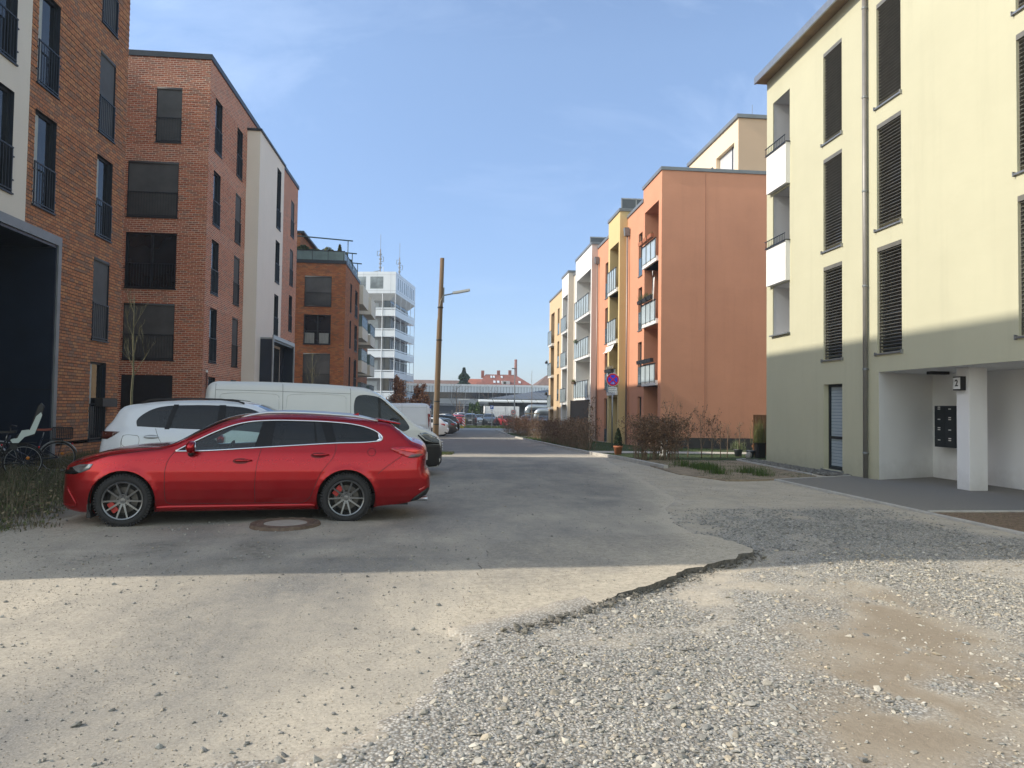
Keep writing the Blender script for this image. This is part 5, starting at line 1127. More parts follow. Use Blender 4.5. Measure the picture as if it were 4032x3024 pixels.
    def pt(s, x, z, off=0, side=1): return Vector((x, float(s.S(x, z)[0] + off) * side, z))
    def line(s, name, P, r, mat, off=0.0, side=1, parent=None, n=6, step=.05):
        P = spline(P, step); q = MB(); q.tube([s.pt(a, b, off, side) for a, b in P], r, n); me = q.mesh(name, mat, True); return link(name, me, parent or s.root)
def arcpts(c, r, a0, a1, n=16): return [(c[0] + r * math.cos(R(a0 + (a1 - a0) * i / n)), c[1] + r * math.sin(R(a0 + (a1 - a0) * i / n))) for i in range(n + 1)]

def wheel(root, x, y, r, side, style='ten', rimr=.225, w=.22, mat=None, detail=True):
    """local axis along y; outer face at y"""
    M = Matrix.Translation((x, y, r)) @ Matrix.Scale(side, 4, (0, 1, 0)); mat = mat or CM['rim']
    q = MB(M); q.lathe([(rimr + .005, -.03), (rimr + .02, -.008), (rimr + .055, .0), (r - .035, -.006), (r - .012, -.022), (r, -.045), (r, -w + .04), (r - .03, -w), (rimr, -w)], 48, (0, 0, 0), 'Y', cap=False); hub = link('wheel', q.mesh('wheel', CM['tyre'], True), root)
    if detail:
        q = MB(M)
        for k in range(56):
            a = 2 * math.pi * k / 56
            q.M = M @ Matrix.Rotation(a, 4, 'Y'); q.box(r - .03, r + .004, -.055, -.012, -.008, .010); q.box(r - .006, r + .003, -w + .05, -.06, -.004, .012)
        link('tread', q.mesh('tread', CM['tyre']), hub)
    q = MB(M); q.lathe([(rimr + .012, -.012), (rimr + .006, -.006), (rimr - .008, -.012), (rimr - .014, -.05), (rimr - .02, -.12)], 48, (0, 0, 0), 'Y', cap=False); q.lathe([(.0, -.028), (.034, -.03), (.04, -.042)], 20, (0, 0, 0), 'Y')
    if style == 'ten':
        for k in range(5):
            for d in (-.23, .23):
                a = 2 * math.pi * (k + .25) / 5 + d * 1.22; q.M = M @ Matrix.Rotation(a, 4, 'Y'); o = -d * .05
                q.prism([(.030, -.036, -.013), (.030, -.036, .013), (rimr - .004, -.014, .0095), (rimr - .004, -.014, -.0095)], (0, -.022, 0))
        q.M = M
        for k in range(5): a = 2 * math.pi * (k + .25) / 5; q.lathe([(.0, -.026), (.008, -.027), (.009, -.036)], 8, (.062 * math.cos(a), 0, .062 * math.sin(a)), 'Y', 1)
    else:
        for k in range(5):
            a = 2 * math.pi * (k + .25) / 5; q.M = M @ Matrix.Rotation(a, 4, 'Y'); q.prism([(.03, -.03, -.03), (.03, -.03, .03), (rimr - .004, -.012, .045), (rimr - .004, -.012, -.045)], (0, -.022, 0))
    q.M = M; q.lathe([(.0, -.036), (.078, -.038), (.085, -.06)], 24, (0, 0, 0), 'Y', cap=False); link('rim', q.mesh('rim', [mat, CM['dark']], False), hub).data.set_sharp_from_angle(angle=R(30))
    q = MB(M); q.lathe([(.0, -.125), (rimr - .01, -.125)], 24, (0, 0, 0), 'Y'); link('rim_back', q.mesh('rim_back', CM['dark']), hub)
    if detail:
        q = MB(M); q.lathe([(.09, -.085), (.165, -.085), (.165, -.10), (.09, -.10)], 32, (0, 0, 0), 'Y', close=True); link('brake_disc', q.mesh('brake_disc', CM['disc']), hub)
        q = MB(M @ Matrix.Rotation(R(35 if x > 0 else -40), 4, 'Y')); q.box(.11, .185, -.105, -.055, -.07, .07); link('brake_caliper', q.mesh('brake_caliper', CM['cal']), hub)
    return hub

def generic_car(name, label, loc, rz, prof, W, arches, wheelr, dlo, col_mat, y_wheel=.80, group=None, gaps=(), glass=None, res=.10, front_i=None, rear_i=None, lamps=(), windows=None, extra=None, detail=False, rimr=.20, bottom=((-1.0, .2), (1.0, .2)), cat='car', pillars=(), style='five', **kw):
    t = thing(name, label, cat, loc, rz, group); c = Car(t, prof, bottom, W, arches, res=res, **kw); G1 = glass or CM['tint']
    ol = [tuple(p[:2]) for p in c.top]
    holes = [arcpts((ax, az), ar, 0, 360, 28)[:-1] for ax, az, ar in arches]
    dl = [tuple(p) for p in spline(dlo, .05)]
    # body polygon: outline with arch bites taken from the lower edge
    body = []; lower = [p for p in c.outline[len(c.top):]]
    full = list(c.outline)
    def outside(p): return all(math.hypot(p[0] - ax, p[1] - az) > ar - 1e-3 for ax, az, ar in arches)
    poly = [p for p in full if outside(p)]
    # insert arcs where the lower edge crosses an arch
    res_poly = []; n = len(full)
    for i in range(n):
        p, q = full[i], full[(i + 1) % n]
        if outside(p): res_poly.append(p)
        if outside(p) and not outside(q):
            ax, az, ar = min(arches, key=lambda A: math.hypot(q[0] - A[0], q[1] - A[1])); zb = p[1]; dz = zb - az; dx = math.sqrt(max(0, ar * ar - dz * dz)); sgn = -1 if p[0] < ax else 1
            a0 = math.degrees(math.atan2(dz, sgn * dx)); j = (i + 1) % n
            while not outside(full[j]): j = (j + 1) % n
            dz2 = full[j][1] - az; dx2 = math.sqrt(max(0, ar * ar - dz2 * dz2)) * (1 if sgn < 0 else -1); a1 = math.degrees(math.atan2(dz2, dx2))
            if sgn < 0: a0 = a0 % 360; a0 = a0 if a0 < 300 else a0 - 360; a1 = a1 if a1 <= 90 else a1 - 360
            else: a0 = a0 if a0 <= 90 else a0 - 360; a1 = a1 % 360
            res_poly += arcpts((ax, az), ar, a0, a1, 22)
    for side in (1, -1):
        b = c.patch('body', res_poly, col_mat, 0, holes=[dl], side=side)
        if windows:
            for wp, wm in windows: gl = c.patch('side_window', wp, wm, -.006, side=side, ringpts=False)
        else: gl = c.patch('side_window', dl, G1, -.006, side=side, ringpts=False)
        for (P, m, off) in pillars: c.patch('window_pillar', P, m, off, parent=gl, side=side, ringpts=False)
        for P in gaps: c.line('door_gap', P, .0036, CM['dark'], .0, side, parent=b, n=5, step=.03)
        for (nm, P, m, off) in lamps: c.patch(nm, P, m, off, side=side, ringpts=False, thick=.03)
        for ax, az, ar in arches:
            if wheelr: wheel(t, ax, (y_wheel + .06) * side, wheelr, side, style, rimr=rimr, detail=detail and side > 0)
            q = MB(); P = arcpts((ax, az), ar + .012, -30, 210, 16)
            for a, d in zip(P, P[1:]): q.quad((a[0], .90 * side, a[1]), (d[0], .90 * side, d[1]), (d[0], .4 * side, d[1]), (a[0], .4 * side, a[1]))
            q.poly([(p[0], .42 * side, p[1]) for p in P]); link('wheel_arch_liner', q.mesh('wheel_arch_liner', CM['dark']), t)
    x0, x1 = min(p[0] for p in full), max(p[0] for p in full); q = MB(); q.box(x0 + .3, x1 - .3, -.62, .62, .2, .36); q.box(x0 + .6, x1 - .6, -.40, .40, .36, .5); link('underbody', q.mesh('underbody', CM['dark']), t)
    return t, c, res_poly, dl
def interior(t, seats, zt=1.18, dash=None, w=.36, h=.5):
    q = MB()
    for x, z in seats:
        for y in (-w, w): q.box(x - .05, x + .45, y - .24, y + .24, z, z + .14)
    link('seat_cushion', q.mesh('seat_cushion', CM['seat']), t).location = (0, 0, 0)
    for x, z in seats:
        for y in (-w, w):
            q = MB(Matrix.Translation((x, y, z + .1)) @ Matrix.Rotation(R(-18), 4, 'Y')); q.box(-.12, 0, -.24, .24, 0, h + .06); q.box(-.10, -.02, -.13, .13, h + .10, h + .27); q.box(-.07, -.05, -.06, .06, h, h + .12)
            o = q.build('seat_back', CM['seat'], None, bevel=.03); o.parent = t
    if dash:
        q = MB(); q.box(dash[0], dash[1], -.68, .68, dash[2] - .25, dash[2]); link('dashboard', q.mesh('dashboard', CM['seat']), t)
        q = MB(Matrix.Translation((dash[0] - .18, .36, dash[2] - .02)) @ Matrix.Rotation(R(62), 4, 'Y')); q.lathe([(.175, 0), (.185, .012), (.195, 0), (.185, -.012)], 24, close=True); q.box(-.17, .17, -.02, .02, -.01, .01); link('steering_wheel', q.mesh('steering_wheel', CM['dark'], True), t)

# --- the red estate car
RED = paint('deep red paint', (.36, .001, .008), .78, .25, .55)
prof = [(1.82, .165, .03, .0), (2.00, .175, .05, .03), (2.17, .225, .06, .06), (2.195, .30, .07, .07), (2.180, .52, .09, .08), (2.175, .66, .09, .08), (2.150, .735, .07, .07), (2.085, .785, .07, .06), (1.965, .832, .08, .05), (1.80, .888, .09, .045), (1.585, .945, .09, .04), (1.341, .980, .09, .035), (1.095, 1.0, .08, .03), (.93, 1.02, .06, .03),
 (.80, 1.06, .05, .05), (.566, 1.178, .06, .07), (.337, 1.295, .07, .07), (.13, 1.372, .07, .06), (-.053, 1.410, .07, .045), (-.319, 1.434, .07, .03), (-.60, 1.440, .07, .028), (-.862, 1.434, .07, .028), (-1.138, 1.42, .07, .028), (-1.418, 1.40, .07, .028), (-1.70, 1.372, .07, .025), (-1.96, 1.325, .06, .02), (-2.02, 1.28, .06, .02),
 (-2.12, 1.20, .07, .03), (-2.26, 1.085, .08, .05), (-2.36, 1.05, .09, .06), (-2.43, 1.0, .09, .07), (-2.452, .92, .09, .07), (-2.44, .78, .09, .07), (-2.445, .67, .09, .07), (-2.50, .605, .08, .07), (-2.515, .52, .08, .06), (-2.515, .43, .08, .05), (-2.47, .35, .06, .04), (-2.33, .275, .04, .02), (-1.82, .205, .03, 0)]
W = [(.15, .80), (.2, .835), (.27, .865), (.33, .885), (.45, .905), (.6, .918), (.72, .918), (.82, .905), (.9, .89), (.96, .872), (1.0, .850), (1.05, .825), (1.12, .795), (1.2, .755), (1.28, .712), (1.36, .665), (1.44, .61), (1.5, .57)]
DLO = [(.785, .963), (.427, .969), (-.256, 1.011), (-1.22, 1.069), (-1.74, 1.093), (-1.83, 1.112), (-1.845, 1.15), (-1.799, 1.202), (-1.672, 1.268), (-1.476, 1.318), (-1.145, 1.352), (-.738, 1.366), (-.339, 1.365), (-.078, 1.343), (.103, 1.300), (.307, 1.220), (.533, 1.105), (.682, 1.022), (.785, .963)]
ARW = [(1.385, .335, .385), (-1.375, .335, .385)]
rloc = (-2.763, 10.508, 0.0); rrot = math.atan2(-.12, -.9927)
t, c, bodypoly, dl = generic_car('red_estate_car', 'glossy red estate car parked across the shade in the foreground', rloc, rrot, prof, W, ARW, .335, DLO, RED, y_wheel=.84, res=.05, detail=True, windows=[([p for p in spline(DLO[:3], .05)] + [(-.256, 1.011), (-.335, 1.365)] + [tuple(p) for p in spline(DLO[12:], .05)], CM['clear']), ([(-.256, 1.011), (-1.22, 1.069), (-1.145, 1.352), (-.738, 1.366), (-.335, 1.365)], CM['tint']), ([tuple(p) for p in spline([(-1.22, 1.069)] + DLO[4:11], .05)], CM['tint'])], rimr=.232, bottom=((-1.0, .185), (1.0, .185)), style='ten',
  gaps=[[(.79, .955), (.85, .87), (.886, .75), (.893, .6), (.889, .42), (.868, .31), (.80, .283)], [(-.273, 1.012), (-.245, .9), (-.222, .78), (-.205, .6), (-.203, .42), (-.208, .286)], [(-1.228, 1.07), (-1.222, .97), (-1.185, .87), (-1.115, .78), (-1.04, .68), (-.985, .56), (-.94, .44), (-.895, .345), (-.82, .287), (-.5, .284), (0, .284), (.5, .284), (.80, .283)],
   [(-1.79, .66), (-1.86, .72), (-2.0, .82), (-2.12, .90)], [(1.83, .22), (1.80, .3)], [(.95, 1.0), (1.2, .962), (1.5, .915), (1.8, .85), (1.99, .79)], [(-2.42, .86), (-2.43, .75)]],
  pillars=[([(-.172, 1.0), (-.270, 1.0), (-.39, 1.02), (-.42, 1.36), (-.262, 1.365), (-.225, 1.2)], CM['gloss'], .001), ([(-1.11, 1.058), (-1.235, 1.066), (-1.155, 1.35), (-1.01, 1.358)], CM['gloss'], .001), ([(-.955, 1.05), (-.985, 1.052), (-.935, 1.36), (-.915, 1.36)], CM['gloss'], .001), ([(.785, .963), (.57, .966), (.60, 1.02), (.64, 1.05)], CM['gloss'], .001)],
  lamps=[('headlight', [(2.06, .70), (2.03, .755), (1.93, .79), (1.752, .801), (1.79, .735), (1.90, .685), (1.98, .668)], CM['lamp'], .006), ('headlight_mask', [(2.16, .66), (2.13, .74), (2.035, .752), (1.99, .72), (1.93, .68), (2.0, .66)], CM['gloss'], .009), ('tail_light', [(-1.94, 1.005), (-2.1, 1.018), (-2.30, 1.005), (-2.42, .962), (-2.43, .905), (-2.36, .872), (-2.239, .862), (-2.12, .905), (-2.0, .965)], CM['red'], .008), ('tail_light_lens', [(-2.05, .99), (-2.25, .998), (-2.38, .965), (-2.30, .93), (-2.20, .955)], pm('bright red lens', (.75, .03, .02), .12, 0, .2, 20, coat=1), .013), ('tail_light_lens', [(-2.19, .87), (-2.34, .875), (-2.41, .91), (-2.36, .925), (-2.24, .91)], pm('smoky lens', (.10, .05, .05), .1, 0, .1, 3, coat=1), .013)])
c.crease = [([-1.8, -1.0, 0, .8, 1.0], [.93, .90, .86, .83, .83], .0, .05)]
for side in (1, -1):
    tr = c.line('window_trim', DLO, .011, CM['chrome'], .004, side, step=.03)
    c.patch('window_trim_corner', [(-1.745, 1.093), (-1.85, 1.11), (-1.852, 1.155), (-1.80, 1.207), (-1.765, 1.222), (-1.79, 1.17), (-1.80, 1.13)], CM['chrome'], .006, side=side, ringpts=False, thick=.01)
    for hx, hz in ((-.055, .842), (-1.035, .915)):
        cup = c.patch('door_handle', [(hx + .10 * math.cos(a) - .02 * 0 + .035, hz + .038 * math.sin(a) - .006) for a in np.linspace(0, 2 * math.pi, 20)[:-1]], pm('handle recess red', (.12, .004, .006), .4, .3), .0015, side=side, ringpts=False)
        q = MB(); q.tube([c.pt(hx + .115, hz, -.005, side), c.pt(hx + .08, hz + .003, .034, side), c.pt(hx - .04, hz + .004, .036, side), c.pt(hx - .105, hz + .002, .012, side)], [.010, .016, .016, .010], 8); link('handle_bar', q.mesh('handle_bar', RED, True), cup)
    fl = [(-1.70 + .052 * math.cos(a), .951 + .052 * math.sin(a)) for a in np.linspace(0, 2 * math.pi, 25)[:-1]]
    if side > 0: c.line('fuel_cap', fl + fl[:1], .0032, CM['dark'], 0, 1, n=4, step=.02)
    sill = c.patch('sill', [(1.0, .19), (1.0, .255), (.84, .266), (-.9, .266), (-.98, .25), (-.98, .19)], RED, .022, side=side, ringpts=False, thick=.03)
    c.patch('lower_bumper', [(-2.23, .262), (-2.30, .325), (-2.50, .455), (-2.515, .42), (-2.47, .345), (-2.33, .27)], CM['dark'], .010, side=side, ringpts=False, thick=.03)
    c.patch('reflector', [(-2.36, .40), (-2.44, .44), (-2.44, .47), (-2.36, .43)], CM['red'], .012, side=side, ringpts=False, thick=.02)
    c.line('bumper_fin', [(2.10, .50), (2.04, .40), (1.98, .30), (1.97, .27), (2.12, .262), (2.17, .27)], .010, RED if side else RED, .008, side)
    q = MB(); q.box(1.755, 1.80, side * .60, side * .86, .12, .30); link('mud_flap', q.mesh('mud_flap', CM['dark']), t)
    # roof rail
    q = MB(); rx = np.linspace(.02, -1.78, 24); tp = np.array(c.top); o_ = tp[np.argsort(tp[:, 0])]; up_ = o_[o_[:, 1] > 1.2]
    pts_ = []
    for i, x in enumerate(rx):
        u_ = i / 23; pts_.append((x, side * (.655 - .03 * u_), float(np.interp(x, up_[:, 0], up_[:, 1])) + .006 + .030 * min(1, 6 * u_, 6 * (1 - u_))))
    q.tube(pts_, [.012 + .010 * min(1, 5 * i / 23, 5 * (1 - i / 23)) for i in range(24)], 8); link('roof_rail', q.mesh('roof_rail', CM['alu'], True), t)
    # mirror
    q = MB(); q.lathe([(.0, -.085), (.055, -.08), (.085, -.05), (.098, 0), (.09, .05), (.06, .085), (0, .10)], 18, (0, 0, 0), 'X'); q.M = I4
    me = q.mesh('mirror', RED, True); me.transform(Matrix.Translation((.565, side * 1.01, 1.025)) @ Matrix.Rotation(R(0), 4, 'Z') @ Matrix.Diagonal((.62, 1.1, .82, 1))); mi_ = link('mirror', me, t)
    q = MB(); q.tube([(.60, side * .84, .955), (.585, side * .93, .935), (.57, side * 1.0, .955)], [.035, .04, .03], 8); link('mirror_foot', q.mesh('mirror_foot', CM['dark'], True), mi_)
    q = MB(); q.M = Matrix.Translation((.515, side * 1.01, 1.025)) @ Matrix.Rotation(R(side * 10), 4, 'Z'); q.lathe([(.0, -.002), (.065, -.002), (.066, .004)], 16, (0, 0, 0), 'X'); link('mirror_glass', q.mesh('mirror_glass', CM['chrome']), mi_)
ix = lambda a, b: c.idx(a, b)
a = [0, ix(2.15, .735), ix(.93, 1.02), ix(-.0, 1.40), ix(-2.0, 1.30), ix(-2.28, 1.08), len(c.top) - 1]
c.wrap('front_bumper', 0, 0, RED, seg=(a[0], a[1])); c.wrap('bonnet', 0, 0, RED, seg=(a[1], a[2])); c.wrap('windscreen', 0, 0, CM['clear'], seg=(a[2], a[3])); c.wrap('roof', 0, 0, RED, seg=(a[3], a[4])); c.wrap('rear_window', 0, 0, CM['tint'], seg=(a[4], a[5]), off=.002); c.wrap('tailgate', 0, 0, RED, seg=(a[5], a[6]))
q = MB(); q.prism([(-1.78, -.58, 1.375), (-2.10, -.54, 1.318), (-2.10, .54, 1.318), (-1.78, .58, 1.375)], (0, 0, .026)); o = q.build('spoiler', RED, None, bevel=.01); o.parent = t
q = MB(); q.prism([(-1.35, -.012, 1.42), (-1.52, -.012, 1.41), (-1.52, -.012, 1.475)], (0, .024, 0)); q.M = I4; link('roof_antenna', q.mesh('roof_antenna', RED), t)
q = MB(); q.M = Matrix.Translation((-2.50, 0, 0)); q.box(-.02, .0, -.26, .26, .80, .91); link('number_plate', q.mesh('number_plate', CM['plate']), t)
q = MB(); q.tube([(-2.27, .0, 1.10), (-2.31, .25, 1.10), (-2.30, .40, 1.10)], .012, 6); link('rear_wiper', q.mesh('rear_wiper', CM['dark']), t)
q = MB(); q.tube([(-2.36, .55, .27), (-2.50, .55, .27)], .035, 10); q.tube([(-2.36, -.55, .27), (-2.50, -.55, .27)], .035, 10); link('exhaust', q.mesh('exhaust', CM['alu']), t)
c.wrap('grille', 0, 0, CM['dark'], seg=(c.idx(2.19, .34), c.idx(2.17, .68)), t0=-.62, t1=.62, off=.006)
interior(t, [(-.15, .48), (-1.05, .5)], dash=(.42, .9, .93))
# the parked red car stands with its nose a touch lower
t.rotation_euler = (0, 0, rrot)

SEGN = ('front_bumper', 'bonnet', 'windscreen', 'roof', 'rear_window', 'tailgate')
def wraps(c, brk, mats, low=None):
    ii = [0] + [c.idx(*b) for b in brk] + [len(c.top) - 1]; out = []
    for k, nm in enumerate(SEGN): out.append(c.wrap(nm, 0, 0, mats[k], seg=(ii[k], ii[k + 1]), nt=11))
    return out
WHT = paint('white paint car', (.62, .66, .72), 0, .25, 1.0); WHV = paint('grey white van paint', (.60, .61, .60), 0, .4, .5); SILV = paint('silver blue paint', (.25, .32, .38), .5, .35); GRY = paint('dark grey paint', (.05, .053, .055), .5, .3); BLK = paint('black paint', (.014, .014, .017), .3, .2); REDC = paint('bright red paint', (.50, .02, .025), .1, .3); DKG = glassy('dark car glass', (.02, .024, .028), .03, .0)
SUVP = [(1.9, .26, .03, 0), (2.12, .27, .06, .03), (2.235, .42, .09, .06), (2.24, .70, .10, .06), (2.19, .88, .09, .06), (2.05, .97, .09, .05), (1.6, 1.05, .1, .04), (1.25, 1.10, .09, .03), (1.0, 1.17, .06, .05), (.68, 1.36, .06, .06), (.38, 1.52, .07, .05), (.12, 1.595, .07, .03), (-.4, 1.635, .07, .025), (-1.1, 1.62, .07, .02), (-1.6, 1.565, .07, .02), (-1.87, 1.505, .05, .02), (-1.92, 1.46, .05, .02), (-2.03, 1.27, .08, .04), (-2.15, 1.12, .09, .05), (-2.19, .95, .09, .06), (-2.235, .66, .09, .06), (-2.235, .42, .08, .05), (-2.15, .29, .05, .02), (-1.85, .25, .03, 0)]
SUVW = [(.2, .84), (.35, .90), (.6, .925), (.85, .925), (1.0, .91), (1.08, .885), (1.15, .85), (1.3, .79), (1.45, .72), (1.55, .66), (1.7, .58)]
SUVD = [(-1.60, 1.175), (-1.0, 1.145), (0, 1.115), (.95, 1.10), (.86, 1.18), (.5, 1.38), (.2, 1.50), (-.2, 1.545), (-.8, 1.55), (-1.25, 1.515), (-1.45, 1.44), (-1.62, 1.27), (-1.60, 1.175)]
SUVA = [(1.35, .35, .40), (-1.33, .35, .40)]
def suv(label, loc, rz, colr, group=None, res=.1, lampsr=True, det=False, wr=.35, name='suv'):
    t, c, bp, dl = generic_car(name, label, loc, rz, SUVP, SUVW, SUVA, wr, SUVD, colr, y_wheel=.82, group=group, res=res, bottom=((-1., .27), (1., .27)), glass=CM['tint'] if det else DKG,
     gaps=[[(-.27, 1.12), (-.24, .9), (-.22, .5), (-.22, .32)], [(-1.30, 1.14), (-1.22, .95), (-1.12, .8), (-.98, .62), (-.92, .45), (-.88, .33)], [(.9, 1.09), (.92, .8), (.9, .35)], [(-1.80, 1.02), (-1.83, .9), (-1.75, .6)]] if det else [],
     pillars=[([(-.2, 1.11), (-.33, 1.11), (-.31, 1.56), (-.2, 1.56)], CM['gloss'], .002), ([(-1.08, 1.13), (-1.16, 1.13), (-1.06, 1.56), (-.98, 1.56)], CM['gloss'], .002)] if det else [],
     lamps=[('tail_light', [(-1.86, 1.085), (-2.19, 1.09), (-2.20, .96), (-2.06, .955), (-1.98, 1.0)], pm('smoked red lamp', (.06, .012, .012), .15, 0, .2, 10, coat=1) if det else CM['red'], .008), ('headlight', [(2.18, .84), (2.10, .92), (1.85, .94), (1.80, .88), (2.1, .80)], CM['lamp'], .006)])
    wraps(c, [(2.19, .90), (1.02, 1.16), (.33, 1.53), (-1.88, 1.50), (-2.14, 1.13)], [colr, colr, DKG if not det else CM['clear'], colr, DKG, colr])
    for sd in (1, -1):
        q = MB(); q.tube([(-1.6, sd * .62, 1.58), (-1.45, sd * .63, 1.635), (-.9, sd * .64, 1.665), (-.3, sd * .64, 1.66), (.0, sd * .63, 1.63), (.1, sd * .62, 1.59)], .018, 6); link('roof_rail', q.mesh('roof_rail', CM['dark'], True), t)
        q = MB(); q.M = Matrix.Translation((.72, sd * .99, 1.15)) @ Matrix.Diagonal((.6, 1.1, .8, 1)); q.lathe([(0, -.09), (.08, -.06), (.1, 0), (.08, .07), (0, .1)], 14, (0, 0, 0), 'X'); link('mirror', q.mesh('mirror', colr, True), t)
        if det:
            for hx, hz in ((-.95 + .62, .98), (-1.35, 1.0)):
                pa = c.patch('door_handle', [(hx + .12 * math.cos(a_), hz + .035 * math.sin(a_)) for a_ in np.linspace(0, 2 * math.pi, 18)[:-1]], pm('recess grey', (.25, .27, .3), .4), .002, side=sd, ringpts=False)
                q = MB(); q.tube([c.pt(hx + .11, hz, 0, sd), c.pt(hx + .07, hz, .03, sd), c.pt(hx - .07, hz, .03, sd), c.pt(hx - .11, hz, 0, sd)], .015, 6); link('handle_bar', q.mesh('handle_bar', colr, True), pa)
            P_ = [(-1.62, 1.02), (-1.86 + .02, 1.02), (-1.86, .99), (-1.86, .86), (-1.83, .84), (-1.63, .84), (-1.60, .87), (-1.60, 1.0), (-1.62, 1.02)]
            if sd < 0: c.line('fuel_flap', [(a_ + .05, b_) for a_, b_ in P_], .003, CM['dark'], 0, sd, n=4, step=.03)
    q = MB(); q.box(2.24, 2.29, -.5, .5, .45, .62); q.box(2.2, 2.26, -.62, .62, .26, .42); link('grille', q.mesh('grille', CM['dark']), t)
    q = MB(); q.box(2.29, 2.305, -.26, .26, .46, .57); q.box(-2.30, -2.285, -.26, .26, .72, .83); link('number_plate', q.mesh('number_plate', CM['plate']), t)
    if det: interior(t, [(-.15, .62), (-1.05, .64)], dash=(.5, .95, 1.06))
    return t, c
suv('white_suv', 'white suv with black roof rails parked behind the red estate car', (-3.60, 13.90, 0), R(6.9), WHT, None, .07, det=True, name='suv') if 0 else suv('white suv with black roof rails parked behind the red estate car', (-3.74, 13.76, 0), R(6.9), WHT, None, .07, det=True)

VANP = [(2.1, .20, .03, 0), (2.36, .21, .06, .03), (2.44, .34, .10, .05), (2.45, .62, .11, .06), (2.42, .80, .10, .06), (2.34, .90, .10, .06), (2.1, 1.04, .12, .06), (1.85, 1.15, .11, .05), (1.70, 1.24, .08, .07), (1.35, 1.54, .08, .09), (1.0, 1.83, .09, .08), (.80, 1.94, .12, .05), (.4, 2.00, .14, .03), (-.5, 2.045, .15, .02), (-1.9, 2.05, .15, .02), (-2.24, 2.03, .14, .02), (-2.34, 1.95, .12, .02), (-2.38, 1.7, .09, .03), (-2.44, 1.1, .08, .04), (-2.45, .6, .08, .04), (-2.43, .36, .06, .03), (-2.3, .28, .03, 0), (-2.0, .26, .03, 0)]
VANW = [(.2, .88), (.4, .93), (.8, .95), (1.05, .95), (1.15, .93), (1.4, .905), (1.7, .87), (1.95, .83), (2.1, .80)]
VAND = [(.50, 1.07), (1.64, 1.09), (1.56, 1.26), (1.25, 1.56), (1.02, 1.76), (.90, 1.80), (.55, 1.80), (.50, 1.75), (.50, 1.07)]
VANA = [(1.55, .33, .385), (-1.45, .33, .385)]
def rrect(x0, x1, z0, z1, r): return arcpts((x1 - r, z1 - r), r, 0, 90, 4) + arcpts((x0 + r, z1 - r), r, 90, 180, 4) + arcpts((x0 + r, z0 + r), r, 180, 270, 4) + arcpts((x1 - r, z0 + r), r, 270, 360, 4)
def van(label, loc, rz, colr, res=.09, sx=1.0, front=True, tail=None):
    t, c, bp, dl = generic_car('panel_van', label, loc, rz, VANP, VANW, VANA, .33, VAND, colr, y_wheel=.84, res=res, bottom=((-1., .24), (1., .24)), glass=CM['tint'], endw=.72, x0f=1.5, x0r=-2.0, n_exp=3.2,
     gaps=[[(-.95, 2.02), (-.95, 1.2), (-.95, .5), (-.95, .3)], [(.40, 1.96), (.40, 1.2), (.40, .4)], [(-2.20, 2.0), (-2.22, 1.2), (-2.22, .5)], [(-.95, 1.86), (.40, 1.84)], [(-2.2, 1.87), (-.95, 1.865)]],
     pillars=[([(.98, 1.07), (1.03, 1.07), (1.03, 1.80), (.98, 1.80)], CM['gloss'], .002)],
     lamps=[('headlight', [(2.43, .74), (2.36, .86), (2.0, 1.0), (1.86, .98), (2.0, .84), (2.25, .74)], CM['lamp'], .006), ('lower_bumper', [(2.44, .30), (2.45, .70), (2.24, .715), (2.0, .74), (1.94, .6), (1.94, .36), (2.1, .21), (2.36, .22)], CM['dark'], .010), ('headlight_mask', [(2.44, .71), (2.43, .76), (2.2, .76), (2.0, .82), (1.84, .95), (1.82, .93), (2.0, .74)], CM['gloss'], .009), ('tail_light', [(-2.25, 1.55), (-2.38, 1.55), (-2.44, .85), (-2.30, .85)], tail or CM['red'], .008), ('sill', [(-.98, .25), (1.08, .25), (1.08, .32), (-.98, .32)], CM['dark'], .01)])
    for sd in (1, -1):
        for x0, x1 in ((-2.12, -1.02), (-.86, .31)):
            P_ = rrect(x0, x1, .78, 1.80, .07); c.line('panel_pressing', P_ + P_[:1], .008, colr, .0, sd, n=6, step=.06)
        q = MB(); q.M = Matrix.Translation((1.30, sd * 1.05, 1.20)); q.box(-.06, .07, -.09, .09, -.16, .12); o_ = q.build('mirror', CM['dark'], None, bevel=.03); o_.parent = t
    wraps(c, [(2.40, .84), (1.70, 1.24), (.86, 1.92), (-2.30, 1.99), (-2.40, 1.5)], [colr, colr, CM['clear'], colr, colr, colr])
    ii = c.idx(2.36, .22), c.idx(2.45, .70)
    c.wrap('front_grille', 0, 0, CM['dark'], seg=(ii[0], c.idx(2.44, .76)), nt=11, off=.010); q = MB()
    for z in (.58, .64, .70, .76): q.box(2.47, 2.525, -.45, .45, z, z + .018)
    link('grille_bar', q.mesh('grille_bar', CM['alu']), t); q = MB(); q.tube([(1.72, -.5, 1.26), (1.62, 0, 1.33)], .01, 5); q.tube([(1.72, .3, 1.26), (1.62, .75, 1.30)], .01, 5); link('wiper', q.mesh('wiper', CM['dark']), t)
    for y in (-.35, .35): q = MB(); q.box(2.0 - .0, 2.02, y, y, 0, 0)
    interior(t, [(.55, .85)], dash=(1.2, 1.7, 1.08), h=.5)
    q = MB(); q.box(.42, .46, -.82, .82, .4, 1.85); link('bulkhead', q.mesh('bulkhead', CM['inner']), t)
    return t, c
tv_, _c = van('grey white panel van with windowless sides parked between the white suv and wooden pole', (-2.68, 16.53, 0), R(16.2), WHV, .08); tv_.scale = (1.05, 1, 1)
van('white delivery van seen from behind at its rear corner, left of the wooden pole', (-3.15, 37.1, -.32), R(186), paint('clean white van paint', (.72, .72, .74), 0, .3, .8), .12, tail=pm('dark red tall lamp', (.22, .02, .02), .2))
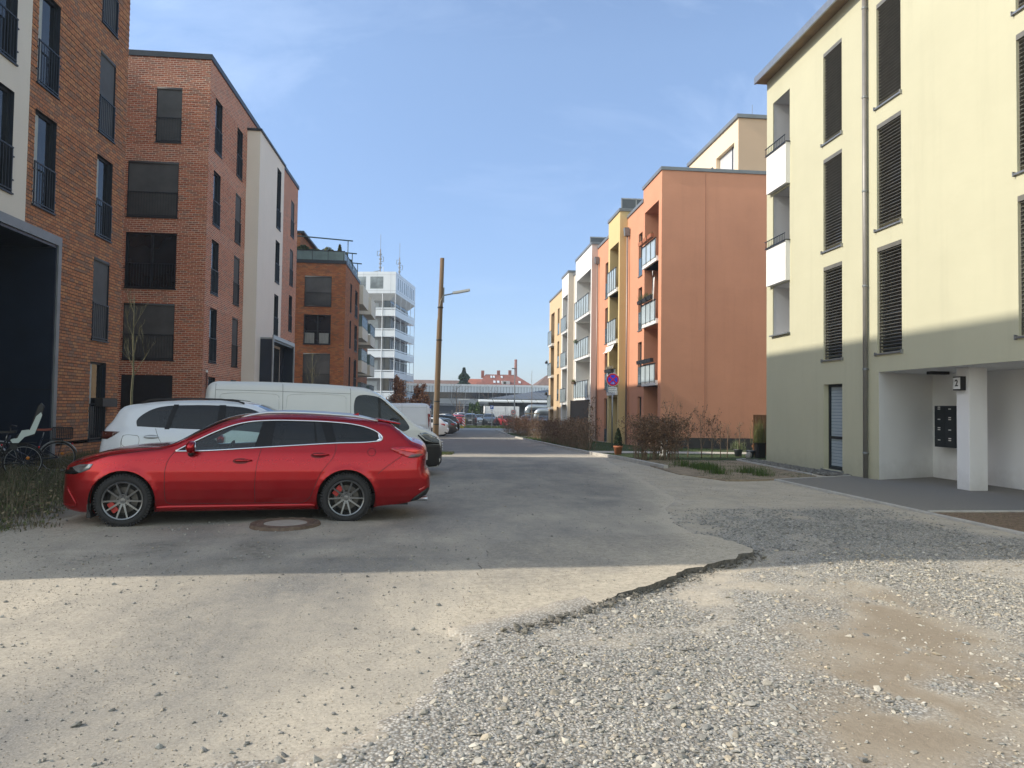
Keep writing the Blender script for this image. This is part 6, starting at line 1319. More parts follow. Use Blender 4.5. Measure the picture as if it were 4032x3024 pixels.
# cars with their tails to the road, further along
def estate(label, loc, rz, colr, group=None, res=.14, name='estate_car', trim=False, wr=.335):
    t, c, bp, dl = generic_car(name, label, loc, rz, prof, W, ARW, wr, DLO, colr, y_wheel=.84, group=group, res=res, bottom=((-1.0, .2), (1.0, .2)), glass=DKG, style='five', rimr=.23,
     lamps=[('tail_light', [(-1.94, 1.005), (-2.1, 1.018), (-2.42, .962), (-2.43, .88), (-2.239, .862), (-2.0, .96)], CM['red'], .008), ('headlight', [(2.16, .66), (2.06, .755), (1.752, .801), (1.80, .73), (1.98, .668)], CM['lamp'], .006), ('lower_bumper', [(-2.20, .25), (-2.25, .42), (-2.50, .46), (-2.515, .42), (-2.47, .345), (-2.33, .27)], CM['dark'], .010)])
    wraps(c, [(2.15, .735), (.93, 1.02), (.0, 1.40), (-2.0, 1.30), (-2.28, 1.08)], [colr, colr, DKG, colr, DKG, colr])
    if trim:
        for sd in (1, -1): c.line('window_trim', DLO, .014, CM['chrome'], .004, sd, step=.08)
    q = MB(); q.box(2.22, 2.27, -.42, .42, .36, .62); link('grille', q.mesh('grille', CM['dark']), t)
    q = MB(); q.box(2.27, 2.285, -.26, .26, .42, .53); q.box(-2.53, -2.515, -.26, .26, .55, .66); link('number_plate', q.mesh('number_plate', CM['plate']), t)
    for sd in (1, -1):
        q = MB(); q.M = Matrix.Translation((.55, sd * 1.0, 1.02)) @ Matrix.Diagonal((.6, 1, .8, 1)); q.lathe([(0, -.09), (.08, -.06), (.1, 0), (.08, .07), (0, .1)], 12, (0, 0, 0), 'X'); link('mirror', q.mesh('mirror', colr, True), t)
    return t, c
GP = 'cars parked tail to the road on the left'
estate('white hatchback with red tail light half hidden by the wooden pole', (-2.18, 52.0, gz(0, 51)), R(180), paint('white hatch', (.72, .72, .72), 0, .3), GP, name='hatchback_car')
estate('dark grey estate car with chrome window line, right of the wooden pole', (-1.45, 57.6, gz(0, 56)), R(180), GRY, GP, trim=True)
suv('tall black suv parked beyond the dark grey estate car', (-.85, 63.5, gz(0, 63)), R(180), BLK, GP, .16)
GC = 'cars standing in the far car park behind the fence'; zc_ = -.9 + .03
def park(fn, label, px, Y, colr, rz=-90, **k):
    X = ((px - 2016) / 2797 * .9955 + .0948) / (.9955 - (px - 2016) / 2797 * .0948) * Y; return fn(label, (X, Y, zc_), R(rz), colr, GC, **k)
park(suv, 'black suv seen from behind with bright rear light strip, left in the car park', 1852, 96, BLK, 90, res=.2)
park(suv, 'dark grey car facing us with one glinting headlight, middle of the car park', 1927, 97, SILV if 0 else paint('blue grey paint', (.07, .09, .11), .4, .3), -90, res=.2)
park(estate, 'bright red car facing the street in the car park', 1997, 95, REDC, -80, res=.2)
park(estate, 'silver blue car behind the black suv in the car park', 1892, 103, SILV, -90, res=.22)
park(estate, 'dark brown car between the dark grey car and the red car', 1966, 104, paint('brown paint', (.06, .045, .04), .4, .35), -90, res=.22)
park(estate, 'white car at the far left of the car park', 1768, 104, paint('white c', (.7, .7, .7), 0, .3), -60, res=.22)
park(estate, 'small red car tail behind the tall black suv', 1800, 100, REDC, 100, res=.22)
park(suv, 'pale white van-like car with violet blue windows in the car park', 1818, 108, paint('pale white', (.75, .76, .78), 0, .3), -75, res=.22)
park(estate, 'dark car at the right of the car park near the silver duct', 2140, 97, GRY, -90, res=.22)
park(estate, 'silver car parked behind the hedge, right of the speed limit sign', 2075, 98, paint('grey silver', (.33, .34, .35), .4, .3), -95, res=.22)

# ------------------------------------------------------------------ vegetation helpers
def leafmat(name, cols, rough=.8, trans=0.0):
    g = NG(name); at = g.n('ShaderNodeAttribute', attribute_name='tone'); g.put(g.p.inputs['Base Color'], at.outputs['Color']); g.p.inputs['Roughness'].default_value = rough; g.p.inputs['Specular IOR Level'].default_value = .2
    if trans: g.p.inputs['Transmission Weight'].default_value = 0; g.p.inputs['Subsurface Weight'].default_value = 0
    return g.m
LEAF = leafmat('leaf', None)
def leaves(name, P, size, cols, parent=None, flat=.0, asp=1.6, tone=None):
    """P (N,3) centres -> folded little leaves, two triangles each, tone per leaf"""
    n = len(P); a = rng.normal(size=(n, 3)); a[:, 2] *= (1 - flat); a /= np.linalg.norm(a, axis=1)[:, None]; b = np.cross(a, rng.normal(size=(n, 3))); b /= np.linalg.norm(b, axis=1)[:, None]; s = (size * (.6 + .8 * rng.random(n)))[:, None]
    c = np.cross(a, b); V = np.stack([P - a * s * asp, P + b * s + c * s * .25, P + a * s * asp, P - b * s + c * s * .25], 1).reshape(-1, 3)
    C = np.array(cols); t = C[rng.integers(0, len(C), n)] * (.7 + .6 * rng.random((n, 1))); T = np.repeat(np.concatenate([t, np.ones((n, 1))], 1), 4, 0)
    i = np.arange(n)[:, None] * 4; F = np.concatenate([i, i + 1, i + 2, i, i + 2, i + 3], 1).ravel(); inv = INV.get(parent)
    if inv is not None and inv != I4: m = np.array(inv); V = V @ m[:3, :3].T + m[:3, 3]
    return link(name, set_mesh(name, V, F, 3, LEAF, [('tone', 'FLOAT_COLOR', T)]), parent)
def blades(name, P, h, cols, wid=.004, bend=.35, label=None, parent=None, kind='stuff', zf=None):
    n = len(P); z = np.array([gz(0, y) for y in P[:, 1]]) if zf is None else zf(P[:, 0], P[:, 1]); B = np.column_stack([P[:, :2], z]); an = rng.random(n) * 2 * np.pi; d = np.stack([np.cos(an), np.sin(an), 0 * an], 1); sd_ = np.stack([-np.sin(an), np.cos(an), 0 * an], 1)
    hh = (h * (.5 + .8 * rng.random(n)))[:, None]; bb = bend * (rng.random(n) ** 1.2)[:, None] * hh; w_ = wid * (.6 + .8 * rng.random(n))[:, None]; up = np.array([[0, 0, 1.]])
    V = np.stack([B - sd_ * w_, B + sd_ * w_, B + up * hh * .55 + d * bb * .35 + sd_ * w_ * .8, B + up * hh * .55 + d * bb * .35 - sd_ * w_ * .8, B + up * hh * (1 - .3 * bb / hh) + d * bb], 1).reshape(-1, 3)
    C = np.array(cols); t = C[rng.integers(0, len(C), n)] * (.7 + .6 * rng.random((n, 1))); T = np.repeat(np.concatenate([t, np.ones((n, 1))], 1), 5, 0)
    i = np.arange(n)[:, None] * 5; F = np.concatenate([i, i + 1, i + 2, i, i + 2, i + 3, i + 3, i + 2, i + 4], 1).ravel(); inv = INV.get(parent)
    if inv is not None and inv != I4: m = np.array(inv); V = V @ m[:3, :3].T + m[:3, 3]
    o = link(name, set_mesh(name, V, F, 3, LEAF, [('tone', 'FLOAT_COLOR', T)]), parent); setp(o, label, None, None, kind); return o
def inpts(n, P, z=None):
    P = np.array(P); x = P[:, 0].min() + np.ptp(P[:, 0]) * rng.random(n); y = P[:, 1].min() + np.ptp(P[:, 1]) * rng.random(n); k = inpoly(x, y, [tuple(p) for p in P]); return np.stack([x[k], y[k]], 1)
BARK = pm('greenish grey bark', (.16, .155, .09), .9, 0, .3, 6, bump=.5); BARKB = pm('brown bark', (.19, .135, .09), .9, 0, .3, 8, bump=.5)
def tree(name, label, cat, loc, h, trunk_r, clear, spread, seed, bark=BARK, depth=4, leaf=None, nleaf=0, lsize=.03, lcols=None, group=None, nb=7, up=.75, n0=None):
    rr = random.Random(seed); t = thing(name, label, cat, loc, 0, group); base = Vector(loc); tr = MB(); cr_ = MB(); tips = []
    lean = Vector((rr.uniform(-.03, .03), rr.uniform(-.03, .03), 0)); path = [base + Vector((0, 0, h * i / 8)) + lean * h * (i / 8) + Vector((rr.uniform(-1, 1), rr.uniform(-1, 1), 0)) * trunk_r * .5 * (i > 0) for i in range(9)]
    tr.tube(path, [trunk_r * (1.25 if i == 0 else 1) * (1 - .85 * i / 8) + .004 for i in range(9)], 8); tr.build('trunk', bark, t, smooth=True)
    def grow(p, d, ln, r, k):
        n = 4; pts = [p]; q = p; dd = d
        for i in range(n):
            dd = (dd + Vector((rr.uniform(-1, 1), rr.uniform(-1, 1), rr.uniform(-.4, 1) * .6)) * .22 + Vector((0, 0, .10 * up))).normalized(); q = q + dd * ln / n; pts.append(q); tips.append(q)
        cr_.tube(pts, [max(.0025, r * (1 - .7 * i / n)) for i in range(n + 1)], 5 if r > .012 else 3, cap=False)
        if k > 0:
            for j in range(rr.choice((2, 3, 3))):
                i = rr.randint(1, n); dv = (pts[i] - pts[i - 1]).normalized(); o = Vector((rr.uniform(-1, 1), rr.uniform(-1, 1), rr.uniform(-.2, .8))).normalized(); grow(pts[i], (dv * .75 + o * .6).normalized(), ln * rr.uniform(.45, .72), r * .5, k - 1)
    for b in range(nb):
        f = clear + (1 - clear) * (b + rr.random()) / nb * .92; p = base + lean * h * f + Vector((0, 0, h * f)); a = b * 2.4 + rr.random(); o = Vector((math.cos(a), math.sin(a), up + rr.random() * .4)).normalized(); grow(p, o, spread * (1.15 - .75 * (f - clear) / (1 - clear)), trunk_r * .45 * (1.1 - f * .7), depth - 1)
    cr_.build('branches', bark, t, fix=False)
    if nleaf:
        T = np.array([tuple(v) for v in tips]); P = T[rng.integers(0, len(T), nleaf)] + rng.normal(size=(nleaf, 3)) * lsize * 2.2; leaves('crown', P, lsize, lcols, t)
    return t
BR = [(.24, .14, .085), (.17, .10, .065), (.30, .19, .12), (.11, .075, .055)]; BRR = [(.40, .19, .10), (.32, .15, .08), (.46, .24, .13), (.22, .11, .06)]
DRY = [(.17, .15, .085), (.12, .12, .06), (.22, .19, .11), (.08, .09, .035)]; GRN = [(.05, .095, .02), (.07, .12, .03), (.04, .07, .018), (.09, .13, .035)]
tree('young_tree', 'thin young bare tree standing before the red brick house', 'tree', (-10.25, 24.6, 0), 5.15, .05, .42, 1.0, 3, nb=8, up=1.5, depth=4)
tree('young_tree', 'small bare young tree in front of the brown brick house, behind the grey van', 'tree', (-8.75, 48.0, gz(0, 48)), 5.6, .05, .45, 1.0, 5, nb=8, up=1.5, depth=4)
tree('autumn_tree', 'young tree with brown dead leaves below the office tower, the left of two', 'tree', (-4.65, 75, -.85), 5.1, .06, .18, 1.35, 8, BARKB, 3, nleaf=3200, lsize=.055, lcols=BRR, nb=12, up=.9, group=None)
tree('autumn_tree', 'young tree with brown dead leaves close left of the wooden pole, the right of two', 'tree', (-2.55, 76, -.85), 4.2, .06, .2, 1.3, 9, BARKB, 3, nleaf=2900, lsize=.055, lcols=BRR, nb=12, up=.9)
for (px_, Y_, h, s, lab) in ((1800, 140, 6.6, 3.2, 'wide bare tree before the office hall, right of the wooden pole'), (1643, 142, 7.2, 2.4, 'bare tree at the foot of the office tower beside the hall'), (1925, 138, 5.6, 3.0, 'low spreading bare tree before the hall, left of the pavilion awning'), (1812, 120, 3.4, 1.0, 'small pale bare tree in front of the wide bare tree')):
    X_ = ((px_ - 2016) / 2797 + .0948) * Y_; tree('bare_tree', lab, 'tree', (X_, Y_, -.9), h, .12, .25, s, int(px_), BARKB, 4, nb=9, up=.55)
tree('bare_sapling', 'very thin tall sapling in a wooden stake frame near the silver duct', 'tree', (((2097 - 2016) / 2797 + .0948) * 95, 95, -.9), 7.6, .045, .35, .9, 12, BARKB, 2, nb=9, up=1.8)
q = MB(); xs_ = ((2097 - 2016) / 2797 + .0948) * 95
fr_ = thing('tree_stake_frame', 'wooden stake frame around the thin tall sapling', 'tree stakes', (xs_, 94.6, -.9))
for dx in (-.8, .8): q.tube([(xs_ + dx, 94.6, -.9), (xs_ + dx, 94.6, .85)], .05, 6)
q.build('stake', M_['concrete'] if 0 else pm('stake wood', (.24, .17, .10), .8), fr_)
q = MB(); q.box(xs_ - 1.0, xs_ + 1.0, 94.55, 94.65, .8, .95); q.build('rail', pm('rail wood', (.26, .19, .11), .8), fr_)
# conifer beyond the hall
cf = thing('conifer', 'dark green conifer rising behind the office hall', 'tree', (4.35, 160, -1)); q = MB(); q.tube([(4.35, 160, -1), (4.35, 160, 9.8)], [.25, .03], 8); q.build('trunk', BARKB, cf)
P = []
for k in range(5200):
    f = rng.random() ** .75; r_ = (1 - f) ** .8 * 3.1 * (.55 + .45 * rng.random()) * (1 + .35 * math.sin(f * 26)); a_ = rng.random() * 6.283; P.append((4.35 + r_ * math.cos(a_), 160 + r_ * math.sin(a_), 2.0 + 8.4 * f - .16 * r_))
leaves('crown', np.array(P), .16, [(.018, .045, .022), (.028, .06, .025), (.012, .03, .016)], cf)
for (X0, X1, lab) in ((4.0, 7.2, 'darker green bush before the hall, left of the white trailer'), (7.0, 9.6, 'light green bush right of the darker bush before the hall')):
    b_ = thing('green_bush', lab, 'bush', ((X0 + X1) / 2, 125, -.9)); n = 2600; P = rng.normal(size=(n, 3)); P /= np.linalg.norm(P, axis=1)[:, None]; P *= (rng.random((n, 1)) ** .35); P = P * np.array([(X1 - X0) / 2, 1.2, 1.5]) * (1 + .25 * np.sin(P[:, :1] * 9)) + np.array([(X0 + X1) / 2, 125, .9])
    q = MB()
    for i in range(6): q.tube([((X0 + X1) / 2 + (i - 2.5) * .3, 125, -.9), ((X0 + X1) / 2 + (i - 2.5) * .4, 125, .6)], .03, 4)
    q.build('stems', BARKB, b_); leaves('foliage', P, .10, GRN if X0 < 6 else [(.12, .17, .03), (.16, .2, .05)], b_)
# hedges: leafless stems, dead beech leaves
def hedge(label, x0, x1, y0, y1, h, nst, nl, cols, ragged=.25):
    z = gz(0, (y0 + y1) / 2); t = thing('hedge', label, 'hedge', ((x0 + x1) / 2, (y0 + y1) / 2, z), 0, 'brown hedges along the front gardens'); q = MB(); P = []
    for i in range(nst):
        x, y = x0 + (x1 - x0) * rng.random(), y0 + (y1 - y0) * rng.random(); zz = gz(0, y); hh = h * (1 - ragged * rng.random()); p = [Vector((x, y, zz))]; d = Vector((rng.normal() * .10, rng.normal() * .10, 1))
        for k in range(4): d = (d + Vector((rng.normal(), rng.normal(), 0)) * .14).normalized(); p.append(p[-1] + d * hh / 4)
        q.tube(p, [.009, .008, .006, .004, .002], 4, cap=False)
        for k in (1, 2, 3):
            for s_ in range(2): o = Vector((rng.normal(), rng.normal(), .5)).normalized(); a = p[k]; b = a + o * .22; c_ = b + (o + Vector((0, 0, .5))).normalized() * .16; q.tube([a, b, c_], [.004, .003, .0015], 3, cap=False); P += [b, c_]
        P += p[1:]
    q.build('stems', BARKB, t, fix=False); P = np.array([tuple(v) for v in P]); Z0_ = z + .25; w_ = np.clip((P[:, 2] - Z0_) / .5, .03, 1); w_ /= w_.sum(); C_ = P[rng.choice(len(P), nl, p=w_)] + rng.normal(size=(nl, 3)) * .055; leaves('leaves', C_, .018, cols, t)
hedge('clipped brown beech hedge right of the terracotta pot, nearest one', 5.95, 7.35, 21.5, 22.15, 1.42, 90, 6500, BR, .10)
hedge('brown hedge along the kerb behind the no stopping sign', 5.8, 6.4, 29.2, 34.6, 1.45, 130, 3800, BR, .2)
hedge('dark hedge along the kerb before the white bays', 5.85, 6.6, 35.2, 44, 1.5, 150, 3600, [(.10, .055, .04), (.075, .045, .035), (.14, .08, .05)], .2)
hedge('orange brown section of hedge left of the small gate gap', 6.2, 7.2, 58, 64, 1.75, 110, 3600, BRR, .15)
hedge('dark brown hedge at the far end of the kerb below the speed limit sign', 5.9, 7.0, 65, 73, 1.8, 110, 3200, BR, .15)
hedge('dark brown hedge between the orange brown section and the gate gap', 6.4, 7.2, 48.5, 57, 1.6, 120, 3200, [(.12, .06, .045), (.09, .05, .035)], .15)
# loose saplings along the lawn
def sapling(label, X_, Y_, h, seed, nl, w_=.5):
    tree('hedge_sapling', label, 'shrub', (X_, Y_, 0), h, .014, .12, w_, seed, BARKB, 3, nleaf=nl, lsize=.017, lcols=BR, group='loose saplings at the lawn', nb=6, up=1.3)
SAP = [(1190, 23.3, 1.75, 60, .75, 'tallest arching bare sapling right of the stone figure'), (1265, 22.9, 1.5, 90, .7, 'second bare sapling right of the stone figure, leaning left'), (1350, 23.4, 1.25, 420, .35, 'narrow sapling densely hung with dark dead leaves at lawn middle'), (1470, 22.8, 1.45, 160, .75, 'wide bare sapling just right of the dark leafy one'), (1560, 23.0, 1.25, 240, .45, 'sapling with a cluster of dead leaves low down, middle of the lawn'), (1635, 23.4, 1.1, 120, .3, 'slim sapling with few dead leaves before the orange gable joint'), (1692, 23.6, 1.15, 0, .3, 'small leafless forked sapling in the right half of the lawn'), (1800, 23.9, 1.2, 40, .3, 'last slim sapling before the wooden screen')]
for i, (zx, Y_, h, nl, w_, lab) in enumerate(SAP):
    px_ = 2100 + zx * .452; X_ = ((px_ - 2016) / 2797 * .9955 + .0948) / (.9955 - (px_ - 2016) / 2797 * .0948) * Y_; sapling(lab, X_, Y_, h, 40 + i, nl, w_)
tree('hedge_sapling', 'wispy bare sapling left of the terracotta pot behind the sign', 'shrub', (5.95, 28.6, -.15), 1.9, .014, .1, .6, 71, BARKB, 3, nleaf=160, lsize=.022, lcols=BR, nb=6, up=1.4)
# lawns and weeds
A = inpts(16000, LAWNP); blades('grass', A, .05, GRN, .003, .5, 'short green lawn behind the nearest hedge')
A = inpts(16000, [(5.5, 28.4), (12, 28.4), (12, 32.7), (10.1, 32.7), (9.6, 40), (5.5, 40)]); blades('grass', A, .06, GRN, .004, .5, 'green lawn strip before the orange house')
A = inpts(9000, [(9.5, 40), (5.6, 40), (5.6, 66), (9.5, 66)]); blades('grass', A, .09, GRN, .007, .5, 'green verge behind the far hedges')
TUF = [(1310, 1165), (1440, 1185), (1500, 1200), (1600, 1232), (1860, 1225), (1985, 1250), (1545, 1195)]
Pt = []
for zx, zy in TUF:
    px_, py_ = 2100 + zx * .452, 1300 + (zy + 14) * .452; r_ = fw + rt * (px_ - 2016) / 2797 - upv * (py_ - 1512) / 2797; p = Vector((0, 0, 1.58)) + r_ * (-1.55 / r_.z); Pt += [(p.x + rng.normal() * .13, p.y + rng.normal() * .16) for k in range(260)]
blades('grass_tufts', np.array(Pt), .22, GRN, .004, .5, 'bright green grass tufts in the sandy planting bed')
A = inpts(15000, BED); k = fbm(A[:, 0], A[:, 1], 1.8, 3, 22) > .52; blades('bed_weeds', A[k], .045, DRY + GRN[:2], .004, .9, 'low dry weeds over the sandy planting bed')
A = inpts(5200, [(7.75, 8.0), (9.5, 8.0), (9.5, 10.6), (7.75, 10.6)]); blades('mulch_weeds', A, .03, DRY + [(.26, .19, .11), (.30, .24, .16)], .006, 1.4, 'wood chips and dry weeds in the small bed at the right edge')
WD = [(-5.15, 10.1), (-4.72, 9.5), (-5.1, 9.0), (-6.5, 8.7), (-12, 9.0), (-12, 17.5), (-9.0, 17.5), (-7.4, 15.6), (-6.3, 13.6), (-5.6, 11.9)]
A = inpts(90000, WD); d_ = polydist(A[:, 0], A[:, 1], WD); k = rng.random(len(A)) < np.clip(d_ / .7, .12, 1) * np.clip(fbm(A[:, 0], A[:, 1], 1.6, 3, 25) * 2.2 - .3, .25, 1); A = A[k]; dd = polydist(A[:, 0], A[:, 1], WD); hh = .08 + .15 * np.clip(dd / 1.0, 0, 1)
blades('weeds', A, hh * (.6 + .8 * fbm(A[:, 0], A[:, 1], 2.1, 3, 29)), [(.13, .12, .07), (.075, .085, .04), (.18, .155, .10), (.06, .08, .03), (.11, .09, .06)], .0045, 1.0, 'tall mixed dry and green weeds on the verge left of the red car')
A = inpts(16000, WD); k = fbm(A[:, 0], A[:, 1], 1.9, 3, 33) > .47; A = A[k]; leaves('weed_leaves', np.column_stack([A, .02 + .20 * rng.random(len(A)) ** 1.5]), .014, [(.10, .11, .05), (.15, .125, .08), (.07, .09, .035), (.20, .16, .10)])['kind'] = 'stuff'
n = 450; A = inpts(n * 2, WD)[:n]; blades('dead_stalks', A, .55, [(.16, .13, .09), (.11, .09, .06)], .0028, .25, 'taller dead stalks standing among the left verge weeds')
A = inpts(4200, [(-9.55, 17.6), (-8.9, 17.6), (-8.5, 21.9), (-9.55, 21.9)]); blades('wall_weeds', A, .30, [(.10, .095, .05), (.07, .075, .03), (.14, .12, .07)], .005, .6, 'weeds along the foot of the orange brown brick wall')
A = inpts(1600, [(-1.0, 24.2), (.3, 24.3), (.4, 25.6), (-.9, 25.6)]); blades('pole_grass', A, .10, GRN + DRY, .005, .6, 'grass patch at the foot of the wooden pole')
A = inpts(9000, [(-14, 84.7), (30, 84.7), (30, 88.4), (-14, 88.4)]); blades('verge_grass', A, .16, DRY[:2] + GRN, .02, .6, 'yellow green grass strip below the car park fence', zf=lambda x, y: gzv(y) + .12)

# ------------------------------------------------------------------ wooden lamp pole
WOOD = pm('weathered pole wood', (.175, .115, .066), .8, 0, .25, 1.3, bump=.6, bscale=25, stretch=(9, 9, .6), dirt=.5)
px0, py0 = -.28, 25.0
wp = thing('wooden_lamp_pole', 'tall weathered wooden pole with a small side lamp, beside the grey van', 'lamp pole', (px0, py0, 0)); zt_ = 6.82
ox = -.0
def pw(z): return Vector((px0 + .019 * z - .0 + ox, py0, z))
q = MB(); q.tube([pw(-.1), pw(1.5), pw(3), pw(5), pw(zt_)], [.100, .096, .090, .082, .074], 18); q.build('pole', WOOD, wp, smooth=True)
for z in (.95, 1.75, 3.9, 5.05):
    q = MB(); q.lathe([(.1, z), (.104, z + .01), (.104, z + .035), (.1, z + .045)], 16, (pw(z).x, py0, 0), cap=False); q.build('band', M_['black'], wp)
q = MB(); q.tube([pw(.4) + Vector((-.105, 0, 0)), pw(3) + Vector((-.10, 0, 0)), pw(4.6) + Vector((-.092, 0, 0)), pw(5.3) + Vector((.0, -.09, 0)), pw(5.5) + Vector((.08, -.03, 0))], .012, 6); q.build('cable', pm('pale cable', (.45, .45, .43), .6), wp)
q = MB(); q.box(px0 + .185, px0 + .225, py0 - .03, py0 + .03, 5.25, 5.78); q.build('bracket', M_['zinc'], wp)
q = MB(); q.tube([(px0 + .19, py0, 5.50), (px0 + .54, py0, 5.58)], .022, 8); q.build('arm', M_['zinc'], wp)
q = MB(); q.M = Matrix.Translation((px0 + .52, py0, 5.58)) @ Matrix.Rotation(R(-12), 4, 'Y'); q.prism([(0, -.07, -.02), (0, .07, -.02), (0, .05, .06), (0, -.05, .06)], (.62, 0, 0)); q.box(.06, .58, -.055, .055, -.035, -.021, 1); q.build('lamp_head', [pm('lamp head grey', (.42, .42, .40), .5), pm('lamp cover', (.5, .5, .48), .3)], wp, bevel=.006)

# ------------------------------------------------------------------ signs
SRED = pm('sign red', (.72, .012, .03), .35); SBLU = pm('sign blue', (.02, .06, .85), .35); SWHT = pm('sign white', (.86, .86, .86), .4)
ns = thing('no_stopping_sign', 'round red and blue no stopping sign with arrow, above a white plate with two lines', 'road sign', (7.38, 31.6, -.2))
sx, sy, sz = 7.38, 31.5, 2.92
px_ = 2413; sx = ((px_ - 2016) / 2797 * .9955 + .0948) / (.9955 - (px_ - 2016) / 2797 * .0948) * sy
q = MB(); q.tube([(sx, sy + .05, -.3), (sx, sy + .05, sz + .2)], .032, 10); q.build('pole', M_['galv'], ns, smooth=True)
def disc(name, r, y, mat, par, th=.004): q = MB(); q.lathe([(0, 0), (r, 0), (r, th), (0, th)], 40, (sx, y, sz), 'Y', cap=False); return q.build(name, mat, par)
d0 = disc('disc', .30, sy, SWHT, ns, .01); disc('red_ring', .285, sy - .004, SRED, d0); disc('blue_field', .215, sy - .008, SBLU, d0)
q = MB(); q.M = Matrix.Translation((sx, sy - .011, sz))
for a in (45, -45): q.M = Matrix.Translation((sx, sy - .011 - (.001 if a > 0 else 0), sz)) @ Matrix.Rotation(R(a), 4, 'Y'); q.box(-.222, .222, 0, .002, -.028, .028)
q.build('red_cross', SRED, d0)
q = MB(); q.M = Matrix.Translation((sx, sy - .015, sz - .155)); q.box(-.075, .03, 0, .002, -.012, .012); q.poly([(.02, 0, .04), (.075, 0, 0), (.02, 0, -.04), (.0, 0, -.04), (.045, 0, 0), (.0, 0, .04)]); q.build('arrow', SWHT, d0)
q = MB(); q.box(sx - .20, sx + .20, sy, sy + .006, sz - .58, sz - .33); pl_ = q.build('plate', SWHT, ns, bevel=.002)
q = MB(); q.box(sx - .19, sx + .19, sy - .002, sy, sz - .57, sz - .565); q.box(sx - .19, sx + .19, sy - .002, sy, sz - .345, sz - .34); q.build('plate_border', M_['black'], pl_)
for s_, dz in (('Feuerwehr-', -.40), ('aufstellfläche', -.50)): text_obj(s_, .072, facing((sx, sy - .003, sz + dz), (0, -1, 0)), M_['black'], pl_, 'lettering', .001)
sl_ = thing('speed_limit_sign', 'square white 30 zone sign on a tall grey lamp post at the street end', 'road sign', (8.0, 79.9, -.88)); X_ = ((2028 - 2016) / 2797 + .0948) * 80
q = MB(); q.tube([(X_, 80, -.9), (X_, 80, 6.1)], [.09, .05], 8); q.build('post', M_['galv'], sl_); q = MB(); q.box(X_ - .35, X_ + .1, 79.9, 80.1, 6.0, 6.1); q.build('lamp_head', M_['zinc'], sl_)
X_ -= .12
q = MB(); q.box(X_ - .31, X_ + .31, 79.86, 79.88, .72, 1.38); b_ = q.build('board', pm('pale board', (.55, .54, .50), .5), sl_)
q = MB(); q.lathe([(.17, 79.855), (.225, 79.855), (.225, 79.86), (.17, 79.86)], 28, (X_, 0, 1.10), 'Y', close=True); q.build('red_ring', SRED, b_); text_obj('30', .24, facing((X_, 79.852, 1.10), (0, -1, 0)), M_['black'], b_, 'numeral', .001, .006)
text_obj('ZONE', .11, facing((X_, 79.852, .80), (0, -1, 0)), M_['black'], b_, 'lettering', .001, .002)
for px_, lab in ((1695, 'blue parking sign with P at the left of the wooden pole'), (1939, 'blue parking sign with P in front of the white trailer')):
    Y_ = 84; X_ = ((px_ - 2016) / 2797 + .0948) * Y_; t = thing('parking_sign', lab, 'road sign', (X_, Y_, -.9), 0, 'blue parking signs'); q = MB(); q.tube([(X_, Y_ + .04, -.9), (X_, Y_ + .04, 1.85)], .03, 6); q.build('post', M_['galv'], t)
    q = MB(); q.box(X_ - .19, X_ + .19, Y_, Y_ + .01, 1.42, 1.84); b_ = q.build('board', pm('parking blue', (.01, .09, .42), .4), t); text_obj('P', .40, facing((X_, Y_ - .003, 1.63), (0, -1, 0)), SWHT, b_, 'letter', .001, .012)
    q = MB(); q.box(X_ - .17, X_ + .17, Y_, Y_ + .01, 1.10, 1.40); q.box(X_ - .10, X_ + .10, Y_ - .003, Y_, 1.24, 1.27, 1); q.build('plate', [SWHT, M_['black']], t)
bc = thing('barrier_beacon', 'red and white striped roadwork beacon on a yellow block at the left street end', 'beacon', (2.4, 83, -.88)); X_ = ((1826 - 2016) / 2797 + .0948) * 83
q = MB(); q.box(X_ - .06, X_ + .24, 82.97, 83.0, -.62, .36); b_ = q.build('board', SWHT, bc); q = MB()
for k in range(3): z = -.5 + k * .32; q.prism([(X_ - .055, 82.96, z + .16), (X_ + .235, 82.96, z - .12), (X_ + .235, 82.96, z + .03), (X_ - .055, 82.96, z + .31 if k < 2 else z + .2)], (0, .008, 0))
q.build('stripe', SRED, b_); YEL = pm('yellow plastic', (.55, .38, .03), .6); q = MB(); q.box(X_ + .24, X_ + .29, 82.97, 83.02, -.62, .40); q.box(X_ - .1, X_ + .29, 82.97, 83.02, .36, .42); q.build('frame', YEL, bc)
q = MB()
for k in range(3): q.box(X_ - .42, X_ + .1, 82.75, 83.2, -.87 + k * .11, -.80 + k * .11)
q.build('foot_block', YEL, bc)
# T shaped lamp and thin white post in the car park
for px_, Y_, zt, lab, ty in ((1829, 108, 2.7, 'thin lamp post with flat double head behind the car park', 1), (1606, 80, 3.3, 'thin white post with small camera head between the brown leaved trees', 0)):
    X_ = ((px_ - 2016) / 2797 + .0948) * Y_; t = thing('lamp_post', lab, 'lamp post', (X_, Y_, -.9)); q = MB(); q.tube([(X_, Y_, -.9), (X_, Y_, zt)], .05, 6); q.build('post', M_['galv'], t)
    q = MB(); q.box(X_ - (.85 if ty else .12), X_ + (.85 if ty else .12), Y_ - .1, Y_ + .1, zt, zt + .16); q.build('lamp_head', pm('pale head', (.5, .5, .48), .5), t)
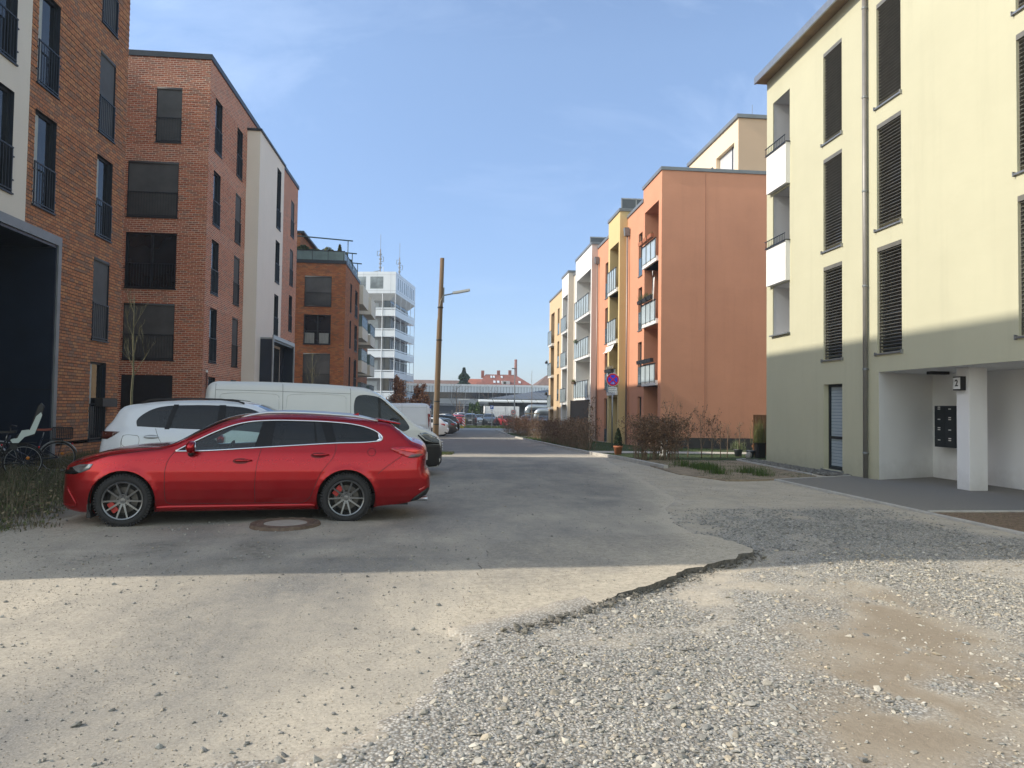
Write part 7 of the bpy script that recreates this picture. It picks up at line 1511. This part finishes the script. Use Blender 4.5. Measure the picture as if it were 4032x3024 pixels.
# car park fence
fe = thing('mesh_fence', 'thin grey wire mesh fence with posts along the far car park', 'fence', (5, 88.3, -.9)); q = MB()
for z in np.linspace(-.6, 1.05, 12): q.box(-12, 34, 88.3, 88.306, z, z + .011)
for x in np.arange(-12, 34, .2): q.box(x, x + .012, 88.296, 88.302, -.65, 1.08)
q.build('mesh', pm('wire grey', (.22, .22, .21), .6), fe); q = MB()
for k, x in enumerate(np.arange(-11.5, 34, 2.5)): q = MB(); q.tube([(x, 88.36, -.9), (x, 88.36, 1.2)], .04, 6); q.build('post', M_['galv'], fe)

# ------------------------------------------------------------------ garden things
TERRA = pm('terracotta', (.36, .13, .065), .8, 0, .15, 8, bump=.2)
def pot(name, label, x, y, r, h, mat, sq=False, z=0):
    t = thing(name, label, 'plant pot', (x, y, z)); q = MB()
    if sq: q.prism([(x - r * .8, y - r * .8, z), (x + r * .8, y - r * .8, z), (x + r * .8, y + r * .8, z), (x - r * .8, y + r * .8, z)], (0, 0, h)); q.box(x - r, x + r, y - r, y + r, z + h - .04, z + h)
    else: q.lathe([(0, z), (r * .72, z), (r * .95, z + h * .78), (r * 1.04, z + h * .80), (r * 1.06, z + h), (r * .92, z + h), (r * .88, z + h * .9), (0, z + h * .9)], 24, (x, y, 0))
    q.build('pot', mat, t, smooth=not sq); return t
p1 = pot('terracotta_pot', 'terracotta pot with a small dark conifer standing at the kerb', 6.1, 24.5, .16, .31, TERRA)
P = []
for k in range(2600): f = rng.random(); r_ = .17 * (1 - f) ** .6 * (.5 + .5 * rng.random()); a_ = rng.random() * 6.283; P.append((6.1 + r_ * math.cos(a_), 24.5 + r_ * math.sin(a_), .30 + .62 * f))
leaves('foliage', np.array(P), .016, [(.02, .04, .02), (.035, .055, .022), (.05, .05, .03)], p1)
st = thing('stone_garden_figure', 'pale stacked stone garden figure standing behind the nearest hedge end', 'statue', (7.62, 23.9, 0)); x_, y_ = ((2616 - 2016) / 2797 * .9955 + .0948) / (.9955 - .0203) * 23.9, 23.9
STN = pm('pale figure stone', (.50, .50, .47), .9, 0, .2, 14, bump=.8, bscale=30)
q = MB(); q.lathe([(0, 0), (.15, 0), (.16, .05), (.12, .10), (.14, .18), (.10, .24), (.13, .32), (.12, .40), (.08, .44)], 12, (x_, y_, 0)); q.build('body', STN, st)
q = MB(); q.lathe([(.05, .44), (.13, .50), (.14, .56), (.07, .60), (.085, .66), (.07, .74), (.02, .80), (0, .80)], 12, (x_, y_, 0)); q.box(x_ - .16, x_ + .16, y_ - .05, y_ + .05, .50, .55); q.build('head', STN, st)
wsn = thing('wooden_screen', 'brown board screen with small round white emblem beside the yellow house corner', 'screen', (11.4, 24.3, 0)); PLK = pm('brown boards', (.20, .095, .045), .7, 0, .2, 2.5, stretch=(6, 6, .5))
for k in range(12): x0_ = 10.92 + k * .15; q = MB(); q.box(x0_, x0_ + .142, 24.28, 24.31, .03, 1.46); q.build('board', PLK, wsn)
q = MB(); q.box(10.9, 12.75, 24.31, 24.35, .3, .38); q.box(10.9, 12.75, 24.31, 24.35, 1.2, 1.28); q.build('rail', PLK, wsn)
q = MB(); q.lathe([(0, 24.255), (.055, 24.255), (.055, 24.27), (0, 24.27)], 20, (11.62, 0, 1.30), 'Y', cap=False); q.lathe([(0, 24.245), (.02, 24.245), (.02, 24.256)], 10, (11.62, 0, 1.30), 'Y', 1, cap=False); q.build('emblem', [SWHT, M_['black']], wsn)
def reeds(t, x, y, z, h, n, cols, sp=.12, bend=.5): A = np.stack([x + rng.normal(size=n) * sp, y + rng.normal(size=n) * sp], 1); o = blades('foliage', A, h, cols, .004, bend, None, t, None, zf=lambda a, b: a * 0 + z); del_ = [k for k in ('kind',) if k in o]; return o
p2 = pot('tall_black_pot', 'tall black square pot with dry bamboo before the wooden screen', 10.72, 23.3, .17, .52, M_['black'], True); reeds(p2, 10.72, 23.3, .5, .75, 420, [(.13, .14, .05), (.10, .12, .04), (.2, .17, .08)], .10)
p3 = pot('round_grey_pot', 'round dark pot with tall reddish dry grass right beside the yellow house corner', 10.98, 22.75, .17, .30, pm('slate pot', (.035, .045, .055), .6)); reeds(p3, 10.98, 22.75, .28, .95, 420, [(.20, .10, .055), (.15, .08, .045), (.24, .14, .08)], .07, .35)
p4 = pot('small_grey_pot', 'small dark pot with pale grassy plant left of the tall black pot', 10.25, 24.0, .15, .26, pm('grey pot', (.06, .065, .07), .6)); reeds(p4, 10.25, 24.0, .25, .32, 300, [(.20, .22, .13), (.14, .17, .08)], .10, 1.1)
p5 = pot('round_grey_pot', 'round blue grey pot between the pale grassy plant and the tall black pot', 10.45, 23.45, .14, .25, pm('blue grey pot', (.05, .06, .075), .5))
for i, (x, y, r_) in enumerate(((10.28, 23.2, .13), (11.05, 22.25, .16))):
    co, fa = VAR[i]; me = bpy.data.meshes.new('boulder'); me.from_pydata([tuple(c_ * r_ * np.array([1, 1, 1.1]) + np.array([x, y, r_ * .7])) for c_ in co], [], [tuple(f) for f in fa.tolist()]); me.materials.append(pm('boulder stone', (.30, .28, .25), .9, 0, .2, 10, bump=.6))
    o = link('boulder', me); s_ = o.modifiers.new('s', 'SUBSURF'); s_.levels = 2; s_.render_levels = 2; setp(o, ['pale boulder at the foot of the tall black pot', 'rounded boulder right of the reddish grass pot at the yellow corner'][i], 'boulder')
# dark stones along the yellow wall
A = inpts(1500, [(9.4, 16.9), (10.06, 16.75), (10.06, 22.3), (9.5, 22.0)]); stones('wall_gravel', A, .02 + .025 * rng.random(len(A)), tones(len(A), [0, 4, 9, 10]) * np.array([.6, .6, .6, 1]), 'dark stone strip at the foot of the yellow wall', lambda x, y: x * 0 + .02, mat=SM)
# red-black pushed-in object at the gate gap
gb = thing('bicycle', 'dark bicycle with red frame parked at the gap in the far hedge', 'bicycle', (7.2, 46.0, gz(0, 46)))
ps = thing('privacy_screen', 'dark grey flat privacy screen standing before the wide white balconies', 'screen', (9.0, 47.0, -.6)); q = MB(); q.box(8.42, 9.62, 46.75, 46.79, -.6, 2.12); q.build('panel', pm('screen grey', (.085, .09, .095), .6), ps); q = MB(); q.box(8.38, 8.42, 46.74, 46.80, -.7, 2.14); q.build('post', M_['anth'], ps)

# ------------------------------------------------------------------ bicycles
def bike(label, loc, rz, frame, basket=False, child=False, saddlec=None, group=None, root=None, tyre=M_['rubber'], seed=0):
    t = root or thing('bicycle', label, 'bicycle', loc, rz, group)
    def lk(nm, q, m, par=None, sm=True): return link(nm, q.mesh(nm, m, sm), par or t)
    FR = frame; r = .34
    for x in (-.52, .55):
        q = MB(); q.lathe([(r - .02, -.018), (r, -.01), (r + .004, 0), (r, .01), (r - .02, .018), (r - .028, 0)], 36, (x, 0, r), 'Y', close=True); wh_ = lk('wheel', q, tyre)
        q = MB()
        for k in range(18): a = 2 * math.pi * k / 18; q.tube([(x, .02 * (-1) ** k, r), (x + (r - .02) * math.cos(a), 0, r + (r - .02) * math.sin(a))], .0016, 3, cap=False)
        q.lathe([(0, -.03), (.02, -.03), (.02, .03), (0, .03)], 10, (x, 0, r), 'Y', cap=False); q.lathe([(r - .035, -.01), (r - .022, -.012), (r - .022, .012), (r - .035, .01)], 36, (x, 0, r), 'Y', close=True); lk('spokes', q, M_['galv'], wh_)
        q = MB(); q.tube([(x + (r + .03) * math.cos(R(a)), 0, r + (r + .03) * math.sin(R(a))) for a in range(20 if x < 0 else 30, 175 if x < 0 else 165, 12)], .02, 6); lk('mudguard', q, M_['galv'] if seed else M_['black'], t)
    q = MB(); bb, sd_, hd, hb = (-.07, 0, .29), (-.22, 0, .78), (.37, 0, .84), (.42, 0, .62)
    for a, b, rr_ in ((bb, hb, .022), (sd_, bb, .018), (hb, (-.17, 0, .56), .018), (hd, hb, .024)): q.tube([a, b], rr_, 8)
    for s_ in (-.05, .05): q.tube([bb, (-.52, s_, r)], .011, 6); q.tube([(-.17, 0, .6), (-.52, s_, r)], .010, 6); q.tube([hb, (.46, s_, .52), (.55, s_, r)], .012, 6)
    lk('frame', q, FR); q = MB(); q.tube([(-.22, 0, .78), (-.245, 0, .9)], .013, 6); q.M = I4; sp_ = lk('seat_post', q, M_['galv'])
    q = MB(); q.M = Matrix.Translation((-.26, 0, .93)); q.prism([(.15, -.02, 0), (.15, .02, 0), (-.02, .06, 0), (-.12, .09, .01), (-.14, 0, .015), (-.12, -.09, .01), (-.02, -.06, 0)], (0, 0, .045)); lk('saddle', q, saddlec or M_['black'], None, False)
    q = MB(); q.tube([(.37, 0, .84), (.36, 0, 1.0)], .014, 6); q.tube([(.26, -.30, 1.03), (.34, -.18, 1.05), (.38, 0, 1.0), (.34, .18, 1.05), (.26, .30, 1.03)], .012, 6); lk('handlebar', q, M_['black'])
    q = MB(); q.lathe([(.07, -.05), (.095, -.05), (.095, -.045), (.07, -.045)], 24, (-.07, 0, .29), 'Y', close=True); q.tube([(-.07, -.06, .29), (.02, -.06, .15)], .010, 5); q.tube([(-.07, .06, .29), (-.16, .06, .43)], .010, 5); q.box(-.02, .07, -.13, -.06, .14, .16); q.box(-.21, -.12, .06, .13, .42, .44); lk('crank', q, M_['black'])
    q = MB()
    for y in (-.06, .06): q.tube([(-.2, y, .72), (-.75, y, .74)], .006, 5); q.tube([(-.6, y, .74), (-.52, y, r)], .005, 4)
    lk('rack', q, M_['black']); q = MB(); q.box(-.80, -.77, -.03, .03, .62, .66); lk('rear_light', q, CM['red'])
    q = MB(); q.lathe([(0, -.006), (.035, -.006), (.035, .006), (0, .006)], 8, (-.60, -.02, r + .08), 'Y', cap=False); lk('reflector', q, CM['orange'])
    if basket:
        q = MB(); x0, x1, y0, y1, z0, z1 = -.78, -.40, -.19, .19, .76, 1.0
        for k in range(9):
            z = z0 + (z1 - z0) * k / 8; q.tube([(x0, y0, z), (x1, y0, z), (x1, y1, z), (x0, y1, z), (x0, y0, z)], .004 if k < 8 else .008, 4)
        for x in np.linspace(x0, x1, 12):
            for y in (y0, y1): q.tube([(x, y, z0), (x, y, z1)], .004, 4)
        for y in np.linspace(y0, y1, 12):
            for x in (x0, x1): q.tube([(x, y, z0), (x, y, z1)], .004, 4)
        q.box(x0, x1, y0, y1, z0 - .01, z0); lk('basket', q, M_['black'], None, False)
    if child:
        cs = thing('child_bike_seat', 'pale mint and black child seat mounted on the dark bicycle at the left edge', 'child seat', loc, rz); pal = pm('mint seat shell', (.50, .58, .55), .5)
        for y in (-.17, .15):
            q = MB(); q.prism([(-.30, y, .80), (-.42, y, .84), (-.48, y, .98), (-.62, y, 1.0), (-.72, y, 1.28), (-.80, y, 1.36), (-.82, y, 1.30), (-.76, y, 1.1), (-.70, y, .92), (-.54, y, .86), (-.44, y, .74), (-.34, y, .74)], (0, .02, 0)); q.build('side_panel', pal, None).parent = cs
        q = MB(); q.prism([(-.36, -.15, .76), (-.44, -.15, .84), (-.70, -.15, .88), (-.86, -.15, 1.48), (-.80, -.15, 1.56), (-.74, -.15, 1.5), (-.60, -.15, .98), (-.40, -.15, .90)], (0, .30, 0)); q.build('shell', M_['black'], None, bevel=.02).parent = cs
        q = MB(); q.box(-.42, -.30, -.03, .03, .60, .78); q.build('bracket', M_['black'], None).parent = cs
    return t
NAV = pm('dark blue bike paint', (.012, .018, .035), .4, .2); RDF = pm('red bike frame', (.22, .02, .02), .4, .2)
bike('dark bicycle with black rear basket and red saddle, at the foot of the brick wall', (-9.02, 16.55, 0), R(208), NAV, basket=True, saddlec=pm('red saddle', (.25, .06, .04), .6), seed=1)
bike('dark bicycle carrying the mint child seat, left of the bicycle with basket', (-8.95, 15.1, 0), R(208), pm('black bike paint', (.012, .012, .014), .4), child=True)
bike('black bicycle at the very left edge, handlebar raised before the dark porch', (-9.55, 14.3, 0), R(200), pm('black bike paint two', (.014, .014, .014), .4))
bike('dark bicycle with pale mudguards standing between the mint child seat and the dark porch', (-10.1, 15.9, 0), R(195), pm('black bike paint three', (.012, .013, .018), .4), seed=1)
bike('', (0, 0, 0), 0, RDF, root=gb); gb.rotation_euler = (0, 0, R(75)); INV[gb] = INV[gb]

# ------------------------------------------------------------------ balcony things on the orange row
def fbox(label, x, y0, y1, z, mat, plants=0, cols=None, h=.17, d=.18, ph=.25, grp=None):
    t = thing('flower_box', label, 'flower box', (x, (y0 + y1) / 2, z), 0, grp); q = MB(); q.prism([(x - d, y0, z), (x - d, y1, z), (x - d * 1.15, y1 + .01, z + h), (x - d * 1.15, y0 - .01, z + h)], (d * .9, 0, 0)); q.build('box', mat, t); q = MB(); q.box(x - d, x - .03, y0 + .02, y1 - .02, z + h, z + h + .012); q.build('soil', pm('box soil', (.04, .03, .02), .95), t)
    if plants: A = np.stack([x - d * .55 + rng.normal(size=plants) * .04, y0 + (y1 - y0) * rng.random(plants)], 1); o = blades('plants', A, ph, cols, .005, .7, None, t, None, zf=lambda a, b: a * 0 + z + h)
XB = 10.03
for i, y in enumerate((33.42, 34.22, 35.02)): fbox(['terracotta flower box nearest the gable corner on the top orange balcony', 'middle terracotta flower box on the top orange balcony', 'terracotta flower box farthest from the gable on the top orange balcony'][i], XB, y, y + .62, 9.98, TERRA, 50, DRY + GRN[:1], ph=.12)
for i, y in enumerate((33.4, 34.25, 35.1)): fbox(['black flower box nearest the gable on the middle orange balcony', 'black flower box with green plant in the middle of the middle orange balcony', 'black flower box with long dry twigs on the middle orange balcony'][i], XB, y, y + .68, 6.98, M_['black'], 130, DRY + [(.10, .13, .04)], ph=.28 if i else .1)
for i, y in enumerate((33.35, 33.98, 34.61, 35.24)): fbox(['dark trough nearest the gable on the lowest orange balcony', 'second dark trough from the gable on the lowest orange balcony', 'third dark trough from the gable on the lowest orange balcony', 'dark trough farthest from the gable on the lowest orange balcony'][i], XB, y, y + .58, 3.90, M_['anth'], 16, BR, ph=.06)
fbox('grey trough with pale dried flowers on the lowest ochre balcony', 9.6, 39.7, 41.3, 3.72, M_['anth'], 260, [(.40, .37, .30), (.22, .18, .12)], ph=.22)
fbox('brown planter with green plant hanging at the lowest white balcony', 9.6, 51.3, 52.2, 3.40, pm('brown planter', (.12, .08, .05), .8), 160, [(.16, .15, .05), (.1, .12, .04)], ph=.2)
fbox('small green planter at the near end of the middle white balcony', 9.6, 50.9, 51.5, 6.4, pm('green planter', (.12, .15, .10), .8), 60, GRN, ph=.12)
fbox('dark planter on the middle balcony of the beige end house', 9.55, 65.2, 65.9, 5.75, M_['black'], 60, DRY, ph=.15)
fbox('dark planter on the lowest balcony of the beige end house', 9.55, 65.2, 65.9, 2.8, M_['black'], 60, DRY, ph=.15)
CL = pm('white cloth', (.70, .70, .68), .9)
def cloth(nm, lab, cat, P0, P1, drop, sw=.15):
    q = MB(); n, m = 8, 8; P0, P1 = Vector(P0), Vector(P1); ids = []
    for j in range(m + 1): ids.append([q.pt(P0.lerp(P1, i / n) + Vector((-.03 * math.sin(i * 1.9 + j * .4) - sw * (j / m) ** 2 * .4, .02 * math.sin(j + i), -drop * j / m * (1 + .06 * math.sin(i * 2))))) for i in range(n + 1)])
    for j in range(m):
        for i in range(n): q.face([ids[j][i], ids[j][i + 1], ids[j + 1][i + 1], ids[j + 1][i]])
    return setp(link(nm, q.mesh(nm, CL, True)), lab, cat)
cloth('hanging_cloth', 'white cloth knotted over the middle orange balcony rail at the gable side', 'cloth', (10.02, 33.3, 8.0), (10.05, 33.55, 8.0), 1.1)
cloth('rolled_parasol', 'tall rolled white parasol standing on the middle orange balcony', 'parasol', (10.3, 34.55, 8.55), (10.38, 34.78, 8.55), 1.6, .02)
cloth('balcony_awning', 'white awning strip below the middle ochre balcony slab', 'awning', (9.55, 39.5, 5.28), (9.55, 41.55, 5.25), .38, .5)
for z0, z1, par in ((-.2, 2.7, O1), (3.0, 5.75, O1), (6.0, 8.8, O1)): q = MB(); q.tube([(10.75, 34.35, z0), (10.75, 34.35, z1)], .04, 8); q.build('loggia_post', M_['galv'], par)

# ------------------------------------------------------------------ plants on the roof terrace of house three
def roofplant(name, lab, x, y, z, rx, h, cols, n=700, cone=False, ls=.05):
    t = thing(name, lab, 'plant', (x, y, z)); q = MB(); q.lathe([(0, z), (.16, z), (.2, z + .3), (0, z + .3)], 12, (x, y, 0), cap=False); q.build('pot', M_['anth'], t); q = MB(); q.tube([(x, y, z + .2), (x, y, z + h * .8)], .02, 5); q.build('stem', BARKB, t)
    f = rng.random(n); a = rng.random(n) * 6.283; r_ = rx * ((1 - f) ** .6 if cone else np.sin(np.clip(f, .08, .97) * math.pi) ** .5) * (.4 + .6 * rng.random(n)); leaves('foliage', np.stack([x + r_ * np.cos(a), y + r_ * np.sin(a), z + .25 + (h - .25) * f], 1), ls, cols, t)
DG = [(.03, .05, .02), (.05, .07, .025), (.02, .035, .015)]; OL = [(.09, .10, .04), (.13, .13, .06), (.06, .08, .03)]
roofplant('terrace_conifer', 'upright conifer in a pot near the corner of the roof terrace', -8.0, 54.0, 12.3, .22, 1.35, OL, 900, True)
roofplant('terrace_conifer', 'golden conifer behind the terrace corner post', -7.85, 56.5, 12.3, .26, 1.3, [(.15, .13, .04), (.10, .10, .03)], 800, True)
roofplant('terrace_conifer', 'dark slim conifer farthest along the roof terrace edge', -7.8, 58.8, 12.3, .24, 1.2, DG, 800, True)
roofplant('terrace_shrub', 'loose green shrub in the middle of the roof terrace', -8.9, 54.2, 12.3, .55, 1.15, OL, 520, False, .04)
roofplant('terrace_shrub', 'second loose shrub left of the loose green one on the terrace', -9.7, 54.3, 12.3, .5, 1.0, OL, 480, False, .04)
roofplant('terrace_shrub', 'dense olive shrub at the left end of the roof terrace', -10.7, 54.2, 12.3, .6, 1.25, DG, 900, False, .05)
roofplant('roof_shrub', 'small shrub on the roof of the slim white bay', 10.4, 54.4, 12.3, .35, .9, DG, 400, False, .05)

# ------------------------------------------------------------------ thin haze over the whole street
q = MB(); q.box(-920, 920, -320, 1520, -2.2, 42)
hm = bpy.data.materials.new('haze air'); hm.use_nodes = True; hm.node_tree.nodes.clear(); ho = hm.node_tree.nodes.new('ShaderNodeOutputMaterial'); hv = hm.node_tree.nodes.new('ShaderNodeVolumePrincipled'); hv.inputs['Color'].default_value = (.86, .92, 1, 1); hv.inputs['Density'].default_value = .0007; hv.inputs['Anisotropy'].default_value = .2; hm.node_tree.links.new(hv.outputs[0], ho.inputs['Volume'])
setp(q.build('haze', hm, None), kind='stuff')
